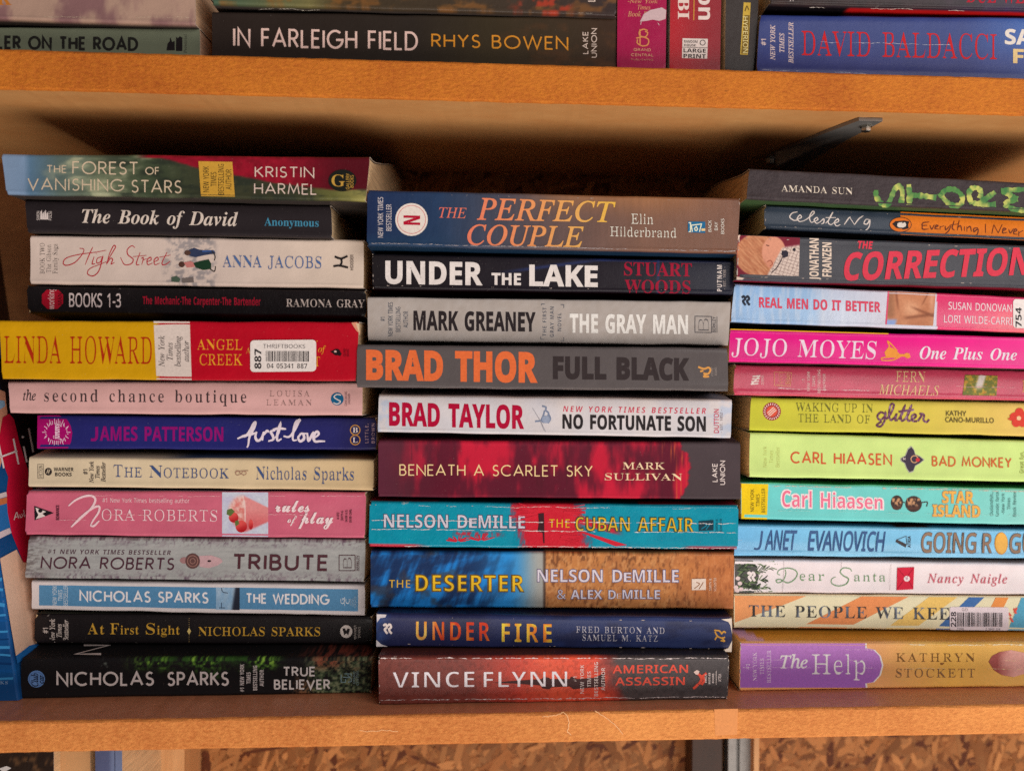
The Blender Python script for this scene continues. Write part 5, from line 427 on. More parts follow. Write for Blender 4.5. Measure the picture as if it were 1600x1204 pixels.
# ------------------------------------------------------------------ colour and noise helpers
def lin(c):
    c = np.asarray(c, float) / 255.0
    return np.where(c <= 0.04045, c / 12.92, ((c + 0.055) / 1.055) ** 2.4)


def _hash(ix, iy, seed):
    h = (ix.astype(np.int64) * 374761393 + iy.astype(np.int64) * 668265263 + seed * 1442695041) & 0xFFFFFFFF
    h = ((h ^ (h >> 13)) * 1274126177) & 0xFFFFFFFF
    return ((h ^ (h >> 16)) & 0xFFFFFF) / float(0xFFFFFF)


def n2(x, y, seed=0):
    ix, iy = np.floor(x), np.floor(y)
    fx, fy = x - ix, y - iy
    fx = fx * fx * (3 - 2 * fx); fy = fy * fy * (3 - 2 * fy)
    a, b = _hash(ix, iy, seed), _hash(ix + 1, iy, seed)
    c, d = _hash(ix, iy + 1, seed), _hash(ix + 1, iy + 1, seed)
    return (a * (1 - fx) + b * fx) * (1 - fy) + (c * (1 - fx) + d * fx) * fy


def fbm(x, y, seed=0, o=4):
    r, a, t = 0, 0.5, 0
    for k in range(o):
        r = r + a * n2(x * 2 ** k, y * 2 ** k, seed + k * 17); t += a; a *= 0.55
    return r / t


def sm(a, b, x):
    t = np.clip((np.asarray(x, float) - a) / (b - a), 0, 1)
    return t * t * (3 - 2 * t)


def mix(a, b, t):
    a = np.asarray(a, float); b = np.asarray(b, float)
    return a + (b - a) * np.asarray(t, float)[..., None]


def flat(c):
    return lambda X, Y: np.broadcast_to(np.asarray(c, float), X.shape + (3,))


def ramp(*st):
    xs = [s[0] for s in st]; cs = np.array([s[1] for s in st], float)
    return lambda X, Y: np.stack([np.interp(X, xs, cs[:, k]) for k in range(3)], -1)


# ------------------------------------------------------------------ materials
def new_mat(name):
    m = bpy.data.materials.new(name); m.use_nodes = True
    nt = m.node_tree
    return m, nt, nt.nodes['Principled BSDF']


def N(nt, t, **kw):
    n = nt.nodes.new(t)
    for k, v in kw.items():
        setattr(n, k, v)
    return n


def math_node(nt, op, a, b=None, clamp=False):
    n = N(nt, 'ShaderNodeMath', operation=op, use_clamp=clamp)
    for i, v in enumerate((a, b)):
        if v is None: continue
        if isinstance(v, (int, float)): n.inputs[i].default_value = v
        else: nt.links.new(v, n.inputs[i])
    return n.outputs[0]


def cover_material(name, rough, bump, coat):
    """printed card: print colour, paper showing through where edges are rubbed, faint grain"""
    m, nt, b = new_mat(name)
    L = nt.links.new
    col = N(nt, 'ShaderNodeAttribute', attribute_name='Col')
    ed = N(nt, 'ShaderNodeAttribute', attribute_name='ed')
    tc = N(nt, 'ShaderNodeTexCoord')
    nz = N(nt, 'ShaderNodeTexNoise'); nz.inputs['Scale'].default_value = 520; nz.inputs['Detail'].default_value = 5; nz.inputs['Roughness'].default_value = 0.65
    L(tc.outputs['Object'], nz.inputs['Vector'])
    big = N(nt, 'ShaderNodeTexNoise'); big.inputs['Scale'].default_value = 70; big.inputs['Detail'].default_value = 2
    L(tc.outputs['Object'], big.inputs['Vector'])
    nn = math_node(nt, 'ADD', math_node(nt, 'MULTIPLY', nz.outputs[0], 0.6), math_node(nt, 'MULTIPLY', big.outputs[0], 0.5))
    thr = math_node(nt, 'ADD', math_node(nt, 'MULTIPLY', ed.outputs['Fac'], 0.16), 0.60)
    wear = math_node(nt, 'MULTIPLY', math_node(nt, 'SUBTRACT', nn, thr), 14.0, True)
    wear = math_node(nt, 'MULTIPLY', wear, 0.65)
    spk = N(nt, 'ShaderNodeTexNoise'); spk.inputs['Scale'].default_value = 1500; spk.inputs['Detail'].default_value = 2
    L(tc.outputs['Object'], spk.inputs['Vector'])
    sp = math_node(nt, 'MULTIPLY', math_node(nt, 'SUBTRACT', spk.outputs[0], 0.715), 8.0, True)
    wear = math_node(nt, 'MAXIMUM', wear, math_node(nt, 'MULTIPLY', sp, 0.35))
    mx = N(nt, 'ShaderNodeMix', data_type='RGBA')
    L(wear, mx.inputs['Factor']); L(col.outputs['Color'], mx.inputs['A']); mx.inputs['B'].default_value = (0.62, 0.55, 0.49, 1)
    # gentle uneven fading of the print
    hs = N(nt, 'ShaderNodeHueSaturation'); L(mx.outputs['Result'], hs.inputs['Color'])
    L(math_node(nt, 'ADD', math_node(nt, 'MULTIPLY', big.outputs[0], 0.28), 0.86), hs.inputs['Value'])
    L(hs.outputs['Color'], b.inputs['Base Color'])
    r = math_node(nt, 'ADD', math_node(nt, 'MULTIPLY', nz.outputs[0], 0.22), rough - 0.1)
    L(math_node(nt, 'MAXIMUM', r, math_node(nt, 'MULTIPLY', wear, 0.9)), b.inputs['Roughness'])
    b.inputs['Coat Weight'].default_value = coat
    b.inputs['Specular IOR Level'].default_value = 0.16
    b.inputs['Coat Roughness'].default_value = 0.18
    bp = N(nt, 'ShaderNodeBump'); bp.inputs['Strength'].default_value = bump; bp.inputs['Distance'].default_value = 0.0006
    L(math_node(nt, 'ADD', nz.outputs[0], math_node(nt, 'MULTIPLY', big.outputs[0], 3.0)), bp.inputs['Height'])
    L(bp.outputs[0], b.inputs['Normal'])
    return m


def ink_material(name, rough, metal):
    m, nt, b = new_mat(name)
    L = nt.links.new
    col = N(nt, 'ShaderNodeAttribute', attribute_name='Col')
    tc = N(nt, 'ShaderNodeTexCoord')
    nz = N(nt, 'ShaderNodeTexNoise'); nz.inputs['Scale'].default_value = 900; nz.inputs['Detail'].default_value = 3
    L(tc.outputs['Object'], nz.inputs['Vector'])
    hs = N(nt, 'ShaderNodeHueSaturation'); L(col.outputs['Color'], hs.inputs['Color'])
    L(math_node(nt, 'ADD', math_node(nt, 'MULTIPLY', nz.outputs[0], 0.4), 0.8), hs.inputs['Value'])
    L(hs.outputs['Color'], b.inputs['Base Color'])
    b.inputs['Roughness'].default_value = rough
    b.inputs['Metallic'].default_value = metal
    b.inputs['Specular IOR Level'].default_value = 0.16
    return m


M = {
    'matte': cover_material('card_matte', 0.56, 0.18, 0.0),
    'satin': cover_material('card_satin', 0.46, 0.25, 0.15),
    'gloss': cover_material('card_gloss', 0.36, 0.5, 0.4),
    'leather': cover_material('card_grained', 0.5, 1.0, 0.0),
    'ink': ink_material('printing_ink', 0.5, 0.0),
    'foil': ink_material('foil_stamping', 0.36, 0.35),
}


def page_material():
    m, nt, b = new_mat('page_edges')
    L = nt.links.new
    tc = N(nt, 'ShaderNodeTexCoord')
    mp = N(nt, 'ShaderNodeMapping'); mp.inputs['Scale'].default_value = (50, 50, 2100)
    L(tc.outputs['Object'], mp.inputs['Vector'])
    nz = N(nt, 'ShaderNodeTexNoise'); nz.inputs['Scale'].default_value = 1.0; nz.inputs['Detail'].default_value = 2
    L(mp.outputs[0], nz.inputs['Vector'])
    col = N(nt, 'ShaderNodeAttribute', attribute_name='Col')
    hs = N(nt, 'ShaderNodeHueSaturation'); L(col.outputs['Color'], hs.inputs['Color'])
    L(math_node(nt, 'ADD', math_node(nt, 'MULTIPLY', nz.outputs[0], 1.3), 0.3), hs.inputs['Value'])
    L(hs.outputs['Color'], b.inputs['Base Color'])
    b.inputs['Roughness'].default_value = 0.9
    bp = N(nt, 'ShaderNodeBump'); bp.inputs['Strength'].default_value = 0.5; bp.inputs['Distance'].default_value = 0.0003
    L(nz.outputs[0], bp.inputs['Height']); L(bp.outputs[0], b.inputs['Normal'])
    return m


M['pages'] = page_material()


def board_material(name, c1, c2, fuzz, bump, rough, stretch):
    """varnished particle board / melamine"""
    m, nt, b = new_mat(name)
    L = nt.links.new
    tc = N(nt, 'ShaderNodeTexCoord')
    mp = N(nt, 'ShaderNodeMapping'); mp.inputs['Scale'].default_value = stretch
    L(tc.outputs['Object'], mp.inputs['Vector'])
    nz = N(nt, 'ShaderNodeTexNoise'); nz.inputs['Scale'].default_value = fuzz; nz.inputs['Detail'].default_value = 6; nz.inputs['Roughness'].default_value = 0.7
    L(mp.outputs[0], nz.inputs['Vector'])
    lo = N(nt, 'ShaderNodeTexNoise'); lo.inputs['Scale'].default_value = 14; lo.inputs['Detail'].default_value = 4
    L(tc.outputs['Object'], lo.inputs['Vector'])
    f = math_node(nt, 'ADD', math_node(nt, 'MULTIPLY', nz.outputs[0], 0.6), math_node(nt, 'MULTIPLY', lo.outputs[0], 0.55))
    cr = N(nt, 'ShaderNodeValToRGB')
    cr.color_ramp.elements[0].position = 0.38; cr.color_ramp.elements[0].color = (*lin(c1), 1)
    cr.color_ramp.elements[1].position = 0.76; cr.color_ramp.elements[1].color = (*lin(c2), 1)
    L(f, cr.inputs[0])
    sp = N(nt, 'ShaderNodeTexNoise'); sp.inputs['Scale'].default_value = 420; sp.inputs['Detail'].default_value = 1
    L(mp.outputs[0], sp.inputs['Vector'])
    dk = math_node(nt, 'MULTIPLY', math_node(nt, 'SUBTRACT', sp.outputs[0], 0.77), 6.0, True)
    mx = N(nt, 'ShaderNodeMix', data_type='RGBA'); L(dk, mx.inputs['Factor']); L(cr.outputs[0], mx.inputs['A'])
    mx.inputs['B'].default_value = (*(lin(c1) * 0.3), 1)
    L(mx.outputs['Result'], b.inputs['Base Color'])
    b.inputs['Roughness'].default_value = rough
    bp = N(nt, 'ShaderNodeBump'); bp.inputs['Strength'].default_value = bump; bp.inputs['Distance'].default_value = 0.0007
    L(nz.outputs[0], bp.inputs['Height']); L(bp.outputs[0], b.inputs['Normal'])
    return m


def plain_material(name, c, rough=0.6, metal=0.0, grain=300, amount=0.35, bump=0.15):
    m, nt, b = new_mat(name)
    L = nt.links.new
    tc = N(nt, 'ShaderNodeTexCoord')
    nz = N(nt, 'ShaderNodeTexNoise'); nz.inputs['Scale'].default_value = grain; nz.inputs['Detail'].default_value = 4
    L(tc.outputs['Object'], nz.inputs['Vector'])
    hs = N(nt, 'ShaderNodeHueSaturation'); hs.inputs['Color'].default_value = (*lin(c), 1)
    L(math_node(nt, 'ADD', math_node(nt, 'MULTIPLY', nz.outputs[0], amount * 2), 1 - amount), hs.inputs['Value'])
    L(hs.outputs[0], b.inputs['Base Color'])
    b.inputs['Roughness'].default_value = rough; b.inputs['Metallic'].default_value = metal
    bp = N(nt, 'ShaderNodeBump'); bp.inputs['Strength'].default_value = bump; bp.inputs['Distance'].default_value = 0.0004
    L(nz.outputs[0], bp.inputs['Height']); L(bp.outputs[0], b.inputs['Normal'])
    return m


M['edge'] = board_material('raw_board_edge', (186, 94, 28), (250, 164, 84), 760, 1.0, 0.75, (0.55, 1, 1))
M['edge_deep'] = board_material('raw_board_edge_dimmed', (180, 82, 8), (240, 142, 36), 760, 1.0, 0.75, (0.55, 1, 1))  # upper board: dimmer light painted in as a deeper orange
M['under'] = board_material('board_underside', (218, 150, 88), (236, 176, 112), 90, 0.06, 0.5, (0.5, 1, 1))
M['top'] = board_material('board_top', (182, 112, 78), (208, 136, 98), 260, 0.15, 0.42, (0.4, 1, 1))
M['side'] = board_material('side_panel_wood', (46, 27, 16), (74, 44, 27), 120, 0.2, 0.6, (1, 1, 0.3))
M['osb'] = board_material('strand_board', (128, 78, 40), (172, 114, 66), 90, 0.5, 0.7, (1, 1, 1))
M['post'] = board_material('pine_post', (190, 136, 84), (226, 176, 122), 160, 0.2, 0.6, (1, 1, 0.12))
M['steel'] = plain_material('painted_steel', (134, 131, 128), 0.42, 0.35, 260, 0.18)
M['zinc'] = plain_material('zinc_bolt', (205, 200, 190), 0.28, 1.0, 700, 0.2)
M['tape'] = plain_material('masking_tape', (228, 146, 80), 0.7, 0, 900, 0.22)
M['scratch'] = plain_material('scuffed_fibre', (252, 196, 140), 0.9, 0, 1500, 0.2)


# ------------------------------------------------------------------ object helpers
def mesh_obj(name, V, faces, mat, parent=None, colors=None, ed=None, mats=None, fmat=None, smooth=False, world=True):
    V = np.asarray(V, float)
    if parent is not None and world:
        V = V - np.array(parent.location if parent.parent is None else Vector(parent.parent.location) + parent.location)
    me = bpy.data.meshes.new(name)
    me.from_pydata(V.tolist(), [], [list(map(int, f)) for f in faces])
    for m_ in (mats or [mat]):
        me.materials.append(m_)
    if fmat is not None:
        me.polygons.foreach_set('material_index', np.asarray(fmat, np.int32))
    if colors is not None:
        at = me.color_attributes.new('Col', 'FLOAT_COLOR', 'POINT')
        c = np.ones((len(V), 4), np.float32); c[:, :3] = np.clip(np.broadcast_to(colors, (len(V), 3)), 0, 0.92)
        at.data.foreach_set('color', c.ravel())
    if ed is not None:
        at = me.attributes.new('ed', 'FLOAT', 'POINT')
        at.data.foreach_set('value', np.asarray(ed, np.float32))
    if smooth:
        me.polygons.foreach_set('use_smooth', np.ones(len(me.polygons), bool))
    me.update()
    o = bpy.data.objects.new(name, me)
    COL.objects.link(o)
    if parent is not None:
        o.parent = parent
    return o


def tag(o, label=None, cat=None, group=None, kind=None):
    for k, v in (('label', label), ('category', cat), ('group', group), ('kind', kind)):
        if v: o[k] = v
    return o


def empty(name, loc):
    o = bpy.data.objects.new(name, None)
    o.empty_display_size = 0.01
    o.location = loc
    COL.objects.link(o)
    return o


def box_vf(x0, x1, y0, y1, z0, z1, bev=0.0):
    """a box with chamfered long edges (section in y-z extruded along x)"""
    if bev <= 0:
        sec = [(y0, z0), (y1, z0), (y1, z1), (y0, z1)]
    else:
        b = bev
        sec = [(y0 + b, z0), (y1 - b, z0), (y1, z0 + b), (y1, z1 - b), (y1 - b, z1), (y0 + b, z1), (y0, z1 - b), (y0, z0 + b)]
    n = len(sec)
    V = [(x0, y, z) for y, z in sec] + [(x1, y, z) for y, z in sec]
    Fc = [(i, n + i, n + (i + 1) % n, (i + 1) % n) for i in range(n)]
    Fc += [tuple(range(n)), tuple(range(2 * n - 1, n - 1, -1))]
    return V, Fc


# ------------------------------------------------------------------ lettering
def _offset(loops, d, xonly):
    if abs(d) < 1e-6: return loops
    A = [0.5 * np.sum(l[:, 0] * np.roll(l[:, 1], -1) - np.roll(l[:, 0], -1) * l[:, 1]) for l in loops]
    sg = np.sign(A[int(np.argmax(np.abs(A)))])
    out = []
    for l in loops:
        e = np.roll(l, -1, 0) - l
        ln = np.hypot(e[:, 0], e[:, 1]) + 1e-9
        en = np.stack([e[:, 1], -e[:, 0]], 1) / ln[:, None] * sg
        n = en + np.roll(en, 1, 0)
        nl = np.hypot(n[:, 0], n[:, 1]) + 1e-9
        n = n / nl[:, None]
        c = np.clip(np.sum(n * en, 1), 0.5, 1)
        n = n / c[:, None]
        if xonly:
            # thin the stems only, and never by more than a share of the stroke that is there
            A0 = np.concatenate(loops); A1 = np.concatenate([np.roll(q, -1, 0) for q in loops])
            dx = np.zeros(len(l))
            for i, p in enumerate(l):
                s_ = -np.sign(n[i, 0])
                if abs(n[i, 0]) < 0.05: continue
                best = 9.0
                for yy in (p[1] - 0.004, p[1] + 0.004):
                    hit = (A0[:, 1] > yy) != (A1[:, 1] > yy)
                    if hit.any():
                        xx = A0[hit, 0] + (yy - A0[hit, 1]) * (A1[hit, 0] - A0[hit, 0]) / (A1[hit, 1] - A0[hit, 1])
                        t_ = (xx - p[0]) * s_
                        t_ = t_[t_ > 0.012]
                        if len(t_): best = min(best, t_.min())
                dx[i] = np.clip(n[i, 0], -1, 1) * (-min(-d, 0.3 * best if best < 9 else 0.0))
            out.append(l + np.stack([dx, 0 * dx], 1))
            continue
        out.append(l + n * d)
    return out


_tess = {}


def fill_loops(loops, step=0.0):
    """triangles inside closed outlines, holes left open; step adds points so that the sheet can follow a curved face"""
    vs_, es_ = [], []
    if step:
        dense = []
        for l in loops:
            q = np.roll(l, -1, 0); o = []
            for p0, p1 in zip(l, q):
                k = max(1, int(abs(p1[1] - p0[1]) / step), int(abs(p1[0] - p0[0]) / 40))
                o += [p0 + (p1 - p0) * i / k for i in range(k)]
            dense.append(np.array(o))
        loops = dense
        lo_, hi_ = np.concatenate(loops).min(0), np.concatenate(loops).max(0)
        if hi_[1] - lo_[1] > step * 1.5:
            ys = np.linspace(lo_[1], hi_[1], int((hi_[1] - lo_[1]) / step) + 2)[1:-1]
            xs = np.linspace(lo_[0], hi_[0], max(3, int((hi_[0] - lo_[0]) / 14) + 2))[1:-1]
            vs_ += [Vector((float(x), float(y))) for y in ys for x in xs]
    for l in loops:
        n0, n = len(vs_), len(l)
        vs_ += [Vector((float(p[0]), float(p[1]))) for p in l]
        es_ += [(n0 + i, n0 + (i + 1) % n) for i in range(n)]
    r = delaunay_2d_cdt(vs_, es_, [], 0, 1e-6)
    P_ = np.array([(v.x, v.y) for v in r[0]]); T_ = np.array([tuple(f) for f in r[2]])
    c = P_[T_].mean(1)
    ins = np.zeros(len(c), bool)
    for l in loops:
        l = np.asarray(l, float); q = np.roll(l, -1, 0)
        for (xa, ya), (xb, yb) in zip(l, q):
            if ya != yb:
                ins ^= ((ya > c[:, 1]) != (yb > c[:, 1])) & (c[:, 0] < xa + (c[:, 1] - ya) * (xb - xa) / (yb - ya))
    return P_, [tuple(int(k) for k in t) for t in T_[ins]]


def glyph(font, ch, w):
    k = (font, ch, round(w, 4))
    if k not in _tess:
        src = font if (font, ch) in GL else ('N' if ('N', ch) in GL else None)
        if src is None:
            _tess[k] = (0.3, None, None)
        else:
            adv, loops = GL[src, ch]
            loops = _offset(loops, w, font in 'SIJC' and w < 0)
            P_, tri = fill_loops(loops)
            _tess[k] = (adv, P_, tri)
    return _tess[k]


def _arc(cx, cy, rx, ry, a0, a1, n=14):
    return [(cx + rx * math.cos(math.radians(a0 + (a1 - a0) * i / n)), cy + ry * math.sin(math.radians(a0 + (a1 - a0) * i / n))) for i in range(n + 1)]


GEO = {
    'A': (.84, [[(0, 0), (.42, 1), (.84, 0)], [(.14, .32), (.7, .32)]]),
    'B': (.56, [[(0, 0), (0, 1), (.26, 1)] + _arc(.26, .765, .22, .235, 90, -90) + [(0, .53)], [(0, .53), (.28, .53)] + _arc(.28, .265, .26, .265, 90, -90) + [(0, 0)]]),
    'C': (.88, [_arc(.5, .5, .5, .5, 48, 312, 26)]),
    'D': (.74, [[(0, 0), (0, 1), (.26, 1)] + _arc(.26, .5, .48, .5, 90, -90, 18) + [(0, 0)]]),
    'E': (.48, [[(.48, 1), (0, 1), (0, 0), (.48, 0)], [(0, .52), (.43, .52)]]),
    'F': (.46, [[(.46, 1), (0, 1), (0, 0)], [(0, .52), (.42, .52)]]),
    'G': (.98, [_arc(.5, .5, .5, .5, 48, 350, 28) + [(.99, .47), (.56, .47)]]),
    'H': (.66, [[(0, 0), (0, 1)], [(.66, 0), (.66, 1)], [(0, .52), (.66, .52)]]),
    'I': (.02, [[(.01, 0), (.01, 1)]]),
    'J': (.34, [[(.34, 1), (.34, .2)] + _arc(.16, .2, .18, .2, 0, -130, 8)]),
    'K': (.6, [[(0, 0), (0, 1)], [(.56, 1), (.02, .48)], [(.16, .6), (.62, 0)]]),
    'L': (.44, [[(0, 1), (0, 0), (.44, 0)]]),
    'M': (.94, [[(0, 0), (.14, 1), (.47, .16), (.8, 1), (.94, 0)]]),
    'N': (.74, [[(0, 0), (0, 1), (.74, 0), (.74, 1)]]),
    'O': (1.0, [_arc(.5, .5, .5, .5, 0, 360, 32)]),
    'P': (.52, [[(0, 0), (0, 1), (.26, 1)] + _arc(.26, .74, .26, .26, 90, -90) + [(0, .48)]]),
    'Q': (1.0, [_arc(.5, .5, .5, .5, 0, 360, 32), [(.6, .28), (.96, -.04)]]),
    'R': (.56, [[(0, 0), (0, 1), (.26, 1)] + _arc(.26, .74, .26, .26, 90, -90) + [(0, .48)], [(.24, .48), (.56, 0)]]),
    'S': (.52, [_arc(.27, .755, .225, .245, 40, 262, 14) + _arc(.25, .255, .25, .255, 82, -150, 16)]),
    'T': (.6, [[(0, 1), (.6, 1)], [(.3, 1), (.3, 0)]]),
    'U': (.64, [[(0, 1), (0, .32)] + _arc(.32, .32, .32, .32, 180, 360, 16) + [(.64, 1)]]),
    'V': (.78, [[(0, 1), (.39, 0), (.78, 1)]]),
    'W': (1.2, [[(0, 1), (.3, 0), (.6, 1), (.9, 0), (1.2, 1)]]),
    'X': (.68, [[(0, 0), (.66, 1)], [(.02, 1), (.68, 0)]]),
    'Y': (.66, [[(0, 1), (.33, .5), (.66, 1)], [(.33, .5), (.33, 0)]]),
    'Z': (.6, [[(.02, 1), (.6, 1), (0, 0), (.6, 0)]]),
    '#': (.6, [[(.1, 0), (.25, 1)], [(.38, 0), (.53, 1)], [(0, .33), (.58, .33)], [(.04, .67), (.62, .67)]]),
    '1': (.2, [[(0, .8), (.2, 1), (.2, 0)]]),
}


def ribbon(pts, w, closed=False):
    """a flat strip along a polyline; w one width or one per point"""
    P = np.asarray(pts, float)
    if len(P) > 2:
        keep = [0] + [i for i in range(1, len(P)) if np.hypot(*(P[i] - P[i - 1])) > 1e-6]
        P = P[keep]
        if hasattr(w, '__len__'): w = np.asarray(w, float)[keep]
    closed = len(P) > 3 and np.hypot(*(P[0] - P[-1])) < 1e-6
    t = np.diff(P, axis=0); t /= (np.hypot(t[:, 0], t[:, 1]) + 1e-12)[:, None]
    n = np.stack([-t[:, 1], t[:, 0]], 1)
    if closed:
        nn = np.concatenate([[n[0] + n[-1]], n[1:] + n[:-1], [n[0] + n[-1]]]); first = np.concatenate([n, [n[0]]])
    else:
        nn = np.concatenate([[n[0]], n[1:] + n[:-1], [n[-1]]]); first = np.concatenate([n, [n[-1]]])
    nn /= (np.hypot(nn[:, 0], nn[:, 1]) + 1e-9)[:, None]
    nn /= np.clip(np.sum(nn * first, 1), 0.42, 1)[:, None]
    hw = (np.asarray(w, float) if hasattr(w, '__len__') else np.full(len(P), float(w))) / 2
    V = np.concatenate([P + nn * hw[:, None], P - nn * hw[:, None]])
    m = len(P)
    return V, [(i, i + 1, m + i + 1, m + i) for i in range(m - 1)]


def smooth_pts(pts, n=6):
    P = np.asarray(pts, float)
    if len(P) < 3: return P
    Q = np.concatenate([[2 * P[0] - P[1]], P, [2 * P[-1] - P[-2]]])
    out = []
    for i in range(1, len(Q) - 2):
        for k in range(n):
            t = k / n
            out.append(0.5 * ((2 * Q[i]) + (-Q[i - 1] + Q[i + 1]) * t + (2 * Q[i - 1] - 5 * Q[i] + 4 * Q[i + 1] - Q[i + 2]) * t * t
                              + (-Q[i - 1] + 3 * Q[i] - 3 * Q[i + 1] + Q[i + 2]) * t ** 3))
    out.append(P[-1])
    return np.array(out)


def layout(s, font, w, track):
    """glyph placement in em with the baseline at 0; returns pieces [(points, tris, x)], total ink x0, x1"""
    x, pcs = 0.0, []
    for ch in s:
        if ch == ' ':
            x += (0.27 if font != 'C' else 0.3) + track; continue
        adv, P, tri = glyph(font, ch, w)
        if P is not None:
            pcs.append((P, tri, x))
        x += adv + track
    lo = min(p[0][:, 0].min() + p[2] for p in pcs); hi = max(p[0][:, 0].max() + p[2] for p in pcs)
    return pcs, lo, hi


class Shape:
    """collects flat printed shapes in picture pixels (a, b up from the base point)"""
    def __init__(self):
        self.V, self.F, self.lv = [], [], []
        self.n = 0

    def add(self, V, Fc, lv=0.0):
        V = np.asarray(V, float)
        self.V.append(V); self.lv.append(np.full(len(V), lv))
        self.F += [tuple(int(i) + self.n for i in f) for f in Fc]
        self.n += len(V)

    def text(self, s, font, wid, hgt, w=0.0, track=0.0, slant=0.0, weight=0.1, x0=0.0, y0=0.0, size=None):
        if font == 'G':
            x, st = 0.0, []
            for ch in s:
                if ch == ' ': x += 0.6 + track; continue
                if ch not in GEO: ch = 'I'
                a, ss = GEO[ch]
                st += [[(x + p[0], p[1]) for p in q] for q in ss]
                gp = 0.2 + weight * 0.65
                x += a + gp + track
            hi = x - gp - track
            lw = weight * hgt
            sx = (wid - lw) / max(hi, 0.05); sy = hgt - lw * 0.9
            for i, q in enumerate(st):
                pts = [(x0 + lw / 2 + p[0] * sx + slant * p[1] * sy, y0 + lw * 0.45 + p[1] * sy) for p in q]
                V, Fc = ribbon(pts, lw)
                self.add(V, Fc, 0.12 * (i % 5))
            return
        pcs, lo, hi = layout(s, font, w, track)
        sy = hgt / CAP[font]
        sx = (wid - abs(slant) * hgt * (1 if slant else 0)) / (hi - lo) if size is None else size
        for P, tri, x in pcs:
            q = np.empty_like(P)
            q[:, 1] = y0 + P[:, 1] * sy
            q[:, 0] = x0 + (P[:, 0] + x - lo) * sx + slant * P[:, 1] * sy
            self.add(q, tri)


# ------------------------------------------------------------------ a book
PAGES = (222, 190, 146)
BOOKS = {}


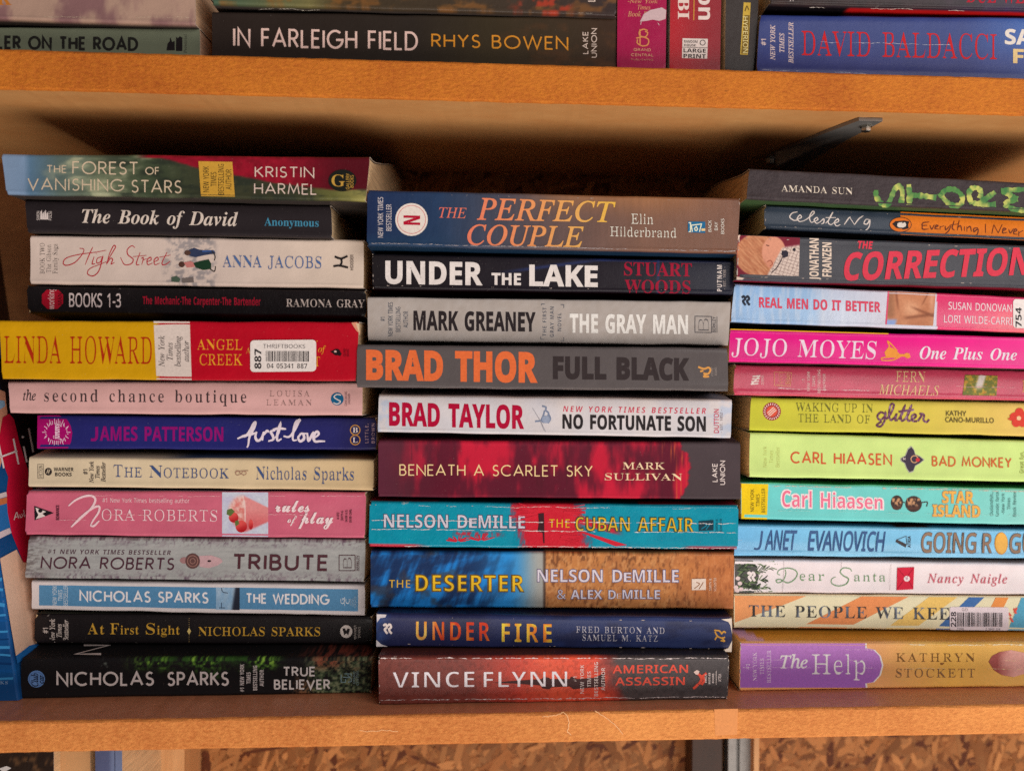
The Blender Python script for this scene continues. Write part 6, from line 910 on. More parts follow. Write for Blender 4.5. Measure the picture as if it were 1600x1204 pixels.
class Book:
    """A paperback seen by its spine. quad = picture positions of the spine's corners (TL, TR, BR, BL), Y = how far the
    spine stands behind the shelf front, W = how deep the book is; rise / drop: how far the covers swell behind the spine."""

    def __init__(self, name, quad, Y, W, paint, label, group, gain=1.0, wear=1.0, finish='satin', top=None, bottom=None, rise=0.0, drop=0.0,
                 fine=False, pages=PAGES, r=1.3, cz=None, cat='book', swell=28, hollow=None, roll=None):
        self.q = np.array(quad, float).reshape(4, 2)
        self.rise_mm, self.swell = rise, swell / 1000.0
        self.Y = Y / 1000.0; self.gain = gain; self.k = 0; self.parts = {}
        q = self.q
        rs = np.random.RandomState(len(BOOKS) * 31 + 5)
        self.hollow = (rs.uniform(0.15, 0.85) if hollow is None else hollow) / 1000.0
        self.roll = (rs.uniform(-0.7, 2.2) if roll is None else roll) / 1000.0
        c = onY(q[:, 0], q[:, 1], self.Y + np.array([1, 1, 0, 0]) * self.roll)
        if cz is not None:
            c[2, 2], c[3, 2] = cz
        self.c = c
        base = (c[2] + c[3]) / 2
        self.root = empty(name, (base[0], base[1], min(c[2, 2], c[3, 2])))
        tag(self.root, label, cat, group)
        self.seed = len(BOOKS) * 7 + 3
        BOOKS[label] = self
        L = np.linalg.norm(c[1] - c[0]) * 1000
        H = np.linalg.norm(c[0] - c[3]) * 1000
        nu, nv = (int(L * 1.7), max(14, int(H * 1.35))) if fine else (max(24, int(L * 0.5)), 10)
        if H > L: nu, nv = max(16, int(L)), max(24, int(H * .5))
        u = np.linspace(0, 1, nu + 1)
        W = W / 1000.0; r = min(r / 1000.0, H / 4000); rise /= 1000.0; drop /= 1000.0
        # profile: (kind, v or angle)
        tops = sorted([0.004, 0.010, 0.018, min(swell / 1000.0, W * .95), W * 0.35, W * 0.5, W * 0.65, W * .8, W])
        prof = [('bb', d_) for d_ in tops[::-1]]
        prof += [('ba', a) for a in (0, 30, 60, 90)]
        e = r * 1000 / H
        prof += [('s', v) for v in np.linspace(e, 1 - e, nv + 1)[1:-1]]
        prof += [('ta', a) for a in (90, 60, 30, 0)]
        prof += [('tb', d_) for d_ in tops]
        V, C, E = [], [], []
        rnd = np.random.RandomState(self.seed)
        wob = (fbm(u * L / 18, u * 0, self.seed, 2) - 0.5) * 0.0005
        wob2 = (fbm(u * L / 18, u * 0 + 5, self.seed, 2) - 0.5) * 0.0005
        pxt = q[0] + (q[1] - q[0]) * u[:, None]; pxb = q[3] + (q[2] - q[3]) * u[:, None]
        T = c[0] + (c[1] - c[0]) * u[:, None]; B = c[3] + (c[2] - c[3]) * u[:, None]
        endd = np.minimum(u, 1 - u) * L
        ease = lambda d: sm(0, swell / 1000.0, d)
        topf = top if callable(top) else flat(top if top is not None else (90, 80, 75))
        botf = bottom if callable(bottom) else flat(bottom if bottom is not None else (70, 62, 58))
        for kind, val in prof:
            if kind == 's':
                P = B + (T - B) * val
                P[:, 1] += self.hollow * (1 - (2 * val - 1) ** 2)
                px = pxb + (pxt - pxb) * val
                col = paint(px[:, 0], px[:, 1]); ed = np.minimum(np.minimum(val, 1 - val) * H - r * 1000, endd * 1.2)
            elif kind in ('ba', 'ta'):
                a = math.radians(val)
                # a=90: on the spine face; a=0: on the cover face
                dy = r * (1 - math.sin(a)); dz = r * (1 - math.cos(a))
                P = (B + np.array([0, dy, dz])) if kind == 'ba' else (T + np.array([0, dy, -dz]))
                P = P.copy(); P[:, 2] += wob if kind == 'ta' else wob2
                px = pxb if kind == 'ba' else pxt
                sgn = -1 if kind == 'ba' else 1
                col = paint(px[:, 0], px[:, 1] + sgn * 1.5)
                ed = np.minimum(endd * 1.2, 0.25 + 0 * endd)
            else:
                d = val
                if kind == 'bb':
                    P = B + np.array([0, d, 0]); P[:, 2] -= drop * ease(d) - wob2
                    col = botf(pxb[:, 0], np.full(nu + 1, d * 1000))
                else:
                    P = T + np.array([0, d, 0]); P[:, 2] += rise * ease(d) + wob
                    col = topf(pxt[:, 0], np.full(nu + 1, d * 1000))
                ed = np.minimum(endd * 1.2, d * 1000)
            V.append(P); C.append(lin(col) * gain); E.append(ed / max(wear * 0.5, 0.05) + (0.9 if wear < 0.3 else 0.3))
        m, n = len(prof), nu + 1
        V = np.array(V); C = np.array(C); E = np.array(E)
        # rub the four corners of the spine a little
        for ui, k in ((0, 1), (nu, -1)):
            for pi, (kd, vv) in enumerate(prof):
                if kd in ('ba', 'ta') and vv > 20:
                    V[pi, ui, 0] += k * 0.0007 * wear * (0.5 + rnd.rand()); V[pi, ui, 1] += 0.0004 * wear
        Fc = [(i * n + j, i * n + j + 1, (i + 1) * n + j + 1, (i + 1) * n + j) for i in range(m - 1) for j in range(n - 1)]
        Vf = V.reshape(-1, 3); Cf = C.reshape(-1, 3); Ef = E.reshape(-1)
        # card thickness at both ends
        th = 0.00042
        base_i = len(Vf); ex = []; exf = []
        for ui in (0, nu):
            ring = V[:, ui]
            cen = ring.mean(0)
            inner = ring.copy()
            for pi, (kd, vv) in enumerate(prof):
                if kd in ('bb', 'ba'): inner[pi, 2] += th
                if kd in ('tb', 'ta'): inner[pi, 2] -= th
                if kd in ('s', 'ba', 'ta'): inner[pi, 1] += th
            s0 = base_i + len(ex)
            ex += list(ring) + list(inner)
            for pi in range(m - 1):
                f = (s0 + pi, s0 + pi + 1, s0 + m + pi + 1, s0 + m + pi)
                exf.append(f if ui == 0 else f[::-1])
        Vf = np.concatenate([Vf, np.array(ex)]); Cf = np.concatenate([Cf, np.broadcast_to(lin((214, 198, 180)), (len(ex), 3))])
        Ef = np.concatenate([Ef, np.full(len(ex), 5.0)])
        self.cover = mesh_obj('cover', Vf, Fc + exf, M[finish], self.root, Cf, Ef, smooth=True)
        # page block
        pv = []
        ins = 0.0005
        ds = [0.0009] + tops[1:-1] + [W - 0.0012]
        for ui, k in ((0, 1), (nu, -1)):
            for d in ds:
                b_ = B[ui] + np.array([k * ins, d, th + 0.0001]); b_[2] -= drop * ease(d)
                t_ = T[ui] + np.array([k * ins, d, -th - 0.0001]); t_[2] += rise * ease(d)
                pv += [b_, t_]
        nd = len(ds)
        pf = []
        for s0, flip in ((0, 0), (2 * nd, 1)):
            for i in range(nd - 1):
                f = (s0 + 2 * i, s0 + 2 * i + 1, s0 + 2 * i + 3, s0 + 2 * i + 2)
                pf.append(f[::-1] if flip else f)
        pf += [(0, 2 * nd, 2 * nd + 1, 1), (2 * nd - 2, 2 * nd - 1, 4 * nd - 1, 4 * nd - 2)]
        mesh_obj('pages', pv, pf, M['pages'], self.root, lin(pages) * min(gain, 1.1))

    # -- printing --------------------------------------------------------------
    def slope(self, x, y):
        q = self.q
        st = (q[1, 1] - q[0, 1]) / (q[1, 0] - q[0, 0]); sb = (q[2, 1] - q[3, 1]) / (q[2, 0] - q[3, 0])
        yt = q[0, 1] + st * (x - q[0, 0]); yb = q[3, 1] + sb * (x - q[3, 0])
        t = min(1, max(0, (y - yt) / (yb - yt + 1e-6)))
        return st + (sb - st) * t

    def on_spine(self, x, y, lift):
        """picture positions carried onto the spine's face, which is hollowed across and rolled"""
        c = self.c
        Yd = np.full(len(x), self.Y)
        for _ in range(3):
            W_ = onY(x, y, Yd - lift)
            zt = c[0, 2] + (c[1, 2] - c[0, 2]) * (W_[:, 0] - c[0, 0]) / (c[1, 0] - c[0, 0]); zb = c[3, 2] + (c[2, 2] - c[3, 2]) * (W_[:, 0] - c[3, 0]) / (c[2, 0] - c[3, 0])
            v = np.clip((W_[:, 2] - zb) / (zt - zb), 0, 1)
            Yd = self.Y + self.roll * v + self.hollow * (1 - (2 * v - 1) ** 2)
        return onY(x, y, Yd - lift)

    def put(self, sh, col, name='lettering', mat='ink', parent=None, surf='spine', label=None):
        self.k += 1
        P = np.concatenate(sh.V); lv = np.concatenate(sh.lv)
        if surf == 'spine':
            Wd = self.on_spine(P[:, 0], P[:, 1], (self.k + lv) * 0.00002 + 0.00003)
        else:
            zt = (self.c[0, 2] + self.c[1, 2]) / 2
            zz_ = np.full(len(P), zt)
            for _ in range(6):
                Wd = onZ(P[:, 0], P[:, 1], zz_ + 0.0009)
                zz_ = zt + self.rise_mm / 1000.0 * sm(0, self.swell, Wd[:, 1] - D0 - self.Y)
        C = lin(col(P[:, 0], P[:, 1]) if callable(col) else col) * self.gain
        o = mesh_obj(name, Wd, sh.F, M[mat], parent or self.root, C)
        if name in ('spine_crease', 'rubbed_edge', 'printed_needles', 'printed_fronds', 'barcode'): o['kind'] = 'stuff'
        if label: o['label'] = label
        return o

    def T(self, s, font, x0, x1, yt, yb, col, yt1=None, yb1=None, name='lettering', mat='ink', out=None, **kw):
        """a line of lettering: ink from x0 to x1, cap line yt and baseline yb at the left end"""
        if out:
            oc, ow = out
            k2 = dict(kw); k2['w'] = kw.get('w', 0) + ow
            d = ow * (yb - yt) / CAP.get(font, 1) if font != 'G' else 0
            self.T(s, font, x0 - d, x1 + d, yt, yb, oc, yt1, yb1, 'letter_outline', mat, None, **k2)
        sh = Shape()
        h = yb - yt
        sh.text(s, font, x1 - x0, h, **kw)
        sb = self.slope((x0 + x1) / 2, yb) if yb1 is None else (yb1 - yb) / (x1 - x0)
        h1 = h if yt1 is None else (yb1 - yt1)
        for i, V in enumerate(sh.V):
            a, b = V[:, 0].copy(), V[:, 1].copy()
            sh.V[i] = np.stack([x0 + a, yb + sb * a - b * (1 + (h1 / h - 1) * a / (x1 - x0))], 1)
        return self.put(sh, col, name, mat)

    def V(self, lines, x0, x1, y0, y1, col, font='N', name='small_lettering', rot=90, fill=0.74, fit=None, mat='ink', **kw):
        """lines that read up the spine's width, set side by side between x0 and x1"""
        sh = Shape()
        if font in 'NBIS': kw['w'] = kw.get('w', 0.0) + 0.003
        n = len(lines); pitch = (x1 - x0) / n; cap = pitch * fill
        tot = y1 - y0
        wd = []
        for s in lines:
            if font == 'G': wd.append(sum(GEO.get(c, (.4,))[0] + .22 if c != ' ' else .42 for c in s))
            else:
                _, lo, hi = layout(s, font, kw.get('w', 0), kw.get('track', 0)); wd.append(hi - lo)
        mxw = max(wd)
        for i, s in enumerate(lines):
            L = tot * wd[i] / mxw
            t = Shape(); t.text(s, font, L, cap, **kw)
            off = (tot - L) / 2
            for V_, l_ in zip(t.V, t.lv):
                a, b = V_[:, 0], V_[:, 1]
                if rot == 90:
                    X = x0 + pitch * i + (pitch + cap) / 2 - b; Yp = y1 - off - a
                else:
                    X = x1 - pitch * i - (pitch + cap) / 2 + b; Yp = y0 + off + a
                V_[:] = np.stack([X, Yp + self.slope(x0, (y0 + y1) / 2) * (X - x0)], 1)
            nf = sh.n
            for V_, l_ in zip(t.V, t.lv): sh.V.append(V_); sh.lv.append(l_)
            sh.F += [tuple(q + nf for q in f) for f in t.F]; sh.n += t.n
        return self.put(sh, col, name, mat)

    def P(self, pts, col, name='printed_panel', mat='ink', surf='spine', sub=0, parent=None):
        sh = Shape()
        if sub:      # finely divided so a painted colour can vary across it
            p = np.asarray(pts, float)   # four corners TL TR BR BL
            nx, ny = sub
            g = []
            for j in range(ny + 1):
                for i in range(nx + 1):
                    a, b = i / nx, j / ny
                    g.append((p[0] * (1 - a) + p[1] * a) * (1 - b) + (p[3] * (1 - a) + p[2] * a) * b)
            sh.add(g, [(j * (nx + 1) + i, j * (nx + 1) + i + 1, (j + 1) * (nx + 1) + i + 1, (j + 1) * (nx + 1) + i) for j in range(ny) for i in range(nx)])
        else:
            sh.add(*fill_loops([np.asarray(pts, float)], 4.0))
        return self.put(sh, col, name, mat, parent, surf)

    def R(self, x0, y0, x1, y1, col, name='printed_panel', sub=0, **kw):
        """a panel with level sides that follows the spine's slope"""
        s0, s1 = self.slope(x0, y0), self.slope(x0, y1)
        return self.P([(x0, y0), (x1, y0 + s0 * (x1 - x0)), (x1, y1 + s1 * (x1 - x0)), (x0, y1)], col, name, sub=sub, **kw)

    def E(self, cx, cy, rx, ry, col, name='printed_disc', n=28, a0=0, **kw):
        return self.P([(cx + rx * math.cos(2 * math.pi * i / n + a0), cy + ry * math.sin(2 * math.pi * i / n + a0)) for i in range(n)], col, name, **kw)

    def K(self, strokes, width, col, name='drawn_mark', mat='ink', smooth=True, surf='spine', taper=False, rough=0.0):
        sh = Shape()
        for i, s in enumerate(strokes):
            p = smooth_pts(s) if smooth else np.asarray(s, float)
            w = width
            if taper:
                t = np.linspace(0, 1, len(p)); w = width * (0.35 + 0.65 * np.sin(math.pi * (0.12 + 0.8 * t)))
            if rough:
                rr = np.random.RandomState(i + 11)
                w = (w if hasattr(w, '__len__') else np.full(len(p), float(w))) * (1 + rough * (rr.rand(len(p)) - .5))
            V, Fc = ribbon(p, w)
            sh.add(V, Fc, 0.1 * (i % 7))
        return self.put(sh, col, name, mat, surf=surf)

    def ring(self, cx, cy, rx, ry, w, col, name='printed_ring'):
        return self.K([_arc(cx, cy, rx, ry, 0, 360, 30)], w, col, name, smooth=False)

    def crease(self, y, x0, x1, col=(222, 206, 196), w=0.9, seed=0, density=0.6):
        """a crack in the print that runs along the spine, broken and ragged"""
        rnd = random.Random(seed + int(y * 13))
        sh = Shape()
        x = x0
        s = self.slope((x0 + x1) / 2, y)
        dy = 0
        while x < x1:
            ln = rnd.uniform(6, 70)
            if rnd.random() < density:
                pts, ws, xx = [], [], x
                while xx < min(x + ln, x1):
                    dy = 0.85 * dy + rnd.uniform(-.45, .45)
                    pts.append((xx, y + s * (xx - x0) + dy)); ws.append(w * rnd.uniform(0.1, 1.0) * (1.5 if rnd.random() < .12 else .8)); xx += rnd.uniform(1.2, 3)
                if len(pts) > 2:
                    ws[0] = ws[-1] = 0.1
                    V, Fc = ribbon(pts, ws); sh.add(V, Fc)
            x += ln + rnd.uniform(0, 6)
        if sh.n: return self.put(sh, col, 'spine_crease')

    def chips(self, where, n, col=(186, 170, 160), size=1.2, seed=1):
        """flakes rubbed off the print along an edge: where = 'top' / 'bottom' / 'left' / 'right'"""
        rnd = random.Random(seed + len(where)); q = self.q; sh = Shape(); n = int(n * 0.55)
        for i in range(n):
            t = rnd.random()
            a, b = {'top': (q[0], q[1]), 'bottom': (q[3], q[2]), 'left': (q[0], q[3]), 'right': (q[1], q[2])}[where]
            p = a + (b - a) * t
            inn = {'top': (0, 1), 'bottom': (0, -1), 'left': (1, 0), 'right': (-1, 0)}[where]
            p = p + np.array(inn) * (1.4 if where in ('left', 'right') else 5.2)
            k = rnd.randint(5, 8); m_ = size * rnd.uniform(.3, 1.3)
            st = (rnd.uniform(1, 3.2), .55) if where in ('top', 'bottom') else (.5, rnd.uniform(1, 2.5))
            pts = [(p[0] + st[0] * m_ * math.cos(2 * math.pi * j / k) * rnd.uniform(.5, 1), p[1] + st[1] * m_ * math.sin(2 * math.pi * j / k) * rnd.uniform(.5, 1)) for j in range(k)]
            sh.add(pts, [tuple(range(k))])
        return self.put(sh, col, 'rubbed_edge')

    def barcode(self, x0, y0, x1, y1, seed=4, col=(40, 34, 36), parent=None):
        rnd = random.Random(seed); sh = Shape(); x = x0
        s = self.slope(x0, y0)
        while x < x1 - 1:
            w = rnd.choice((.7, .7, 1.2, 1.8))
            sh.add([(x, y0 + s * (x - x0)), (x + w, y0 + s * (x - x0)), (x + w, y1 + s * (x - x0)), (x, y1 + s * (x - x0))], [(0, 1, 2, 3)])
            x += w + rnd.choice((.7, 1.0, 1.5))
        return self.put(sh, col, 'barcode', parent=parent)

    def sticker(self, x0, y0, x1, y1, col=(236, 228, 222), rad=5, tilt=0.0):
        pts = []
        for cx, cy, a in ((x1 - rad, y0 + rad, -90), (x1 - rad, y1 - rad, 0), (x0 + rad, y1 - rad, 90), (x0 + rad, y0 + rad, 180)):
            for k in range(6):
                t = math.radians(a + 18 * k)
                pts.append((cx + rad * math.cos(t), cy + rad * math.sin(t)))
        s = self.slope((x0 + x1) / 2, y0) + tilt
        pts = [(x, y + s * (x - x0)) for x, y in pts]
        self.k += 4
        return self.P(pts, col, 'price_sticker')


# ------------------------------------------------------------------ the bookcase
YB = D0 + 0.158                      # face of the back panel
Z_UP0, Z_UP1, Z_LO1, Z_LO0 = 0.138, 0.157, -0.1601, -0.1750
case = empty('bookcase', (0.03, D0 + 0.08, -0.40))
tag(case, 'open wooden bookcase of varnished boards with a strand board back', 'bookcase')


def board(z0, z1, name='shelf_board', x0=-0.38, x1=0.42, edge='edge'):
    """a shelf board: raw front edge, pale underside, brown top; the front edge is finely divided and a little uneven"""
    n = 220
    sec = [(D0 + 0.158, z0), (D0 + 0.0012, z0), (D0 + 0.0004, z0 + 0.0004), (D0, z0 + 0.0012), (D0, z1 - 0.0012), (D0 + 0.0004, z1 - 0.0004), (D0 + 0.0012, z1), (D0 + 0.158, z1)]
    V = []
    xs = np.linspace(x0, x1, n + 1)
    for k, (y, z) in enumerate(sec):
        jz = (fbm(xs * 260, xs * 0 + k, 5, 3) - 0.5) * 0.0005 if 0 < k < 7 else xs * 0
        jy = (fbm(xs * 180, xs * 0 + k, 9, 3) - 0.5) * 0.0004 if 0 < k < 7 else xs * 0
        V += [(x, y + a, z + b) for x, a, b in zip(xs, jy, jz)]
    Fc, fm = [], []
    for k in range(7):
        for i in range(n):
            a = k * (n + 1) + i
            Fc.append((a, a + 1, a + n + 2, a + n + 1)[::-1])
            fm.append(1 if k < 1 else (0 if k < 6 else 2))
    return mesh_obj(name, V, Fc, None, case, mats=[M[edge], M['under'], M['top']], fmat=fm)


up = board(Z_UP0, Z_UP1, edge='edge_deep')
lo = board(Z_LO0, Z_LO1)
board(-0.415, -0.40)


def strip_on_front(pts, w, name, mat, parent, lift=0.00025):
    V, Fc = ribbon(smooth_pts(pts, 4), w)
    W_ = onY(V[:, 0], V[:, 1], -lift)
    return mesh_obj(name, W_, Fc, M[mat], parent)


def ragged(pts, seed, amp=0.9, n=5):
    rnd = random.Random(seed); out = []
    P = smooth_pts(pts, n)
    return [(p[0] + rnd.uniform(-amp, amp), p[1] + rnd.uniform(-amp, amp)) for p in P]


strip_on_front(ragged([(848, 1119), (862, 1118), (874, 1115), (881, 1112)], 1), 0.9, 'scratch', 'scratch', lo)
strip_on_front(ragged([(881, 1112), (887, 1120), (889, 1133), (887, 1142), (892, 1147)], 2), 1.1, 'scratch', 'scratch', lo)
strip_on_front(ragged([(930, 1110), (944, 1119), (960, 1131), (973, 1146)], 3, .5), 1.1, 'scratch', 'scratch', lo)
strip_on_front(ragged([(562, 1141), (580, 1142), (600, 1140), (622, 1143)], 4), 0.9, 'scratch', 'scratch', lo)
_t = onY(np.array([1116, 1153, 1152, 1117.5]), np.array([1107.5, 1106.5, 1147, 1148.5]), -0.00012)
_t = np.concatenate([_t, _t + np.array([0, 0.00012, 0])])
mesh_obj('tape_patch', _t, [(0, 1, 2, 3), (0, 4, 5, 1), (1, 5, 6, 2), (2, 6, 7, 3), (3, 7, 4, 0)], M['tape'], lo)

# back panel of pressed strands
V, Fc = box_vf(-0.40, 0.46, YB, YB + 0.011, -0.40, 0.33)
back = mesh_obj('back_panel', V, Fc, M['osb'], case)
rnd = random.Random(12)
SV, SF, SC = [], [], []
for i in range(6500):
    zone = rnd.random()
    cz = rnd.uniform(-0.262, -0.205) if zone < 0.62 else rnd.uniform(0.05, 0.155)
    cx = rnd.uniform(-0.37 if cz < 0 else -0.25, 0.40)
    a = rnd.gauss(1.0, 0.7)
    ln, wd = rnd.uniform(0.010, 0.042), rnd.uniform(0.0016, 0.006)
    dy = rnd.uniform(0.00015, 0.0011)
    tilt = rnd.uniform(-0.0005, 0.0005)
    pts = []
    prof = [(-1, -.6), (-.8, -1), (.7, -1 + rnd.uniform(0, .4)), (1, -.2), (.85, 1 - rnd.uniform(0, .4)), (-.75, 1), (-1, .3)]
    for s, t in prof:
        s += rnd.uniform(-.12, .12)
        pts.append((cx + s * ln / 2 * math.cos(a) - t * wd / 2 * math.sin(a), YB - dy - tilt * s, cz + s * ln / 2 * math.sin(a) + t * wd / 2 * math.cos(a)))
    b0 = len(SV); n = len(pts)
    SV += pts + [(p[0], YB + 0.0001, p[2]) for p in pts]
    SF.append(tuple(range(b0, b0 + n)))
    SF += [(b0 + k, b0 + n + k, b0 + n + (k + 1) % n, b0 + (k + 1) % n) for k in range(n)]
    t = rnd.random()
    c = mix((138, 84, 43), (188, 130, 78), np.array(t ** 0.9)) * rnd.uniform(.82, 1.1)
    if rnd.random() < 0.06: c = np.array((96, 50, 26))
    SC += [lin(np.clip(c, 0, 255))] * (2 * n)
st = mesh_obj('wood_strands', SV, SF, M['ink'], back, np.array(SC))
st['kind'] = 'stuff'

# sloping side panel on the left
def side_x(z): return -0.331 + (0.122 - z) * 0.146


sv = []
for y in (D0 - 0.004, YB):
    for z in (Z_LO1 + 0.0002, Z_UP0 - 0.0002):
        sv += [(side_x(z), y, z), (side_x(z) - 0.016, y, z)]
mesh_obj('side_panel', sv, [(0, 2, 6, 4), (1, 5, 7, 3), (0, 1, 3, 2), (4, 6, 7, 5), (2, 3, 7, 6), (0, 4, 5, 1)], M['side'], case)

# uprights seen below the lower board
def upright(px0, px1, Y, dep, mat, name):
    p = onY(np.array([px0, px1]), np.array([1190, 1190]), Y)
    V, Fc = box_vf(p[0, 0], p[1, 0], D0 + Y, D0 + Y + dep, -0.3995, Z_LO0 - 0.0003)
    return mesh_obj(name, V, Fc, M[mat], case)


upright(196, 288, 0.125, 0.031, 'post', 'wooden_upright')
upright(1082, 1128, 0.130, 0.026, 'side', 'wooden_upright')
upright(1178, 1186, 0.120, 0.036, 'post', 'wooden_upright')
p = onY(np.array([1138, 1150, 1156, 1174]), np.array([1190] * 4), 0.128)[:, 0]
V, F = [], []
for a, b, d in ((p[0], p[1], 0), (p[1], p[2], 0.004), (p[2], p[3], 0.0005)):
    v, f = box_vf(a, b, D0 + 0.128 + d, D0 + 0.140, -0.3995, Z_LO0 - 0.0003)
    F += [tuple(i + len(V) for i in q) for q in f]; V += v
mesh_obj('steel_track', V, F, M['steel'], case)


# stamped steel bracket under the upper board
def bracket(pix, bolts):
    zt = Z_UP0 - 0.0002
    top = [onZ(np.array(x), np.array(y), zt) for x, y in pix]
    n = len(top)
    low = [p + np.array([0, 0, -0.0017]) for p in top]
    Vb = top + low
    Fb = [tuple(range(n)), tuple(range(2 * n - 1, n - 1, -1))] + [(i, (i + 1) % n, n + (i + 1) % n, n + i) for i in range(n)]
    br = mesh_obj('shelf_bracket', Vb, Fb, M['steel'], case)
    # a folded rib along the middle of the arm, deepening towards the wall
    a = (top[0] + top[-1]) / 2; b = (top[n // 2 - 1] + top[n // 2]) / 2
    t = (b - a) / np.linalg.norm(b - a); s = np.array([t[1], -t[0], 0]) * 0.0026
    V_, F_ = [], []
    for k in range(13):
        f = 0.2 + 0.8 * k / 12
        c = a + (b - a) * f; d = 0.0018 + 0.010 * max(0, (f - 0.2)) ** 1.2
        V_ += [c - s + [0, 0, -.0016], c - s * .35 + [0, 0, -d], c + s * .35 + [0, 0, -d], c + s + [0, 0, -.0016]]
    for k in range(12):
        for j in range(3):
            q = 4 * k + j
            F_.append((q, q + 1, q + 5, q + 4))
    F_ += [(0, 3, 2, 1), (48, 49, 50, 51)]
    mesh_obj('rib', V_, F_, M['steel'], br)
    for (bx, by) in bolts:
        c = onZ(np.array(float(bx)), np.array(float(by)), zt - 0.0018)
        hv, hf = [], []
        for lev, rr in ((0, .0034), (-.0006, .0034), (-.0006, .0026), (-.0026, .0026), (-.003, .0021)):
            for k in range(6):
                t_ = k * math.pi / 3 + 0.3
                hv.append((c[0] + rr * math.cos(t_), c[1] + rr * math.sin(t_), c[2] + lev))
        for l in range(4):
            for k in range(6):
                hf.append((l * 6 + k, l * 6 + (k + 1) % 6, l * 6 + 6 + (k + 1) % 6, l * 6 + 6 + k))
        hf.append(tuple(range(24, 30)))
        mesh_obj('bolt', hv, hf, M['zinc'], br)
    return br


bracket([(1379, 184.5), (1342, 183.5), (1290, 203), (1236, 225), (1196, 243), (1236, 268), (1268, 247), (1318, 217)], [(1353, 197), (1203, 249)])

# ------------------------------------------------------------------ where the lying books are: spine corners (TL, TR, BR, BL), depth behind the shelf front (mm)
STACKS = {
    'L': [('tb', 33, 1028, 581, 1027, 579, 1085, 32, 1087, 33), ('afs', 54, 959, 582, 962, 581, 1006, 53, 1005, 48), ('wed', 49, 907, 570, 913, 570, 962, 49, 952, 45),
          ('trib', 45, 838, 571, 843, 569, 909, 38, 903, 42), ('pink', 42, 767, 572, 769, 570, 841, 39, 835, 40), ('note', 45, 714, 584, 718, 583, 766, 44, 760, 40),
          ('first', 59, 647, 588, 652, 588, 703, 57, 701, 40), ('second', 12, 595, 566, 597, 566, 649, 15, 645, 28), ('linda', -2, 501, 561, 503, 556, 596, 3, 592, 13),
          ('b13', 41, 446, 572, 453, 572, 495, 43, 489, 26), ('high', 47, 367, 568, 375, 568, 450, 47, 443, 24), ('david', 38, 312, 517, 321, 519, 373, 42, 362, 22),
          ('forest', 2, 240, 578, 245, 571, 319, 10, 310, 11)],
    'C': [('vince', 591, 1025, 1140, 1025, 1137, 1092, 592, 1098, 14.5), ('fire', 588, 958, 1144, 965, 1144, 1018.6, 588, 1010, 26), ('des', 579, 861, 1147, 864, 1146, 951, 579, 949, 36),
          ('cuba', 578, 783, 1154, 790, 1153, 858, 576, 854, 38), ('scar', 591, 688, 1157, 691, 1157, 780, 591, 776, 34), ('tay', 592, 616, 1144, 624, 1142, 684, 590, 675, 27),
          ('full', 558, 538, 1137, 543.5, 1138, 611, 557, 605, 12), ('gray', 574, 464, 1142, 471, 1138, 539, 575, 532, 19), ('utl', 581, 396, 1148, 407, 1147, 460, 582, 451, 22),
          ('perf', 574, 296.5, 1157, 310, 1152, 396, 573, 383, 13)],
    'R': [('help', 1156, 1003, 1690, 1004, 1690, 1075, 1155, 1075, 27), ('keep', 1147, 928, 1705, 932.5, 1705, 986.8, 1147, 980.5, 40), ('santa', 1148, 873.5, 1700, 881.5, 1700, 929.6, 1147, 926.5, 42),
          ('rogue', 1152, 819.5, 1700, 830, 1700, 873, 1147, 868, 38), ('star', 1158, 754, 1700, 766, 1700, 821.5, 1158, 810.5, 40), ('monk', 1172, 676, 1720, 692.6, 1720, 754.8, 1171, 745, 40),
          ('glit', 1173.6, 620, 1715, 630, 1715, 683.4, 1171, 672, 42), ('fern', 1148.5, 569, 1700, 580.6, 1700, 629.2, 1146, 617, 36), ('jojo', 1141, 514, 1700, 529.3, 1700, 578.9, 1139, 565, 20),
          ('real', 1148, 442.5, 1690, 468.3, 1690, 522.2, 1142, 503, 21), ('corr', 1154, 366.5, 1700, 387.3, 1700, 453, 1150, 437, 15), ('ng', 1195, 320, 1700, 343.7, 1700, 381.7, 1194.5, 358, 22),
          ('storm', 1171, 263, 1735, 291.4, 1735, 341.3, 1166.5, 319, 12)],
}
GEOM = {}
for _c, _st in STACKS.items():
    low = None
    for row in _st:
        nm, q, Y = row[0], np.array(row[1:9], float).reshape(4, 2), row[9]
        c = onY(q[:, 0], q[:, 1], Y / 1000)
        if low is None:
            zr = zl = Z_LO1 + 0.0003
            gap = 0
        else:
            lc = low[1]
            at = lambda x: lc[0, 2] + (lc[1, 2] - lc[0, 2]) * (x - lc[0, 0]) / (lc[1, 0] - lc[0, 0])
            xl, xr = max(c[3, 0], lc[0, 0]), min(c[2, 0], lc[1, 0])
            zl = max(c[3, 2], at(c[3, 0]) + 0.0006); zr = max(c[2, 2], at(c[2, 0]) + 0.0006)
            gap = min(zl - at(c[3, 0]), zr - at(c[2, 0])) - 0.0003
        c[2, 2], c[3, 2] = zr, zl
        g = dict(quad=q, Y=Y, cz=(zr, zl), rise=0.0, drop=0.0)
        if low is not None:
            if q[2, 1] > 596: GEOM[low[0]]['rise'] = max(0, gap * 1000)
            else: g['drop'] = max(0, gap * 1000 * 0.7); GEOM[low[0]]['rise'] = max(0, gap * 1000 * 0.3)
        if nm in ('forest', 'storm'): g['rise'], g['swell'] = (17.0, 105) if nm == 'forest' else (10.0, 100)      # these two have sprung open
        GEOM[nm] = g
        low = (nm, c)

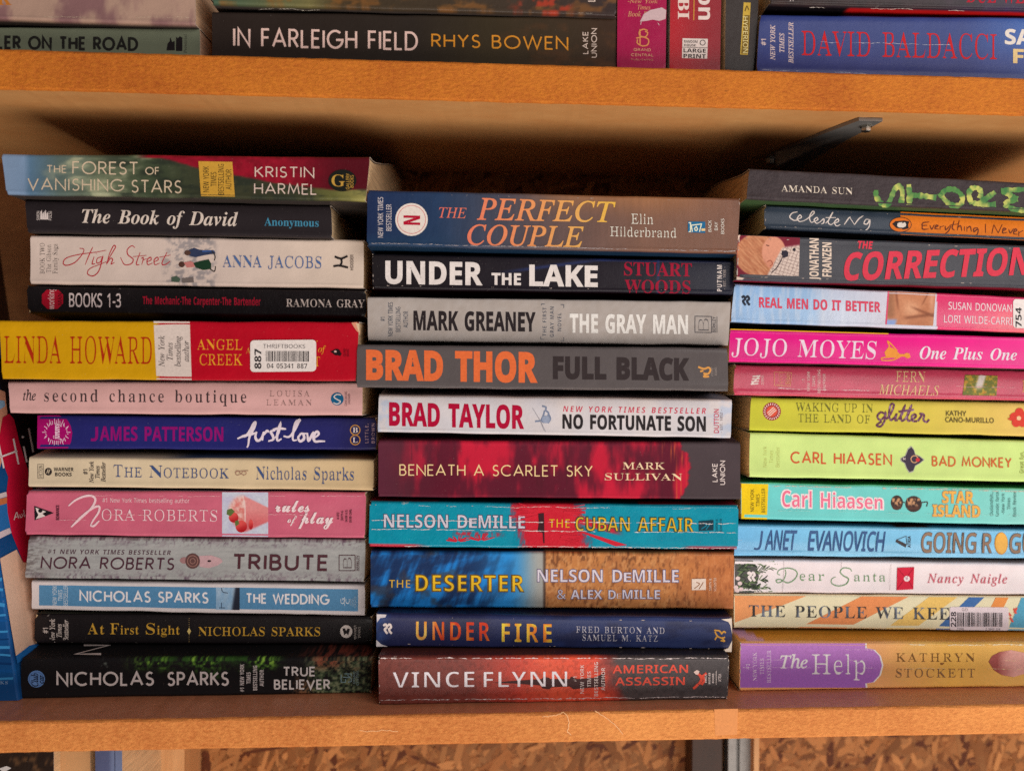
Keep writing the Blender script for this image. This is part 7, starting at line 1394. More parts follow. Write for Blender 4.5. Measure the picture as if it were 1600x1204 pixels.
GRP = {'L': 'books lying in the left stack', 'C': 'books lying in the middle stack', 'R': 'books lying in the right stack', 'T': 'books on the upper shelf', 'B': 'books standing below the lower shelf'}
GAIN = {'L': 1.0, 'C': 1.1, 'R': 1.1, 'T': 1.15, 'B': 1.0}
COLOF = {r[0]: c for c, st in STACKS.items() for r in st}


def lying(nm, paint, label, W=106, **kw):
    c = COLOF[nm]
    g = GEOM[nm]
    kw.setdefault('gain', GAIN[c])
    W = min(W, 154 - g['Y'])
    return Book('paperback_book', g['quad'], g['Y'], W, paint, label, GRP[c], cz=g['cz'], rise=g['rise'], drop=g['drop'], swell=g.get('swell', 28), **{k: v for k, v in kw.items()})


GOLD = (206, 160, 70)
WHT = (232, 216, 210)
BLK = (34, 28, 30)


# ================================================================== left stack, top to bottom
def p_forest(X, Y):
    n = fbm(X / 38, Y / 16, 1); n3 = fbm(X / 9, Y / 9, 2)
    base = ramp((0, (140, 164, 196)), (36, (132, 158, 190)), (46, (96, 128, 156)), (90, (98, 116, 112)), (150, (120, 130, 104)), (230, (70, 82, 60)), (320, (64, 66, 48)), (420, (62, 64, 46)), (520, (110, 110, 60)), (580, (176, 166, 96)))(X, Y)
    base = mix(base, np.array((196, 196, 160.)), sm(.5, .75, n) * sm(40, 120, X) * sm(300, 200, X) * .8)
    base = mix(base, np.array((44, 50, 42.)), sm(.5, .3, n) * sm(90, 200, X) * .7)
    yb = np.interp(X, [190, 240, 300, 360, 420, 470, 520, 580], [238, 246, 262, 276, 288, 296, 300, 301]) + (n - .5) * 6
    red = mix(np.array((120, 18, 34.)), np.array((182, 26, 52.)), n3)
    red = mix(red, np.array((90, 14, 28.)), sm(430, 540, X))
    return mix(base, red, sm(2, -2, Y - yb) * sm(185, 215, X))


B = lying('forest', p_forest, 'paperback with a blue, green and crimson woodland spine, topmost of the left stack', W=140, fine=True, top=(110, 96, 90), wear=.4, finish='satin')
B.T('THE', 'G', 73, 104, 258, 270, (226, 202, 172), weight=.13)
B.T('FOREST', 'G', 113, 216, 252, 272, (230, 206, 176), weight=.1, name='title_lettering')
B.T('OF', 'G', 227, 249, 261, 273, (226, 202, 172), weight=.13)
B.T('VANISHING', 'G', 43, 194, 278, 297, (230, 206, 176), weight=.1, name='title_lettering')
B.T('STARS', 'G', 205, 284, 281, 301, (230, 206, 176), weight=.1, name='title_lettering')
B.P([(310, 252), (363, 253), (367, 307.5), (314, 306.5)], (218, 166, 64))
B.V(['NEW YORK', 'TIMES', 'BESTSELLING', 'AUTHOR'], 316, 363, 256, 304, (60, 48, 30))
B.T('KRISTIN', 'G', 398, 491, 260, 277, (234, 208, 194), weight=.11, name='author_lettering')
B.T('HARMEL', 'G', 397, 495, 286, 303, (234, 208, 194), weight=.11, name='author_lettering')
B.E(535, 282, 22, 17, (28, 30, 26))
B.T('G', 'S', 518, 539, 273, 291, GOLD, name='publisher_mark', w=-.01)
B.V(['GALLERY', 'BOOKS'], 540, 553, 271, 296, GOLD, fill=.8)

B = lying('david', flat((44, 37, 40)), 'thin black paperback with white italic title and small blue author name', W=128, top=(30, 26, 28), wear=.5, finish='matte')
for a in range(4): B.P([(63 + a * 3.2, 343), (63 + a * 3.2, 331 + (a % 2) * 3), (65.4 + a * 3.2, 328 + (a % 2) * 3), (66.2 + a * 3.2, 343)], WHT, 'publisher_mark')
B.V(['SIMON'], 57, 62, 330, 344, WHT, fill=.9); B.V(['PULSE'], 76, 81, 330, 344, WHT, fill=.9)
B.T('The Book of David', 'J', 128, 372, 327, 348, (236, 218, 204), name='title_lettering')
B.T('Anonymous', 'S', 413, 498, 340, 352.5, (72, 142, 172), name='author_lettering')


def p_high(X, Y):
    b = mix(np.array((224, 202, 190.)), np.array((230, 208, 190.)), sm(300, 560, X))
    n = fbm(X / 7, Y / 5, 6); n1 = fbm(X / 18, Y / 14, 8)
    m = sm(246, 268, X + (n1 - .5) * 24) * sm(340, 326, X) * sm(.42, .62, n) * .6
    return mix(b, np.array((128, 124, 130.)), m)


B = lying('high', p_high, 'cream paperback with red script title and a couple in a street scene', W=126, fine=True, top=(200, 180, 168), wear=.3, finish='matte')
B.V(['BOOK TWO', 'The Gibson', 'Family Saga'], 61, 91, 380, 428, (70, 58, 56), 'S', w=-.035)
HS = [[(124, 388), (131, 389.5), (128, 398), (117, 410), (104, 414.6), (98.7, 411), (104, 403), (124, 397.5), (150, 394), (166, 391)], [(145, 386), (139, 399), (133, 413.5)], [(147, 401), (144, 412), (149, 412)], [(150, 395.5), (151, 396.5)],
      [(159, 401), (152, 404), (151.5, 411), (157, 409), (160.5, 401), (155, 422), (146, 431), (137, 428), (140, 420), (155, 413.5), (166, 409)], [(166, 411), (176, 394), (180.5, 386), (177.5, 384), (171, 397), (166.5, 413.5)], [(167, 412), (173, 403.5), (176, 406), (173.5, 412.5), (179, 410)],
      [(211, 387), (206, 384), (199, 390), (200, 398), (208, 405), (205, 412), (195, 413.5), (190, 406), (188.5, 402)], [(219, 394), (213, 412), (218, 413.5)], [(208, 401), (229, 399)], [(220.5, 404), (224, 403), (221.5, 413.5)], [(223, 407), (229, 404)],
      [(229, 409.5), (236, 406), (235, 402), (230, 406), (231, 413.5), (238.5, 411)], [(240, 409.5), (247, 406), (246, 402), (241, 406), (242, 413.5), (250, 411)], [(261, 394), (253, 411), (258, 413.5), (266, 408)], [(249, 402), (266.5, 398.5)]]
B.K(HS, 1.7, (188, 44, 58), 'title_lettering', taper=True)
B.P([(290, 394), (296, 390), (303, 387), (311, 390), (318, 391), (335, 392), (337, 396), (318, 399), (306, 402), (297, 400)], (52, 62, 92), 'printed_figure')
B.E(293, 395, 5, 4, (92, 64, 54), 'printed_figure'); B.P([(316, 391), (334, 391), (334, 393), (316, 394)], (60, 90, 150), 'printed_figure')
B.E(284, 413, 5, 4.5, (86, 56, 48), 'printed_figure')
B.P([(287, 410), (298, 408), (304, 411), (304, 417), (292, 418)], (206, 128, 122), 'printed_figure')
B.P([(302, 411), (312, 408), (326, 405), (330, 412), (330, 420), (318, 422), (306, 418)], (32, 62, 42), 'printed_figure')
B.K([[(328, 420), (335, 424), (337, 416)], [(331, 391), (336, 400), (335, 407)]], 1.6, (60, 54, 52))
B.P([(268, 433), (276, 431), (282, 436), (280, 441), (268, 440)], (78, 96, 80), 'printed_figure'); B.P([(284, 435), (302, 433), (303, 441), (285, 442)], (120, 108, 104), 'printed_figure')
B.T('ANNA JACOBS', 'S', 348, 502, 399, 417, (84, 112, 164), name='author_lettering', w=-.03)
B.K([[(521, 416), (530, 415), (544, 418)], [(523, 401), (533, 404), (543, 400)], [(533, 403), (534, 410), (531, 416)]], 3, BLK, 'publisher_mark')
B.V(['HODDER'], 547, 552.5, 398, 422, (90, 76, 72), fill=.9)

B = lying('b13', flat((30, 25, 27)), 'thin black paperback with a red octagon and condensed red lettering', top=(24, 20, 22), wear=1.2, finish='gloss')
B.P([(82 + 18 * math.cos(math.radians(22.5 + 45 * k)), 467 + 18 * math.sin(math.radians(22.5 + 45 * k))) for k in range(8)], (176, 20, 44), 'printed_octagon')
B.V(['working'], 72, 88, 450, 483, (236, 206, 206), fill=.6); B.V(['MAN'], 90, 97, 458, 476, (60, 14, 22), fill=.9)
B.T('BOOKS 1-3', 'N', 108, 189, 458, 479, (226, 208, 206), name='title_lettering', w=.008)
B.T('The Mechanic·The Carpenter·The Bartender'.replace('·', '-'), 'B', 223, 407, 463, 475, (176, 26, 52), w=.004)
B.T('RAMONA GRAY', 'S', 447, 570, 467, 479, (222, 204, 194), name='author_lettering', w=-.015)


def p_linda(X, Y):
    k = 242 + (Y - 500) * .05
    return np.where((X < k)[..., None], np.array((216, 160, 12.)), np.array((188, 8, 34.)))


B = lying('linda', p_linda, 'thick paperback with yellow, white and red spine and a barcode sticker', top=lambda X, d: mix(mix(np.array((206, 150, 30.)), np.array((90, 40, 24.)), sm(200, 240, X)), np.array((150, 20, 30.)), sm(300, 330, X)), wear=.35, finish='satin', r=1.0)
B.P([(240, 501.5), (296.5, 502.5), (299.5, 593.5), (244.5, 592.5)], (224, 206, 196))
B.T('LINDA HOWARD', 'S', 6, 237, 525, 567, (178, 44, 14), name='author_lettering', w=-.052)
B.V(['New York', 'Times', 'bestselling', 'author'], 246, 297, 524, 573, (66, 56, 56), 'I', fill=.72)
B.T('ANGEL', 'S', 308, 379, 530, 546, (236, 160, 44), name='title_lettering', w=-.03)
B.T('CREEK', 'S', 312, 379, 553, 570, (236, 160, 44), name='title_lettering', w=-.03)
B.T('A', 'S', 384, 392, 543, 552, (220, 140, 60), w=-.02); B.T('Y', 'S', 487, 497, 532, 541, (236, 160, 44), w=-.02)
B.T('of', 'I', 497, 509, 540, 550, (236, 160, 44)); B.T('T', 'S', 491, 500, 557, 572, (236, 160, 44), w=-.02)
B.E(526, 550, 6, 5, (30, 16, 20), 'publisher_mark'); B.P([(516, 549), (524, 546), (534, 552), (532, 556), (522, 553)], (30, 16, 20), 'publisher_mark'); B.E(524, 549, 2, 1.6, (220, 180, 170), 'publisher_mark')
B.V(['ISLAND', 'BOOKS'], 536, 546, 545, 557, (110, 8, 26))
B.P([(549, 504), (558, 503), (561, 514), (563, 520), (558, 518), (553, 511)], (226, 150, 120), 'rubbed_edge'); B.P([(556, 505), (561, 505), (562, 524), (559, 514)], (226, 196, 160), 'rubbed_edge')
st_ = B.sticker(391, 531.5, 494, 581, (238, 226, 220), 6, -.014)
B.T('THRIFTBOOKS', 'N', 411, 477, 537.5, 543.5, (60, 52, 54)); B.barcode(415.5, 548, 482, 564.5); B.T('04 05341 887', 'B', 417, 480, 567.5, 575, (46, 40, 42), w=-.01)
B.V(['887'], 396, 410, 545, 576, (46, 40, 42), 'B', fill=.75)

B = lying('second', flat((226, 176, 172)), 'pale pink paperback with grey lower-case title and a blue round mark', W=122, top=(210, 160, 156), wear=.3, finish='matte')
B.T('the', 'I', 36, 56, 610, 625, (70, 56, 58), w=.008)
B.T('second chance boutique', 'S', 69, 385, 608, 627, (74, 58, 60), name='title_lettering', w=-.012, track=.09)
B.T('LOUISA', 'S', 421, 484, 610, 619, (150, 116, 112), name='author_lettering', w=-.04, track=.12)
B.T('LEAMAN', 'S', 416, 487, 624, 633, (150, 116, 112), name='author_lettering', w=-.04, track=.12)
B.E(527, 623, 10, 10, (22, 98, 140)); B.K([[(533, 617), (526, 616), (522, 620), (527, 624), (532, 627), (527, 631), (521, 629)]], 1.7, WHT)
B.V(['SOURCEBOOKS', 'LANDMARK'], 538, 548, 612, 634, (150, 110, 112))

B = lying('first', ramp((57, (40, 40, 110)), (300, (38, 40, 114)), (520, (40, 40, 104)), (588, (34, 30, 70))), 'dark blue paperback with magenta author name, white brush title and sunburst badge', top=lambda X, d: mix(np.array((210, 190, 190.)), np.array((40, 34, 60.)), sm(.4, .6, n2(X / 20, d * 0, 3))), wear=.6, finish='satin')
B.P([(58.5, 649), (92, 648.5), (104, 654), (110, 664), (113, 676), (111, 690), (106, 700), (58, 700)], (168, 8, 104))
B.K([[(88 + 15 * math.cos(a) * (1.05 + .1 * (k % 2)), 675 + 13 * math.sin(a)), (88 + (22 - 3 * (k % 3)) * math.cos(a), 675 + (22 - 3 * (k % 2)) * math.sin(a))] for k, a in enumerate(np.linspace(0, 2 * math.pi, 37)[:-1])], .9, (240, 206, 226), smooth=False)
B.V(['jimmy'], 82, 94, 661, 687, (244, 214, 230), 'I', fill=.8, w=.012)
B.K([[(151, 666.5), (151, 681), (148.5, 686.5), (142, 686.5)]], 4.4, (146, 14, 112), 'author_lettering'); B.T('AMES PATTERSON', 'B', 156, 349, 666, 688, (146, 14, 112), name='author_lettering', w=.006)
FL = [[(371, 685), (378, 682), (385, 680), (392, 670), (396, 662), (399, 660), (397, 668), (390, 682), (388, 694), (386, 699)], [(378, 681), (392, 678), (400, 676)], [(401, 674), (399, 682), (402, 688), (408, 685), (412, 674)],
      [(412, 674), (410, 688)], [(411, 680), (417, 673), (420, 675)], [(430, 672), (423, 674), (426, 680), (427, 686), (419, 689)], [(430, 684), (435, 676), (438, 662), (433, 680), (434, 688), (440, 685)], [(426, 671), (436, 669), (447, 670)],
      [(443, 681), (452, 682), (460, 672), (466, 660), (468, 656), (462, 660), (458, 676), (458, 687), (464, 687)], [(471, 677), (466, 683), (469, 689), (475, 685), (474, 678), (471, 677), (480, 677)], [(480, 676), (482, 688), (488, 678), (490, 674)],
      [(491, 684), (498, 678), (495, 674), (490, 681), (492, 689), (500, 689), (508, 689)]]
B.K(FL, 4.2, (236, 220, 230), 'title_lettering', taper=True)
B.ring(555, 671.5, 7.5, 7.5, 1.5, (196, 140, 70)); B.ring(555, 687, 7.5, 7.5, 1.5, (196, 140, 70))
B.T('B', 'S', 551, 559, 667.5, 675.5, WHT, w=-.01); B.T('L', 'S', 551, 559, 683, 691, WHT, w=-.01)
B.V(['LITTLE,', 'BROWN'], 568, 588, 661, 692, (170, 138, 150), fill=.5, track=.1)

B = lying('note', ramp((44, (222, 202, 172)), (300, (228, 206, 170)), (584, (214, 184, 140))), 'cream paperback with blue small-capital title and a curled ornament', top=lambda X, d: mix(mix(np.array((200, 178, 160.)), np.array((70, 84, 120.)), sm(240, 300, X)), np.array((150, 104, 76.)), sm(470, 560, X)), wear=.25, finish='matte')
B.K([[(59, 725), (68, 725), (68, 747), (59, 747), (59, 725)]], .7, (90, 80, 72), smooth=False); B.V(['FICTION'], 59.5, 67.5, 727, 745, (90, 80, 72))
B.E(75.6, 736.5, 5.6, 6, (50, 42, 42)); B.K([[(73, 739), (75, 733), (76, 739), (78, 733)]], 1.2, (222, 202, 172), smooth=False)
B.T('WARNER', 'B', 84, 115, 730, 735.5, (50, 42, 42)); B.T('BOOKS', 'B', 86, 112, 738, 743.5, (50, 42, 42))
B.V(['#1', 'New York', 'Times', 'Bestseller'], 129, 166, 720, 754, (84, 74, 70), 'I', w=.006)
B.T('T', 'S', 177, 192, 726, 744.5, (66, 86, 134), name='title_lettering', w=-.03); B.T('HE', 'S', 194, 222, 730, 745, (66, 86, 134), name='title_lettering', w=-.03)
B.T('N', 'S', 233, 254, 727, 745.5, (66, 86, 134), name='title_lettering', w=-.03); B.T('OTEBOOK', 'S', 256, 358, 731, 746, (66, 86, 134), name='title_lettering', w=-.03)
B.K([[(367, 738), (371, 735), (376, 739), (381, 742), (385, 739), (381, 736), (376, 740), (371, 742), (368, 739), (372, 736), (388, 735)]], 1.0, (170, 130, 110))
B.T('Nicholas Sparks', 'S', 400, 553, 729, 748.5, (70, 90, 138), name='author_lettering', w=-.028)


def p_pink(X, Y):
    n = fbm(X / 30, Y / 12, 4)
    b = mix(np.array((206, 96, 122.)), np.array((214, 110, 132.)), n)
    return b


B = lying('pink', p_pink, 'rose pink paperback with strawberry picture panel and white creases', fine=True, top=lambda X, d: mix(np.array((190, 180, 206.)), np.array((170, 120, 130.)), sm(300, 480, X)), wear=1.0, finish='satin')


def p_straw(X, Y):
    n = fbm(X / 10, Y / 12, 31); y = Y - 803 - (X - 383) * .02
    b = mix(np.array((190, 182, 216.)), np.array((212, 222, 226.)), n)
    h = 30 - (X - 383) * .5
    g = sm(1.0, .86, np.abs(y) / np.maximum(h, 4)) * sm(379, 385, X)
    b = mix(b, mix(np.array((234, 150, 146.)), np.array((216, 92, 96.)), sm(-.5, .7, y / 24) * .6 + n * .4), g * .92)
    d_ = np.hypot((X - 378) / 1.0, (y + 4) / 1.2)
    b = mix(b, mix(np.array((240, 190, 178.)), np.array((226, 120, 110.)), sm(.4, .7, fbm(X / 5, Y / 5, 7))), sm(24, 17, d_) * sm(386, 380, X) * .9)
    return mix(b, np.array((250, 232, 224.)), np.clip(1 - np.abs(X - 383 + (y / 26) ** 2 * 3) / 1.5, 0, 1) * sm(32, 28, np.abs(y)) * .85)


B.R(347, 768.5, 419, 837.5, p_straw, 'printed_picture', sub=(46, 44))
BR = lambda cx, cy: (lambda X, Y: mix(np.array((226, 84, 80.)), np.array((176, 22, 32.)), sm(-5, 8, (X - cx) * .4 + (Y - cy))))
B.E(365, 808, 7.5, 8, BR(365, 808), 'printed_strawberry'); B.E(377, 822, 9, 9.5, BR(377, 822), 'printed_strawberry')
B.P([(355, 796), (362, 794), (367, 799), (360, 806), (354, 803)], (98, 116, 62), 'printed_leaf'); B.P([(367, 814), (372, 812), (374, 818), (368, 822)], (98, 116, 62), 'printed_leaf')
B.E(392, 819, 3.4, 8, BR(392, 819), 'printed_strawberry')
B.P([(53.5, 790), (84, 801), (54, 812.5)], (32, 26, 30), 'publisher_mark'); B.P([(55.5, 792.5), (72, 799), (66, 802), (71, 806), (56, 810.5), (60, 804), (57, 798)], WHT, 'publisher_mark'); B.E(63, 797.5, 3.4, 3, (32, 26, 30), 'publisher_mark')
B.V(['ROMANCE'], 87, 93, 789, 812, (70, 30, 44), 'B', fill=.85)
B.K([[(107, 790), (118, 781), (132, 775), (144, 774.5), (149, 781), (143, 793), (128, 808), (112, 822.5)]], 3.6, (244, 208, 214), 'author_lettering', taper=True)
B.K([[(111, 823), (128, 806), (146, 793), (155, 791), (154, 800), (146, 812), (141, 821)], [(141, 821), (147, 821), (155, 813)]], 3.4, (244, 208, 214), 'author_lettering', taper=True)
B.T('ORA ROBERTS', 'S', 159, 339, 795, 812.5, (244, 208, 214), name='author_lettering', w=-.042)
B.T('#1 New York Times bestselling author', 'N', 160, 296, 777.5, 784.5, (244, 208, 214))
B.T('rules', 'C', 430, 484, 781, 799, (246, 222, 224), name='title_lettering', w=.012); B.T('of', 'C', 449, 464, 805, 816, (246, 222, 224), name='title_lettering', w=.004)
B.T('play', 'C', 466, 521, 799, 817, (246, 222, 224), name='title_lettering', w=.012)
B.V(['0-373', '28171-6', '$4.99 U.S.', '$5.99 CAN.'], 525, 551, 795, 816, (84, 40, 50), 'B', fill=.55)
for yy, x0, x1, dn in ((773, 44, 345, .7), (774, 420, 570, .7), (803, 95, 240, .5), (812, 90, 180, .4), (803, 347, 520, .5), (817, 420, 560, .35)): B.crease(yy, x0, x1, (236, 186, 190), .8, 5, dn)


def p_trib(X, Y):
    n = fbm(X / 60, Y / 3, 11); f = fbm(X / 7, Y / 1.6, 17, 3); v = fbm(X / 14, Y / 9, 13)
    b = mix(np.array((142, 142, 142.)), np.array((184, 183, 180.)), n * .6 + f * .4)
    t = (Y - (838 + (X - 45) * .0095)) / 66.0
    edge = np.maximum(sm(.3, .0, t), sm(.7, 1.0, t))
    tw = np.clip(1 - np.abs(fbm(X / 13, Y / 11, 15, 3) - .5) * 26, 0, 1) + np.clip(1 - np.abs(fbm(X / 8 + 9, Y / 13, 19, 3) - .5) * 30, 0, 1)
    b = mix(b, np.array((92, 66, 84.)), np.clip(edge * tw * .8, 0, .75))
    b = mix(b, np.array((138, 122, 130.)), edge * sm(.5, .75, v) * .6)
    return mix(b, np.array((84, 74, 74.)), (sm(90, 44, X) + sm(.12, 0, t) * .7) * sm(.4, .65, f) * .6)


B = lying('trib', p_trib, 'grey weathered-wood paperback with a doorknob picture and plum lettering', fine=True, top=(120, 112, 108), wear=.5, finish='satin')
B.T('#1 NEW YORK TIMES BESTSELLER', 'B', 74, 268, 857.5, 864.5, (84, 58, 68), slant=.2, track=.06)
B.T('NORA ROBERTS', 'G', 63, 272, 869, 888, (78, 44, 56), name='author_lettering', weight=.14, slant=.12)
B.P([(311, 868), (330, 867), (345, 872), (348, 877), (340, 883), (326, 887), (312, 885)], (196, 158, 162), 'printed_keyplate'); B.E(288, 875, 7, 5, (160, 118, 118), 'printed_keyplate')
B.E(301, 876, 11.5, 12, (98, 66, 64), 'printed_doorknob'); B.ring(301, 876, 8, 8.5, 1.2, (154, 112, 102)); B.ring(301, 876, 4, 4.2, 1.2, (150, 110, 100)); B.E(327, 876, 3, 1.5, (50, 34, 38), 'printed_keyhole')
B.T('TRIBUTE', 'G', 363, 513, 865, 890, (80, 42, 50), name='title_lettering', weight=.17, slant=.04)
B.K([[(530, 867), (555, 867), (555, 891), (530, 891), (530, 867)]], 1.1, (90, 60, 66), smooth=False); B.V(['B'], 534, 552, 871, 887, (90, 60, 66), 'N', fill=.8, w=-.022); B.V(['BERKLEY'], 556.5, 562, 867, 891, (90, 60, 66), fill=.85)

B = lying('wed', flat((216, 206, 206)), 'white-bordered sky blue paperback with white geometric lettering', top=(190, 184, 180), wear=.2, finish='satin')
B.P([(61, 911.5), (559.5, 920), (559.5, 957), (61, 947)], (86, 138, 178))
B.V(['NEW YORK', 'TIMES', 'BESTSELLER'], 81, 107, 913, 946, (206, 214, 222))
B.T('NICHOLAS SPARKS', 'G', 124, 326, 921.5, 939, (232, 226, 228), name='author_lettering', weight=.16)
B.P([(337.5, 917), (374.5, 917.7), (374.5, 952.6), (337.5, 951.8)], lambda X, Y: mix(mix(np.array((120, 160, 196.)), np.array((176, 194, 210.)), fbm(X / 6, Y / 9, 3)), np.array((36, 40, 54.)), sm(362, 368, X + (Y - 934) * .15)), 'printed_picture', sub=(26, 20))
B.K([[(346, 918), (348, 924), (356, 926)], [(342, 949), (352, 949)], [(346, 941), (346, 949)]], 1.3, (60, 74, 96))
B.T('THE WEDDING', 'G', 384, 515, 926, 942, (232, 226, 228), name='title_lettering', weight=.17)
B.V(['G', 'C'], 531, 547, 934, 943, (206, 214, 222)); B.K([[(538.5, 932), (538.5, 946)]], .7, (206, 214, 222)); B.V(['GRAND', 'CENTRAL', 'PUBLISHING'], 546, 557, 931, 949, (170, 196, 216))

B = lying('afs', flat((30, 25, 27)), 'black paperback with gold serif title and a dotted divider', top=lambda X, d: mix(np.array((96, 96, 84.)), np.array((40, 40, 34.)), sm(80, 300, X)), wear=1.3, finish='satin')
B.V(['#1', 'New York', 'Times', 'Bestseller'], 66, 108, 966, 1003, (206, 192, 184), 'I', w=.008)
for t_, a_, b_, hh in (('A', 137, 153, 17), ('t', 156, 163, 15), ('F', 172, 186, 17), ('irst', 188, 217, 13.5), ('S', 228, 242, 17), ('ight', 245, 281, 13.5)): B.T(t_, 'S', a_, b_, 990 - hh + (a_ - 137) * .003, 990 + (a_ - 137) * .003, (214, 164, 60), name='title_lettering', w=-.015)
B.K([[(295.5, y), (295.5, y + 1.1)] for y in range(965, 1003, 3)], .9, (170, 140, 90), smooth=False); B.P([(295.5, 980), (298.5, 985.5), (295.5, 991), (292.5, 985.5)], (226, 196, 120), 'printed_diamond')
B.T('NICHOLAS SPARKS', 'S', 310, 500, 979, 992.5, (214, 164, 60), name='author_lettering', w=-.02)
B.E(541, 986, 9.5, 10, (222, 208, 200)); B.P([(535, 981), (539, 981), (541, 985), (543, 981), (547, 982), (544, 992), (541, 989), (538, 992)], BLK, 'publisher_mark'); B.V(['WARNER', 'BOOKS'], 552, 564, 976, 998, (196, 184, 176), fill=.6)


def p_tb(X, Y):
    n = fbm(X / 4, Y / 4, 21, 3); big = fbm(X / 30, Y / 22, 22)
    b = np.broadcast_to(np.array((27, 24, 26.)), X.shape + (3,))
    t = (Y - 1027) / 58.0
    gx = sm(180, 250, X) * sm(450, 420, X)
    b = mix(b, np.array((50, 86, 34.)), sm(.36, .6, n) * sm(.5, .05, t - (big - .5) * .9) * gx)
    b = mix(b, np.array((150, 196, 72.)), sm(.52, .72, n) * sm(.42, .05, t) * sm(.42, .6, big) * gx)
    b = mix(b, np.array((120, 130, 120.)), sm(.6, .75, n) * sm(.34, .2, t) * sm(150, 156, X) * sm(172, 166, X) * .8)
    rx = sm(452, 505, X + (big - .5) * 30)
    b = mix(b, np.array((66, 82, 58.)), sm(.3, .55, n) * rx)
    b = mix(b, np.array((142, 146, 112.)), sm(.5, .72, n) * rx * .85)
    b = mix(b, np.array((150, 66, 48.)), sm(.36, .6, n) * rx * sm(.45, .1, t) * sm(.35, .55, big) * .8)
    return mix(b, np.array((146, 100, 68.)), sm(.4, .65, n) * sm(22, 4, np.abs(X - 472)) * sm(.35, .8, t) * .8)


B = lying('tb', p_tb, 'black and leaf green paperback with white capitals, lowest of the left stack', fine=True, top=lambda X, d: mix(np.array((24, 22, 24.)), np.array((120, 56, 44.)), sm(430, 520, X) * sm(.35, .65, fbm(X / 5, d * .7, 3))), wear=.8, finish='matte')
B.E(57, 1060, 13.2, 13.2, (108, 148, 206)); B.ring(57, 1060, 11, 11, .6, (60, 84, 140)); B.V(['Club'], 49, 60, 1051, 1072, (28, 30, 50), 'I', fill=.9, w=.012); B.V(['car'], 59, 69, 1054, 1067, (28, 30, 50), 'I', fill=.85, w=.012)
B.T('NICHOLAS', 'G', 88, 241, 1049, 1071, (226, 212, 208), name='author_lettering', weight=.15); B.T('SPARKS', 'G', 261, 358, 1049, 1071, (226, 212, 208), name='author_lettering', weight=.15)
B.V(['#1 NEW YORK', 'TIMES', 'BESTSELLING', 'AUTHOR'], 373, 414, 1037, 1080, (214, 202, 198), 'B', fill=.62, slant=.0)
B.T('TRUE', 'G', 442, 493, 1041, 1056, (230, 220, 216), name='title_lettering', weight=.17); B.T('BELIEVER', 'G', 428, 516, 1061, 1076.5, (230, 220, 216), name='title_lettering', weight=.17)
B.K([[(533, 1053), (533, 1065), (540, 1065), (540, 1060)], [(538, 1052), (549, 1052), (549, 1056)], [(543, 1054), (549, 1060), (549, 1064), (544, 1065)], [(536, 1057), (546, 1058)]], 1.2, (140, 170, 176), 'publisher_mark', smooth=False); B.V(['GRAND', 'CENTRAL'], 551, 561, 1046, 1070, (150, 176, 176))
B.K([[(131, 1007), (170, 1007.5), (118, 1021), (158, 1021)]], 3.2, (214, 196, 190), 'title_lettering', smooth=False, surf='top')


# ================================================================== middle stack, top to bottom
def p_perf(X, Y):
    b = ramp((574, (32, 48, 86)), (680, (40, 62, 96)), (760, (70, 74, 92)), (860, (104, 84, 82)), (1000, (128, 92, 76)), (1157, (124, 82, 62)))(X, Y)
    t = (Y - (297 + (X - 574) * .023)) / 88
    b = mix(b, np.array((196, 128, 70.)), sm(.5, -.1, t) * sm(780, 900, X) * sm(1157, 1020, X) * .5)
    b = mix(b, np.array((34, 70, 96.)), sm(.6, 1.1, t) * sm(760, 600, X) * .6)
    return mix(b, b * .9, fbm(X / 3, Y / 40, 5))


B = lying('perf', p_perf, 'navy to copper paperback with italic title and round white badge, topmost of middle stack', W=108, fine=True, top=(100, 80, 70), bottom=(26, 50, 74), wear=1.0, finish='satin', gain=1.2)
B.V(['NEW YORK TIMES', 'BESTSELLER'], 588, 614, 308, 371, (206, 196, 196), fill=.62)
B.E(643, 343, 25.4, 25.6, (232, 214, 204)); B.ring(643, 343, 22, 22, .8, (206, 90, 90)); B.V(['N'], 630, 657, 336.5, 351, (176, 14, 46), 'B', fill=.92, w=.01)
_g = ramp((690, (222, 112, 96)), (800, (230, 138, 92)), (900, (232, 168, 92)), (965, (240, 180, 70)))
B.T('THE', 'I', 686, 729, 324, 340, _g, name='title_lettering'); B.T('PERFECT', 'I', 745, 962, 309.5, 343, _g, 316, 347, name='title_lettering', w=.006); B.T('COUPLE', 'I', 730, 912, 351, 382, _g, 354.5, 386, name='title_lettering', w=.006)
B.T('Elin', 'S', 986, 1021, 334, 349.5, (240, 222, 208), name='author_lettering', w=-.035); B.T('Hilderbrand', 'S', 953, 1057, 354, 369, (240, 222, 208), name='author_lettering', w=-.035)
B.P([(1075, 346), (1102, 346.5), (1102, 364), (1075, 363)], (24, 104, 148), 'publisher_mark'); B.K([[(1076, 348), (1079, 348), (1079, 362), (1076, 362)], [(1082, 362), (1080, 352), (1096, 350), (1093, 362)], [(1087, 361), (1085, 357), (1088, 354), (1090, 358), (1088, 361)]], 1.6, (240, 226, 200), smooth=False); B.P([(1096, 357), (1102, 357), (1102, 360.5), (1096, 361)], (236, 196, 140), 'publisher_mark')
B.V(['BACK', 'BAY', 'BOOKS'], 1104, 1134, 341, 365, (236, 220, 208), fill=.5)
B.crease(380, 580, 1150, (190, 180, 180), 1.0, 2, .75); B.chips('top', 14, seed=5); B.chips('right', 8)


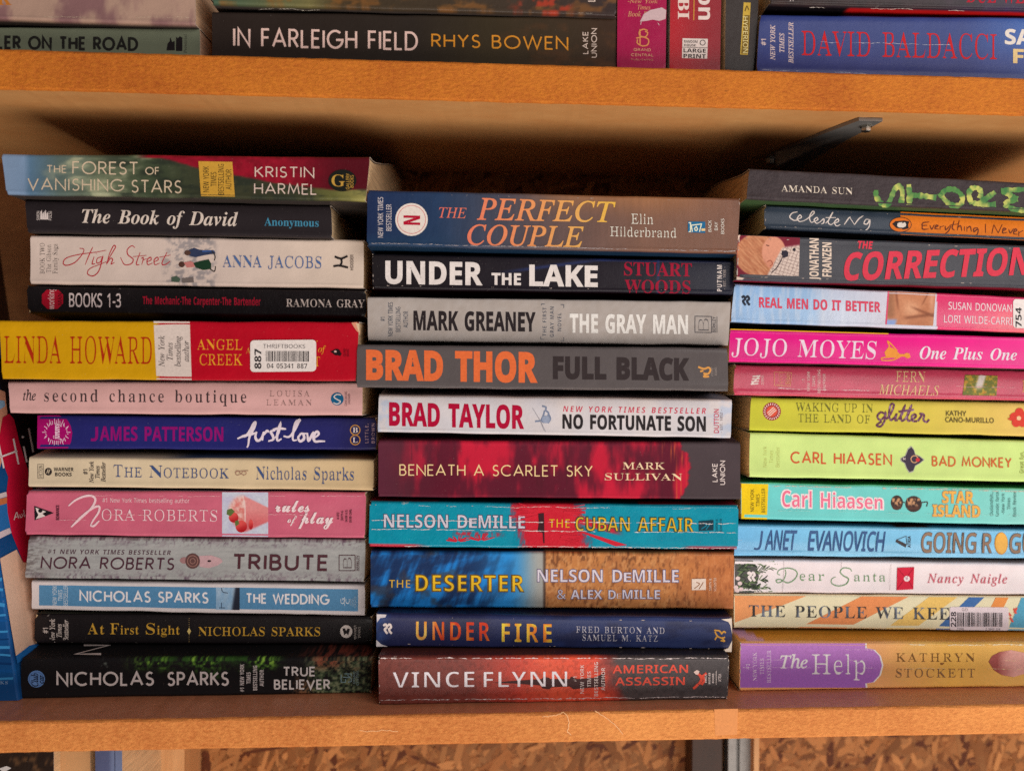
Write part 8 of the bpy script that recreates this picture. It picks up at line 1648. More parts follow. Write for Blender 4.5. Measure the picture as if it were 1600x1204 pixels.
def p_utl(X, Y):
    b = ramp((580, (32, 27, 30)), (800, (32, 26, 34)), (960, (34, 28, 36)), (1148, (28, 30, 48)))(X, Y)
    s = np.clip(1 - np.abs(Y - (428 - (X - 760) * .13)) / 4, 0, 1) * sm(760, 830, X) * sm(980, 900, X)
    return mix(b, np.array((44, 60, 120.)), s * .7 + sm(410, 403, Y) * sm(860, 1000, X) * .8 + np.clip(1 - np.abs(X - 1026) / 3, 0, 1) * .6)


B = lying('utl', p_utl, 'black paperback with heavy white title and dark red author name', fine=True, top=(24, 22, 28), bottom=(26, 20, 24), wear=1.1, finish='satin', gain=1.15)
B.T('UNDER', 'B', 602, 754, 408, 442.5, (234, 220, 214), name='title_lettering', w=.012); B.T('THE', 'B', 768, 814, 426.5, 444.5, (234, 220, 214), name='title_lettering', w=.01); B.T('LAKE', 'B', 827, 934, 414, 446, (234, 220, 214), name='title_lettering', w=.012)
B.T('STUART', 'S', 975, 1081, 409.5, 430, (160, 16, 50), name='author_lettering'); B.T('WOODS', 'S', 976, 1079, 437, 457, (160, 16, 50), name='author_lettering')
B.V(['PUTNAM'], 1118.5, 1130, 414, 455, (226, 212, 206), 'B', fill=.66, track=.1); B.V(['- EST. 1838 -'], 1129, 1135, 417, 452, (190, 176, 172), fill=.7)
B.chips('bottom', 26, seed=3); B.chips('left', 14)


def p_gray(X, Y): return mix(np.array((182, 172, 166.)), np.array((172, 160, 152.)), n2(X / 4, Y / 4, 2))


B = lying('gray', p_gray, 'light grey paperback with black condensed author name and white title', top=(110, 26, 34), wear=.25, finish='matte', r=1.0)
B.V(['#1', 'NEW YORK TIMES', 'BESTSELLING', 'AUTHOR'], 592, 640, 472, 525, (52, 64, 82), fill=.6)
B.T('MARK GREANEY', 'B', 646, 837, 486, 515, (42, 34, 36), name='author_lettering', w=.012)
B.V(['THE FIRST', 'GRAY MAN', 'NOVEL'], 845, 880, 479, 526, (46, 62, 84), 'B', fill=.52, w=-.02, track=.06); B.K([[(846, 477), (846, 475), (851, 475)], [(845, 526), (845, 530), (850, 530)], [(876, 476), (881, 476), (881, 481)], [(881, 527), (881, 532), (876, 532)]], .8, (70, 80, 96), smooth=False)
B.T('THE GRAY MAN', 'B', 890, 1075, 490.5, 519, (244, 230, 224), name='title_lettering', w=.012)
B.K([[(1086, 494), (1112, 494.5), (1112, 519.5), (1086, 519), (1086, 494)]], 1.0, (80, 78, 84), smooth=False); B.V(['B'], 1089, 1110, 498, 516, (80, 78, 84), 'N', fill=.82, w=-.024); B.V(['BERKLEY'], 1113, 1119, 495, 519, (80, 78, 84), 'N', fill=.8); B.K([[(1120.5, 494.5), (1120.5, 519.5)]], .7, (80, 78, 84))

B = lying('full', flat((94, 86, 86)), 'charcoal paperback with huge orange author name and near-black title', top=(84, 76, 76), bottom=(150, 132, 120), wear=.35, finish='satin', gain=1.02)
B.T('BRAD THOR', 'B', 572, 840, 548, 591.5, (234, 112, 60), 552, 596, name='author_lettering', w=.022); B.T('FULL BLACK', 'B', 864, 1077, 558, 590.5, (54, 44, 45), 561, 593, name='title_lettering', w=.024)
B.K([[(1091, 573), (1096, 575), (1101, 576), (1107, 574), (1110, 578), (1106, 584), (1099, 583)], [(1099, 579), (1094, 580)], [(1105, 583), (1100, 588), (1108, 588)]], 3, (226, 160, 82), 'publisher_mark'); B.V(['POCKET', 'BOOKS'], 1110, 1121, 573, 587, (170, 156, 150), fill=.6)
B.crease(603.5, 562, 1135, (150, 138, 132), .8, 3, .6)


def p_tay(X, Y):
    b = mix(np.array((204, 202, 210.)), np.array((220, 210, 208.)), fbm(X / 40, Y / 30, 2))
    return mix(b, np.array((182, 194, 216.)), (sm(660, 600, X) + sm(1080, 1140, X)) * sm(.4, .7, fbm(X / 12, Y / 10, 3)) * .8)


B = lying('tay', p_tay, 'white paperback with crimson author name, black title and parachuting figure', fine=True, top=(130, 128, 140), bottom=(190, 182, 176), wear=.25, finish='satin')
B.T('BRAD TAYLOR', 'B', 608, 819, 629, 664, (176, 4, 52), 634, 669, name='author_lettering', w=.014)
B.K([[(847, 634), (853, 636), (853, 641), (857, 645), (856, 651)], [(851, 641), (849, 649), (846, 656), (850, 660)], [(857, 646), (860, 654), (856, 661)], [(836, 658), (848, 657)]], 2.6, (120, 132, 158), 'printed_figure'); B.E(853, 655, 6, 6, (150, 160, 182), 'printed_figure'); B.K([[(832, 637), (846, 660), (853, 675)], [(842, 652), (850, 672)]], .6, (150, 150, 160), smooth=False)
B.T('NEW YORK TIMES BESTSELLER', 'B', 880, 1104, 634, 643, (206, 40, 74), slant=.16, track=.14, w=-.01); B.T('NO FORTUNATE SON', 'B', 879, 1103, 647.5, 669, (40, 34, 36), 651, 673.5, name='title_lettering', w=.01)
B.V(['DUTTON'], 1114, 1125, 639, 676, (206, 50, 84), 'N', fill=.7); B.V(['- EST. 1852 -'], 1124.5, 1130, 640, 676, (150, 134, 136))


def p_scar(X, Y):
    s = fbm(X / 26, Y / 80, 41, 4); d = fbm(X / 6, Y / 50, 43); t = (Y - 689) / 88.0
    b = mix(np.array((92, 36, 54.)), np.array((84, 34, 48.)), sm(591, 640, X))
    red = mix(np.array((92, 18, 40.)), np.array((192, 24, 54.)), sm(.38, .66, s - sm(.35, .8, t) * sm(980, 820, X) * .16)); red = mix(red, np.array((80, 20, 36.)), sm(.62, .8, d) * .6)
    cut = 1060 + 18 * np.sin((Y - 690) / 88 * 3.1) + (fbm(Y / 9, Y * 0, 2) - .5) * 14
    b = mix(b, red, sm(620, 690, X + (s - .5) * 60) * sm(1, -1, (X - cut) / 2))
    b = mix(b, np.array((214, 112, 54.)), np.clip(1 - np.abs(n2(X / 3.2, Y / 200, 9) - .5) * 14, 0, 1) * sm(1020, 1045, X) * sm(cut, cut - 4, X) * .6)
    return mix(b, np.array((72, 60, 64.)), sm(-1, 1, (X - cut) / 2))


B = lying('scar', p_scar, 'thick dark plum paperback with scarlet curtain streaks and thin cream capitals', W=116, fine=True, top=lambda X, d: mix(np.array((90, 26, 46.)), np.array((60, 46, 52.)), sm(1040, 1070, X)), wear=.35, finish='matte')
B.T('BENEATH A SCARLET SKY', 'G', 624, 926, 725, 742.5, (240, 206, 150), name='title_lettering', weight=.1)
B.T('MARK', 'S', 973, 1039, 722, 732.5, (244, 208, 168), name='author_lettering', w=-.02); B.T('SULLIVAN', 'S', 945, 1066, 739, 749.5, (244, 208, 168), name='author_lettering', w=-.02)
B.V(['LAKE', 'UNION'], 1111, 1135, 719, 757, (226, 210, 204), 'G', fill=.68, weight=.15)


def p_cuba(X, Y):
    n = fbm(X / 22, Y / 14, 51); h = fbm(X / 3, Y / 9, 52)
    b = mix(np.array((8, 136, 164.)), np.array((6, 150, 172.)), n)
    blob = np.maximum(sm(60, 40, np.abs(X - 855 - (Y - 820) * .3) + (h - .5) * 26), 0)
    blob = np.maximum(blob, sm(0, 1.2, (n - .5) * 9) * sm(790, 810, X) * sm(905, 890, X))
    blob = np.maximum(blob, sm(9, 5, np.abs(Y - (835 + (X - 780) * .03)) + h * 7) * sm(700, 715, X) * sm(790, 770, X) * sm(.35, .6, h))
    blob = np.maximum(blob, sm(8, 4, np.abs(Y - (806 + (X - 880) * .28))) * sm(860, 880, X) * sm(975, 950, X))
    blob = np.maximum(blob, sm(850, 853, Y - (X - 580) * .008) * (sm(670, 640, X) + sm(1060, 1080, X)))
    return mix(b, np.array((206, 32, 52.)), np.clip(blob, 0, 1))


B = lying('cuba', p_cuba, 'teal and red paperback with outlined letters and long white spine cracks', fine=True, top=lambda X, d: mix(np.array((20, 70, 90.)), np.array((140, 30, 50.)), sm(.45, .6, n2(X / 60, d * 0, 3))), bottom=(150, 40, 56), wear=1.6, finish='gloss')
B.T('NELSON D', 'B', 600, 730, 803, 823.5, (206, 198, 210), name='author_lettering', w=-.006, out=((70, 66, 92), .026)); B.T('E', 'B', 733, 745, 809, 824, (206, 198, 210), name='author_lettering', w=-.006, out=((70, 66, 92), .026)); B.T('MILLE', 'B', 748, 820, 804.5, 824.5, (206, 198, 210), name='author_lettering', w=-.006, out=((70, 66, 92), .026))
RD = (206, 34, 54)
fr = random.Random(5); fronds = []
for cx_, cy_, r0, r1, a0, a1, m_ in ((856, 800, 18, 62, 150, 215, 26), (716, 846, 3, 20, 190, 350, 22), (752, 845, 4, 26, 200, 330, 16), (868, 838, 8, 44, -20, 40, 18), (862, 796, 20, 58, -25, 25, 16)):
    for k in range(m_):
        an = math.radians(a0 + (a1 - a0) * fr.random()); l_ = r1 * fr.uniform(.6, 1)
        p0, p1 = (cx_ + r0 * math.cos(an), cy_ + r0 * .5 * math.sin(an)), (cx_ + l_ * math.cos(an), cy_ + l_ * .5 * math.sin(an))
        if 785 < p1[1] < 853: fronds.append([p0, p1])
B.K(fronds, 1.2, RD, 'printed_fronds', smooth=False)
B.P([(884, 822), (892, 824), (980, 851), (962, 853)], RD, 'printed_stem')
B.P([(841, 802), (850, 801), (851, 848), (849, 848), (848, 832), (840, 830), (842, 816)], (60, 26, 34), 'printed_figure')
B.T('THE', 'B', 858, 890, 810, 824, (226, 180, 40), name='title_lettering', w=-.02); B.T('CUBAN AFFAIR', 'B', 900, 1083, 807, 829, (226, 180, 40), name='title_lettering', w=-.02, out=((60, 80, 60), .035))
B.P([(1092, 814), (1115, 812), (1115, 828), (1092, 829)], (20, 56, 70), 'publisher_mark'); B.K([[(1096, 826), (1104, 820), (1100, 817)], [(1103, 827), (1110, 817)]], 1.4, (10, 130, 156)); B.V(['SIMON &', 'SCHUSTER'], 1117, 1130, 810, 830, (20, 70, 90), fill=.55)
for yy, w_, dn in ((812.5, 1.5, .92), (826.5, 1.3, .8), (789, .8, .5), (852, 1.3, .75)): B.crease(yy, 580, 1151, (226, 214, 212), w_, 7, dn)
B.chips('top', 16, seed=8)


def p_des(X, Y):
    n = fbm((X + Y) / 34, Y / 26, 61); g = fbm(X / 3, Y / 9, 62, 3); g2 = fbm(X / 26, Y / 12, 63)
    st = fbm((X + Y * .35) / 9, Y / 60, 68)
    blue = mix(np.array((20, 46, 88.)), np.array((28, 128, 210.)), sm(.34, .62, n * .55 + st * .45)); blue = mix(blue, np.array((60, 56, 66.)), sm(.5, .3, fbm(X / 30, Y / 20, 66)) * sm(740, 690, X) * .7)
    blue = mix(blue, np.array((52, 150, 216.)), sm(720, 800, X) * .6)
    blue = mix(blue, np.array((176, 164, 150.)), sm(790, 842, X) * .9)
    sand = mix(np.array((206, 136, 76.)), np.array((166, 104, 62.)), g2); sand = mix(sand, np.array((104, 60, 36.)), sm(.54, .72, g) * .7); sand = mix(sand, np.array((226, 166, 108.)), sm(.46, .3, fbm(X / 4, Y / 6, 67, 3)) * .5); sand = mix(sand, np.array((190, 106, 62.)), sm(1000, 1140, X) * .5)
    b = mix(blue, sand, sm(844, 848, X))
    return mix(b, np.array((62, 52, 52.)), np.clip(1 - np.abs(X - 847) / 3.5, 0, 1) * .9)


B = lying('des', p_des, 'thick paperback, night blue at one end and cracked sand at the other', fine=True, top=lambda X, d: mix(np.array((24, 40, 66.)), np.array((120, 84, 56.)), sm(844, 850, X)), wear=.4, finish='satin')
B.T('THE', 'B', 608, 641, 905, 918, (222, 178, 56), name='title_lettering', w=-.02); B.T('DESERTER', 'B', 650, 818, 897.5, 923, (232, 184, 38), name='title_lettering', w=-.014, out=((96, 76, 36), .034), track=.03)
B.T('NELSON D', 'B', 840, 972, 889, 908.5, (216, 206, 216), name='author_lettering', w=-.01, out=((108, 98, 128), .026)); B.T('E', 'B', 975, 986, 894, 908.5, (216, 206, 216), name='author_lettering', w=-.01, out=((108, 98, 128), .026)); B.T('MILLE', 'B', 989, 1060, 889.5, 909, (216, 206, 216), name='author_lettering', w=-.01, out=((108, 98, 128), .026))
B.T('& ALEX D', 'B', 871, 962, 921, 935, (210, 202, 214), name='author_lettering', w=-.01, out=((108, 98, 128), .026)); B.T('E', 'B', 964, 971, 926, 935, (210, 202, 214), name='author_lettering', w=-.03); B.T('MILLE', 'B', 973, 1031, 921, 935, (210, 202, 214), name='author_lettering', w=-.01, out=((108, 98, 128), .026))
B.P([(1081, 904), (1103, 903.5), (1103, 921), (1081, 921.5)], (226, 206, 192), 'publisher_mark'); B.K([[(1085, 919), (1093, 912), (1088, 909)], [(1092, 920), (1099, 909)]], 1.4, (150, 100, 66)); B.V(['SIMON &', 'SCHUSTER'], 1106, 1121, 902, 923, (220, 196, 176), fill=.5)

B = lying('fire', lambda X, Y: mix(ramp((588, (44, 72, 128)), (612, (40, 44, 84)), (680, (38, 40, 78)), (860, (38, 50, 96)), (1060, (46, 58, 104)), (1144, (50, 58, 98)))(X, Y), np.array((30, 32, 64.)), sm(.45, .7, fbm(X / 30, Y / 14, 5)) * .6), 'navy paperback with flame-coloured title letters and rubbed corners', top=(20, 22, 44), wear=1.2, finish='satin')
WAVE = lambda x, y, s: [[(x, y), (x + 3 * s, y - 2 * s), (x + 5 * s, y + 2 * s), (x + 2 * s, y + 5 * s), (x + 4 * s, y + 9 * s), (x + 6 * s, y + 11 * s)], [(x + 6 * s, y), (x + 9 * s, y - 2 * s), (x + 11 * s, y + 2 * s), (x + 8 * s, y + 5 * s), (x + 10 * s, y + 9 * s), (x + 12 * s, y + 11 * s)]]
B.K(WAVE(599, 977, 1.1), 3.4, WHT, 'publisher_mark')
B.T('UNDER', 'B', 650, 765, 970, 999, lambda X, Y: mix(mix(np.array((236, 210, 110.)), np.array((206, 62, 34.)), sm(655, 700, X + (fbm(X / 7, Y / 9, 3) - .5) * 60)), np.array((230, 130, 44.)), sm(.5, .7, fbm(X / 6, Y / 8, 6))), name='title_lettering', w=-.004, track=.09)
B.T('FIRE', 'B', 784, 862, 973, 1002, lambda X, Y: mix(np.array((232, 130, 44.)), np.array((240, 210, 70.)), sm(.35, .6, fbm(X / 9, Y / 12, 3))), name='title_lettering', w=-.004, track=.09)
B.T('FRED BURTON AND', 'S', 900, 1038, 978, 987.5, (206, 200, 208), name='author_lettering', w=-.035, track=.05); B.T('SAMUEL M. KATZ', 'S', 910, 1028, 990.5, 1000, (206, 200, 208), name='author_lettering', w=-.035, track=.05)
B.K([[(1117, 986), (1121, 993), (1127, 996), (1133, 995)], [(1116, 984), (1124, 985), (1128, 990)], [(1127, 990), (1131, 986), (1134, 988)], [(1120, 994), (1117, 999)], [(1128, 996), (1132, 1001), (1126, 1000)]], 2.3, (214, 156, 64), 'publisher_mark')
B.P([(588.5, 959), (604, 959.5), (602, 964), (594, 965), (589, 972)], (206, 198, 200), 'rubbed_edge'); B.P([(1127, 967), (1143.5, 965.5), (1144, 990), (1141, 976), (1138, 971)], (222, 206, 190), 'rubbed_edge'); B.P([(1144, 1000), (1143, 1018), (1124, 1017), (1138, 1012)], (222, 206, 190), 'rubbed_edge'); B.P([(588, 999), (588, 1009.5), (606, 1009.5), (596, 1006)], (206, 198, 200), 'rubbed_edge')
B.chips('bottom', 22, seed=6); B.chips('top', 16, seed=9)


def p_vince(X, Y):
    b = ramp((590, (116, 58, 50)), (720, (126, 58, 50)), (800, (190, 66, 52)), (850, (226, 90, 62)), (925, (224, 78, 54)), (950, (150, 62, 54)), (968, (78, 68, 68)), (1140, (74, 68, 70)))(X + (fbm(X / 20, Y / 12, 3) - .5) * 30 - np.clip(Y - 1062, 0, 40) * .5, Y)
    return mix(b, b * .86, sm(.5, .7, fbm(X / 4, Y / 4, 8)))


B = lying('vince', p_vince, 'red and charcoal paperback with bold white author name, lowest of the middle stack', fine=True, top=lambda X, d: mix(np.array((84, 44, 42.)), np.array((40, 34, 36.)), sm(840, 960, X)), wear=1.5, finish='satin')
B.P([(768, 1066), (800, 1063), (846, 1060), (849, 1057), (858, 1058), (860, 1060), (890, 1060), (892, 1056), (902, 1060), (930, 1058), (944, 1050), (946, 1072), (920, 1074), (896, 1076), (890, 1072), (862, 1073), (858, 1076), (848, 1075), (844, 1070), (800, 1067)], (70, 44, 44), 'printed_silhouette')
B.T('VINCE', 'B', 614, 741, 1049, 1074, (240, 228, 232), name='author_lettering', w=-.016, track=.02); B.T('FLYNN', 'B', 756, 886, 1048.5, 1073.3, (240, 228, 232), name='author_lettering', w=-.016, track=.02)
B.V(['#1', 'NEW YORK', 'TIMES', 'BESTSELLING', 'AUTHOR'], 893, 948, 1034, 1087, (232, 214, 208), 'B', fill=.55, w=-.02)
B.T('AMERICAN', 'N', 957, 1075, 1039, 1051, (224, 84, 66), name='title_lettering', w=.014, yb1=1050, yt1=1038, track=.03); B.T('ASSASSIN', 'N', 961, 1070, 1058, 1070, (224, 84, 66), name='title_lettering', w=.014, yb1=1069, yt1=1057, track=.03)
B.K([[(1087, 1050), (1092, 1053), (1097, 1056), (1104, 1051)], [(1094, 1055), (1096, 1061), (1092, 1068)], [(1098, 1057), (1101, 1062), (1096, 1069)], [(1091, 1068), (1086, 1073), (1083, 1075)]], 3.8, (222, 80, 60), 'publisher_mark'); B.P([(1084, 1049), (1089, 1046), (1093, 1048), (1091, 1053), (1087, 1053)], (230, 200, 190), 'publisher_mark')
B.V(['EMILY', 'BESTLER', 'BOOKS'], 1100, 1117, 1050, 1068, (226, 210, 206), 'B', fill=.5); B.K([[(1119, 1047), (1119, 1069)]], .7, WHT); B.V(['ATRIA'], 1121, 1128, 1052, 1064, (226, 210, 206), fill=.7)
B.crease(1028, 594, 1136, (222, 206, 204), 1.5, 4, .88); B.crease(1093.5, 594, 1134, (222, 206, 204), 1.2, 9, .85); B.chips('left', 18); B.chips('right', 24); B.chips('bottom', 22, seed=12)


# ================================================================== right stack, top to bottom
B = lying('storm', lambda X, Y: mix(np.array((78, 68, 70.)), np.array((60, 52, 55.)), fbm(X / 7, Y / 2.4, 71)), 'dark grey grained paperback with paint-stroke green letters, topmost of the right stack', W=136, fine=True, top=(70, 60, 58), bottom=(70, 96, 60), wear=.35, finish='leather', gain=1.1)
B.T('AMANDA SUN', 'S', 1221, 1332, 289, 299, (240, 220, 200), name='author_lettering', w=-.03)
GR = lambda X, Y: mix(mix(np.array((44, 104, 66.)), np.array((104, 156, 70.)), fbm(X / 9, Y / 9, 5)), np.array((206, 206, 106.)), sm(.48, .7, fbm(X / 12, Y / 12, 8)))
B.K([[(1369, 297), (1369, 306), (1376, 317), (1386, 321), (1392, 310), (1398, 296), (1405, 291), (1410, 300), (1408, 318)]], 8, GR, 'title_lettering', rough=.45)
B.K([[(1420, 288), (1421, 304), (1421, 320)], [(1422, 305), (1440, 306), (1463, 309)]], 8.5, GR, 'title_lettering', rough=.45)
B.K([[(1470, 304), (1478, 297), (1490, 296), (1501, 303), (1504, 313), (1498, 321), (1486, 320), (1476, 312), (1470, 304)]], 8, GR, 'title_lettering', rough=.45)
B.K([[(1518, 319), (1514, 304), (1518, 295), (1528, 294), (1533, 302), (1530, 310)], [(1520, 317), (1538, 320), (1556, 319)], [(1530, 318), (1544, 308), (1555, 300)]], 8, GR, 'title_lettering', rough=.45)
B.K([[(1600, 296), (1582, 297), (1564, 298)], [(1566, 299), (1580, 306), (1590, 311)], [(1590, 311), (1576, 315), (1569, 319)], [(1569, 319), (1584, 327), (1602, 329)]], 8, GR, 'title_lettering', rough=.45)

B = lying('ng', flat((50, 62, 78)), 'thin navy and orange paperback with handwritten lettering and bird emblem', W=120, top=(40, 48, 60), bottom=(84, 80, 80), wear=1.1, finish='satin', gain=1.05)
B.P([(1407, 331), (1698, 344.6), (1698, 380), (1407, 366.5)], (244, 128, 22))
B.K([[(1246, 331), (1238, 333), (1234, 339), (1240, 344), (1247, 344)], [(1244, 343), (1252, 340), (1250, 336), (1246, 341), (1249, 346), (1256, 345)], [(1256, 345), (1264, 340), (1272, 333), (1270, 330), (1265, 338), (1267, 347), (1273, 346)],
     [(1273, 346), (1278, 343), (1276, 340), (1272, 344), (1276, 349), (1281, 347)], [(1281, 347), (1287, 342), (1287, 348), (1283, 350)], [(1290, 349), (1296, 342), (1301, 332), (1294, 346), (1298, 351), (1303, 348)], [(1290, 340), (1306, 340)], [(1303, 349), (1310, 346), (1309, 342), (1304, 347), (1307, 353), (1313, 351)],
     [(1319, 351), (1326, 341), (1329, 339)], [(1328, 340), (1335, 351)], [(1335, 351), (1342, 342), (1349, 337)], [(1358, 343), (1353, 343), (1350, 349), (1355, 350), (1359, 344), (1358, 354), (1352, 360), (1344, 359)]], 1.9, (238, 222, 214), 'author_lettering', taper=True)
B.E(1407, 351, 17.5, 12, (40, 30, 30)); B.E(1407, 351, 16.4, 11, (240, 122, 24)); B.P([(1394, 350), (1399, 345.5), (1413, 344.5), (1421, 346), (1419, 351), (1420, 357), (1410, 359), (1400, 356)], (36, 28, 30), 'publisher_mark'); B.P([(1399, 351), (1405, 347.5), (1414, 347), (1416, 351), (1414, 355.5), (1405, 355.5)], (240, 226, 214), 'publisher_mark')
EV = [[(1452, 347), (1443, 348), (1441, 352), (1449, 352)], [(1441, 352), (1442, 358), (1451, 358)], [(1453, 352), (1456, 358), (1460, 351)], [(1461, 356), (1466, 353), (1463, 352), (1461, 357), (1467, 358)], [(1469, 353), (1469, 359)], [(1469, 355), (1475, 353)], [(1477, 353), (1478, 359), (1484, 353)], [(1486, 353), (1482, 361), (1476, 366)],
      [(1491, 345), (1488, 356), (1492, 360)], [(1484, 352), (1497, 350)], [(1499, 344), (1496, 360)], [(1496, 356), (1501, 353), (1503, 361)], [(1507, 354), (1507, 361)], [(1511, 354), (1511, 362)], [(1511, 357), (1516, 354), (1518, 362)], [(1528, 356), (1522, 357), (1522, 362), (1528, 358), (1527, 366), (1518, 370)],
      [(1540, 350), (1540, 364)], [(1550, 365), (1553, 351)], [(1553, 351), (1560, 364)], [(1560, 364), (1566, 351)], [(1567, 361), (1572, 358), (1568, 357), (1567, 364), (1574, 363)], [(1576, 358), (1579, 364), (1584, 357)], [(1584, 363), (1589, 360), (1586, 358), (1584, 365), (1590, 366)], [(1592, 361), (1592, 369)], [(1592, 364), (1599, 360)]]
B.K(EV, 1.9, (110, 44, 20), 'title_lettering', taper=True)
B.K([[(1610, 368), (1612, 356), (1616, 368)], [(1622, 362), (1618, 367), (1625, 368), (1624, 361)]], 1.9, (110, 44, 20), 'title_lettering', taper=True)
B.chips('bottom', 24, seed=4); B.chips('top', 10, seed=5); B.chips('left', 8)


def p_corr(X, Y): return mix(np.array((68, 68, 76.)), np.array((58, 58, 65.)), fbm(X / 20, Y / 10, 81))


B = lying('corr', p_corr, 'dark slate paperback with slanting red title and a child in plaid collar', W=128, fine=False, top=(40, 38, 42), bottom=(130, 24, 44), wear=1.4, finish='satin')


def p_boy(X, Y):
    n = fbm(X / 5, Y / 3, 83); hair = fbm((X - Y) / 3, (X + Y) / 16, 84)
    b = np.broadcast_to(np.array((120, 28, 48.)), X.shape + (3,))
    b = mix(b, np.array((60, 34, 40.)), sm(1200, 1212, X) * sm(425, 436, Y) * .9)
    d = ((X - 1186) / 38) ** 2 + ((Y - 398) / 34) ** 2
    h = mix(np.array((164, 92, 62.)), np.array((226, 166, 124.)), hair)
    b = mix(b, h, sm(1.05, .92, d) * sm(1150, 1153, X))
    f = ((X - 1209) / 19) ** 2 + ((Y - 394) / 25) ** 2
    b = mix(b, np.array((222, 152, 124.)), sm(1.05, .85, f))
    b = mix(b, np.array((186, 110, 88.)), sm(.5, 1.0, f) * sm(1.05, .9, f) * sm(396, 420, Y) * .7)
    s = (X - 1206) + (Y - 414) * .55
    sh = mix(np.array((222, 200, 188.)), np.array((120, 96, 92.)), np.maximum(np.abs(np.mod(X * .9 + Y * .3, 5.5) - 2.7) < .5, np.abs(np.mod(Y - X * .3, 5.5) - 2.7) < .5) * .6)
    return mix(b, sh, sm(0, 3, s) * sm(383, 388, Y + (X - 1230) * .15) * sm(1252, 1250, X))


B.P([(1151, 367.5), (1250, 371.5), (1248, 436.5), (1151, 435)], p_boy, 'printed_picture', sub=(84, 56))
B.E(1203, 412, 5.5, 6.5, (214, 140, 112), 'printed_ear'); B.K([[(1199, 409), (1204, 407), (1207, 412), (1203, 416)]], 1.2, (160, 84, 66)); B.K([[(1197, 383), (1202, 384)]], 1.4, (110, 64, 52)); B.P([(1222, 392), (1228, 391), (1232, 394), (1231, 401), (1224, 403), (1221, 397)], (46, 40, 54), 'printed_bow'); B.E(1241, 390, 2.4, 2.6, (46, 40, 50), 'printed_button')
B.K([[(1206, 426), (1214, 418), (1221, 406), (1224, 398)]], 1.3, (70, 54, 60))
B.V(['JONATHAN', 'FRANZEN'], 1262, 1302, 372, 437, (230, 208, 190), 'B', fill=.7, w=.004)
B.T('THE', 'B', 1339, 1364, 376.5, 388, (222, 58, 78), name='title_lettering', slant=.15, w=.012); B.T('CORRECTIONS', 'B', 1316, 1640, 395.5, 438, (222, 58, 80), 386, 427.5, name='title_lettering', slant=.16, w=.008)
B.chips('left', 26, size=2.0); B.chips('top', 26, seed=2); B.chips('bottom', 20, seed=7); B.P([(1151, 432), (1163, 434.5), (1160, 437), (1151, 437)], (226, 200, 184), 'rubbed_edge'); B.P([(1152, 368), (1157, 367.5), (1153, 376)], (226, 200, 184), 'rubbed_edge')


def p_real(X, Y):
    b = ramp((1140, (138, 178, 222)), (1260, (150, 186, 224)), (1285, (186, 200, 222)), (1380, (206, 204, 218)))(X + (fbm(X / 9, Y / 40, 3) - .5) * 30, Y)
    b = mix(b, np.array((206, 214, 228.)), sm(.5, .75, fbm(X / 6, Y / 60, 7)) * .5)
    pk = mix(np.array((222, 58, 112.)), np.array((236, 110, 122.)), sm(1470, 1600, X + (fbm(X / 8, Y / 8, 6) - .5) * 50) * sm(460, 500, Y))
    return np.where((X < 1461)[..., None], b, pk)


B = lying('real', p_real, 'pale blue and hot pink paperback with a bare-shouldered torso panel', fine=True, top=(120, 24, 44), wear=.4, finish='gloss')


def p_torso(X, Y):
    n = fbm(X / 14, Y / 14, 91)
    b = mix(np.array((206, 144, 108.)), np.array((184, 116, 82.)), n)
    b = mix(b, np.array((232, 176, 138.)), sm(20, 2, np.hypot(X - 1424, (Y - 482) * 1.1)) * .7)
    ln = lambda d, w: np.clip(1 - np.abs(d) / w, 0, 1)
    b = mix(b, np.array((120, 66, 46.)), np.clip(ln(Y - (480 + (X - 1425) * .4), 3.5) * sm(1418, 1434, X) + ln(X - (1400 + (Y - 455) * .12), 3) * sm(490, 470, Y) + ln(Y - (497 - (X - 1410) * .12), 4) * sm(1408, 1420, X) + ln(X - 1448 + (Y - 462) * .5, 2.2) * sm(480, 470, Y), 0, 1) * .7)
    b = mix(b, np.array((226, 170, 140.)), ln(X - 1456, 6) * sm(500, 470, Y) * .6)
    b = mix(b, np.array((140, 96, 70.)), sm(1402, 1392, X) * sm(500, 490, Y) * .6)
    return mix(b, np.array((146, 166, 216.)), sm(1404, 1398, X + (Y - 500) * .3) * sm(496, 502, Y))


B.P([(1388.5, 455), (1462, 458.5), (1458, 510.5), (1384.5, 508.5)], p_torso, 'printed_picture', sub=(60, 44)); B.P([(1387, 455), (1389.5, 455), (1385.5, 509), (1383, 509)], (220, 80, 112))
B.K(WAVE(1159, 465, 1.05), 3.6, (40, 46, 60), 'publisher_mark')
B.T('REAL MEN DO IT BETTER', 'B', 1186, 1376, 464.5, 480, (214, 74, 100), 472, 487.5, name='title_lettering', w=.01)
B.T('SUSAN DONOVAN-LORI F', 'N', 1482, 1622, 471.5, 483, (250, 214, 220), name='author_lettering', w=.004); B.T('LORI WILDE-CARRIE ALEX', 'N', 1475, 1622, 492, 503.5, (250, 214, 220), name='author_lettering', w=.004)
B.crease(486, 1240, 1300, (226, 220, 226), 1.1, 3, .8)
B.sticker(1583, 467, 1660, 512, (240, 226, 222), 5); B.V(['754'], 1585, 1598, 480, 511, (52, 46, 50), 'B', fill=.72)


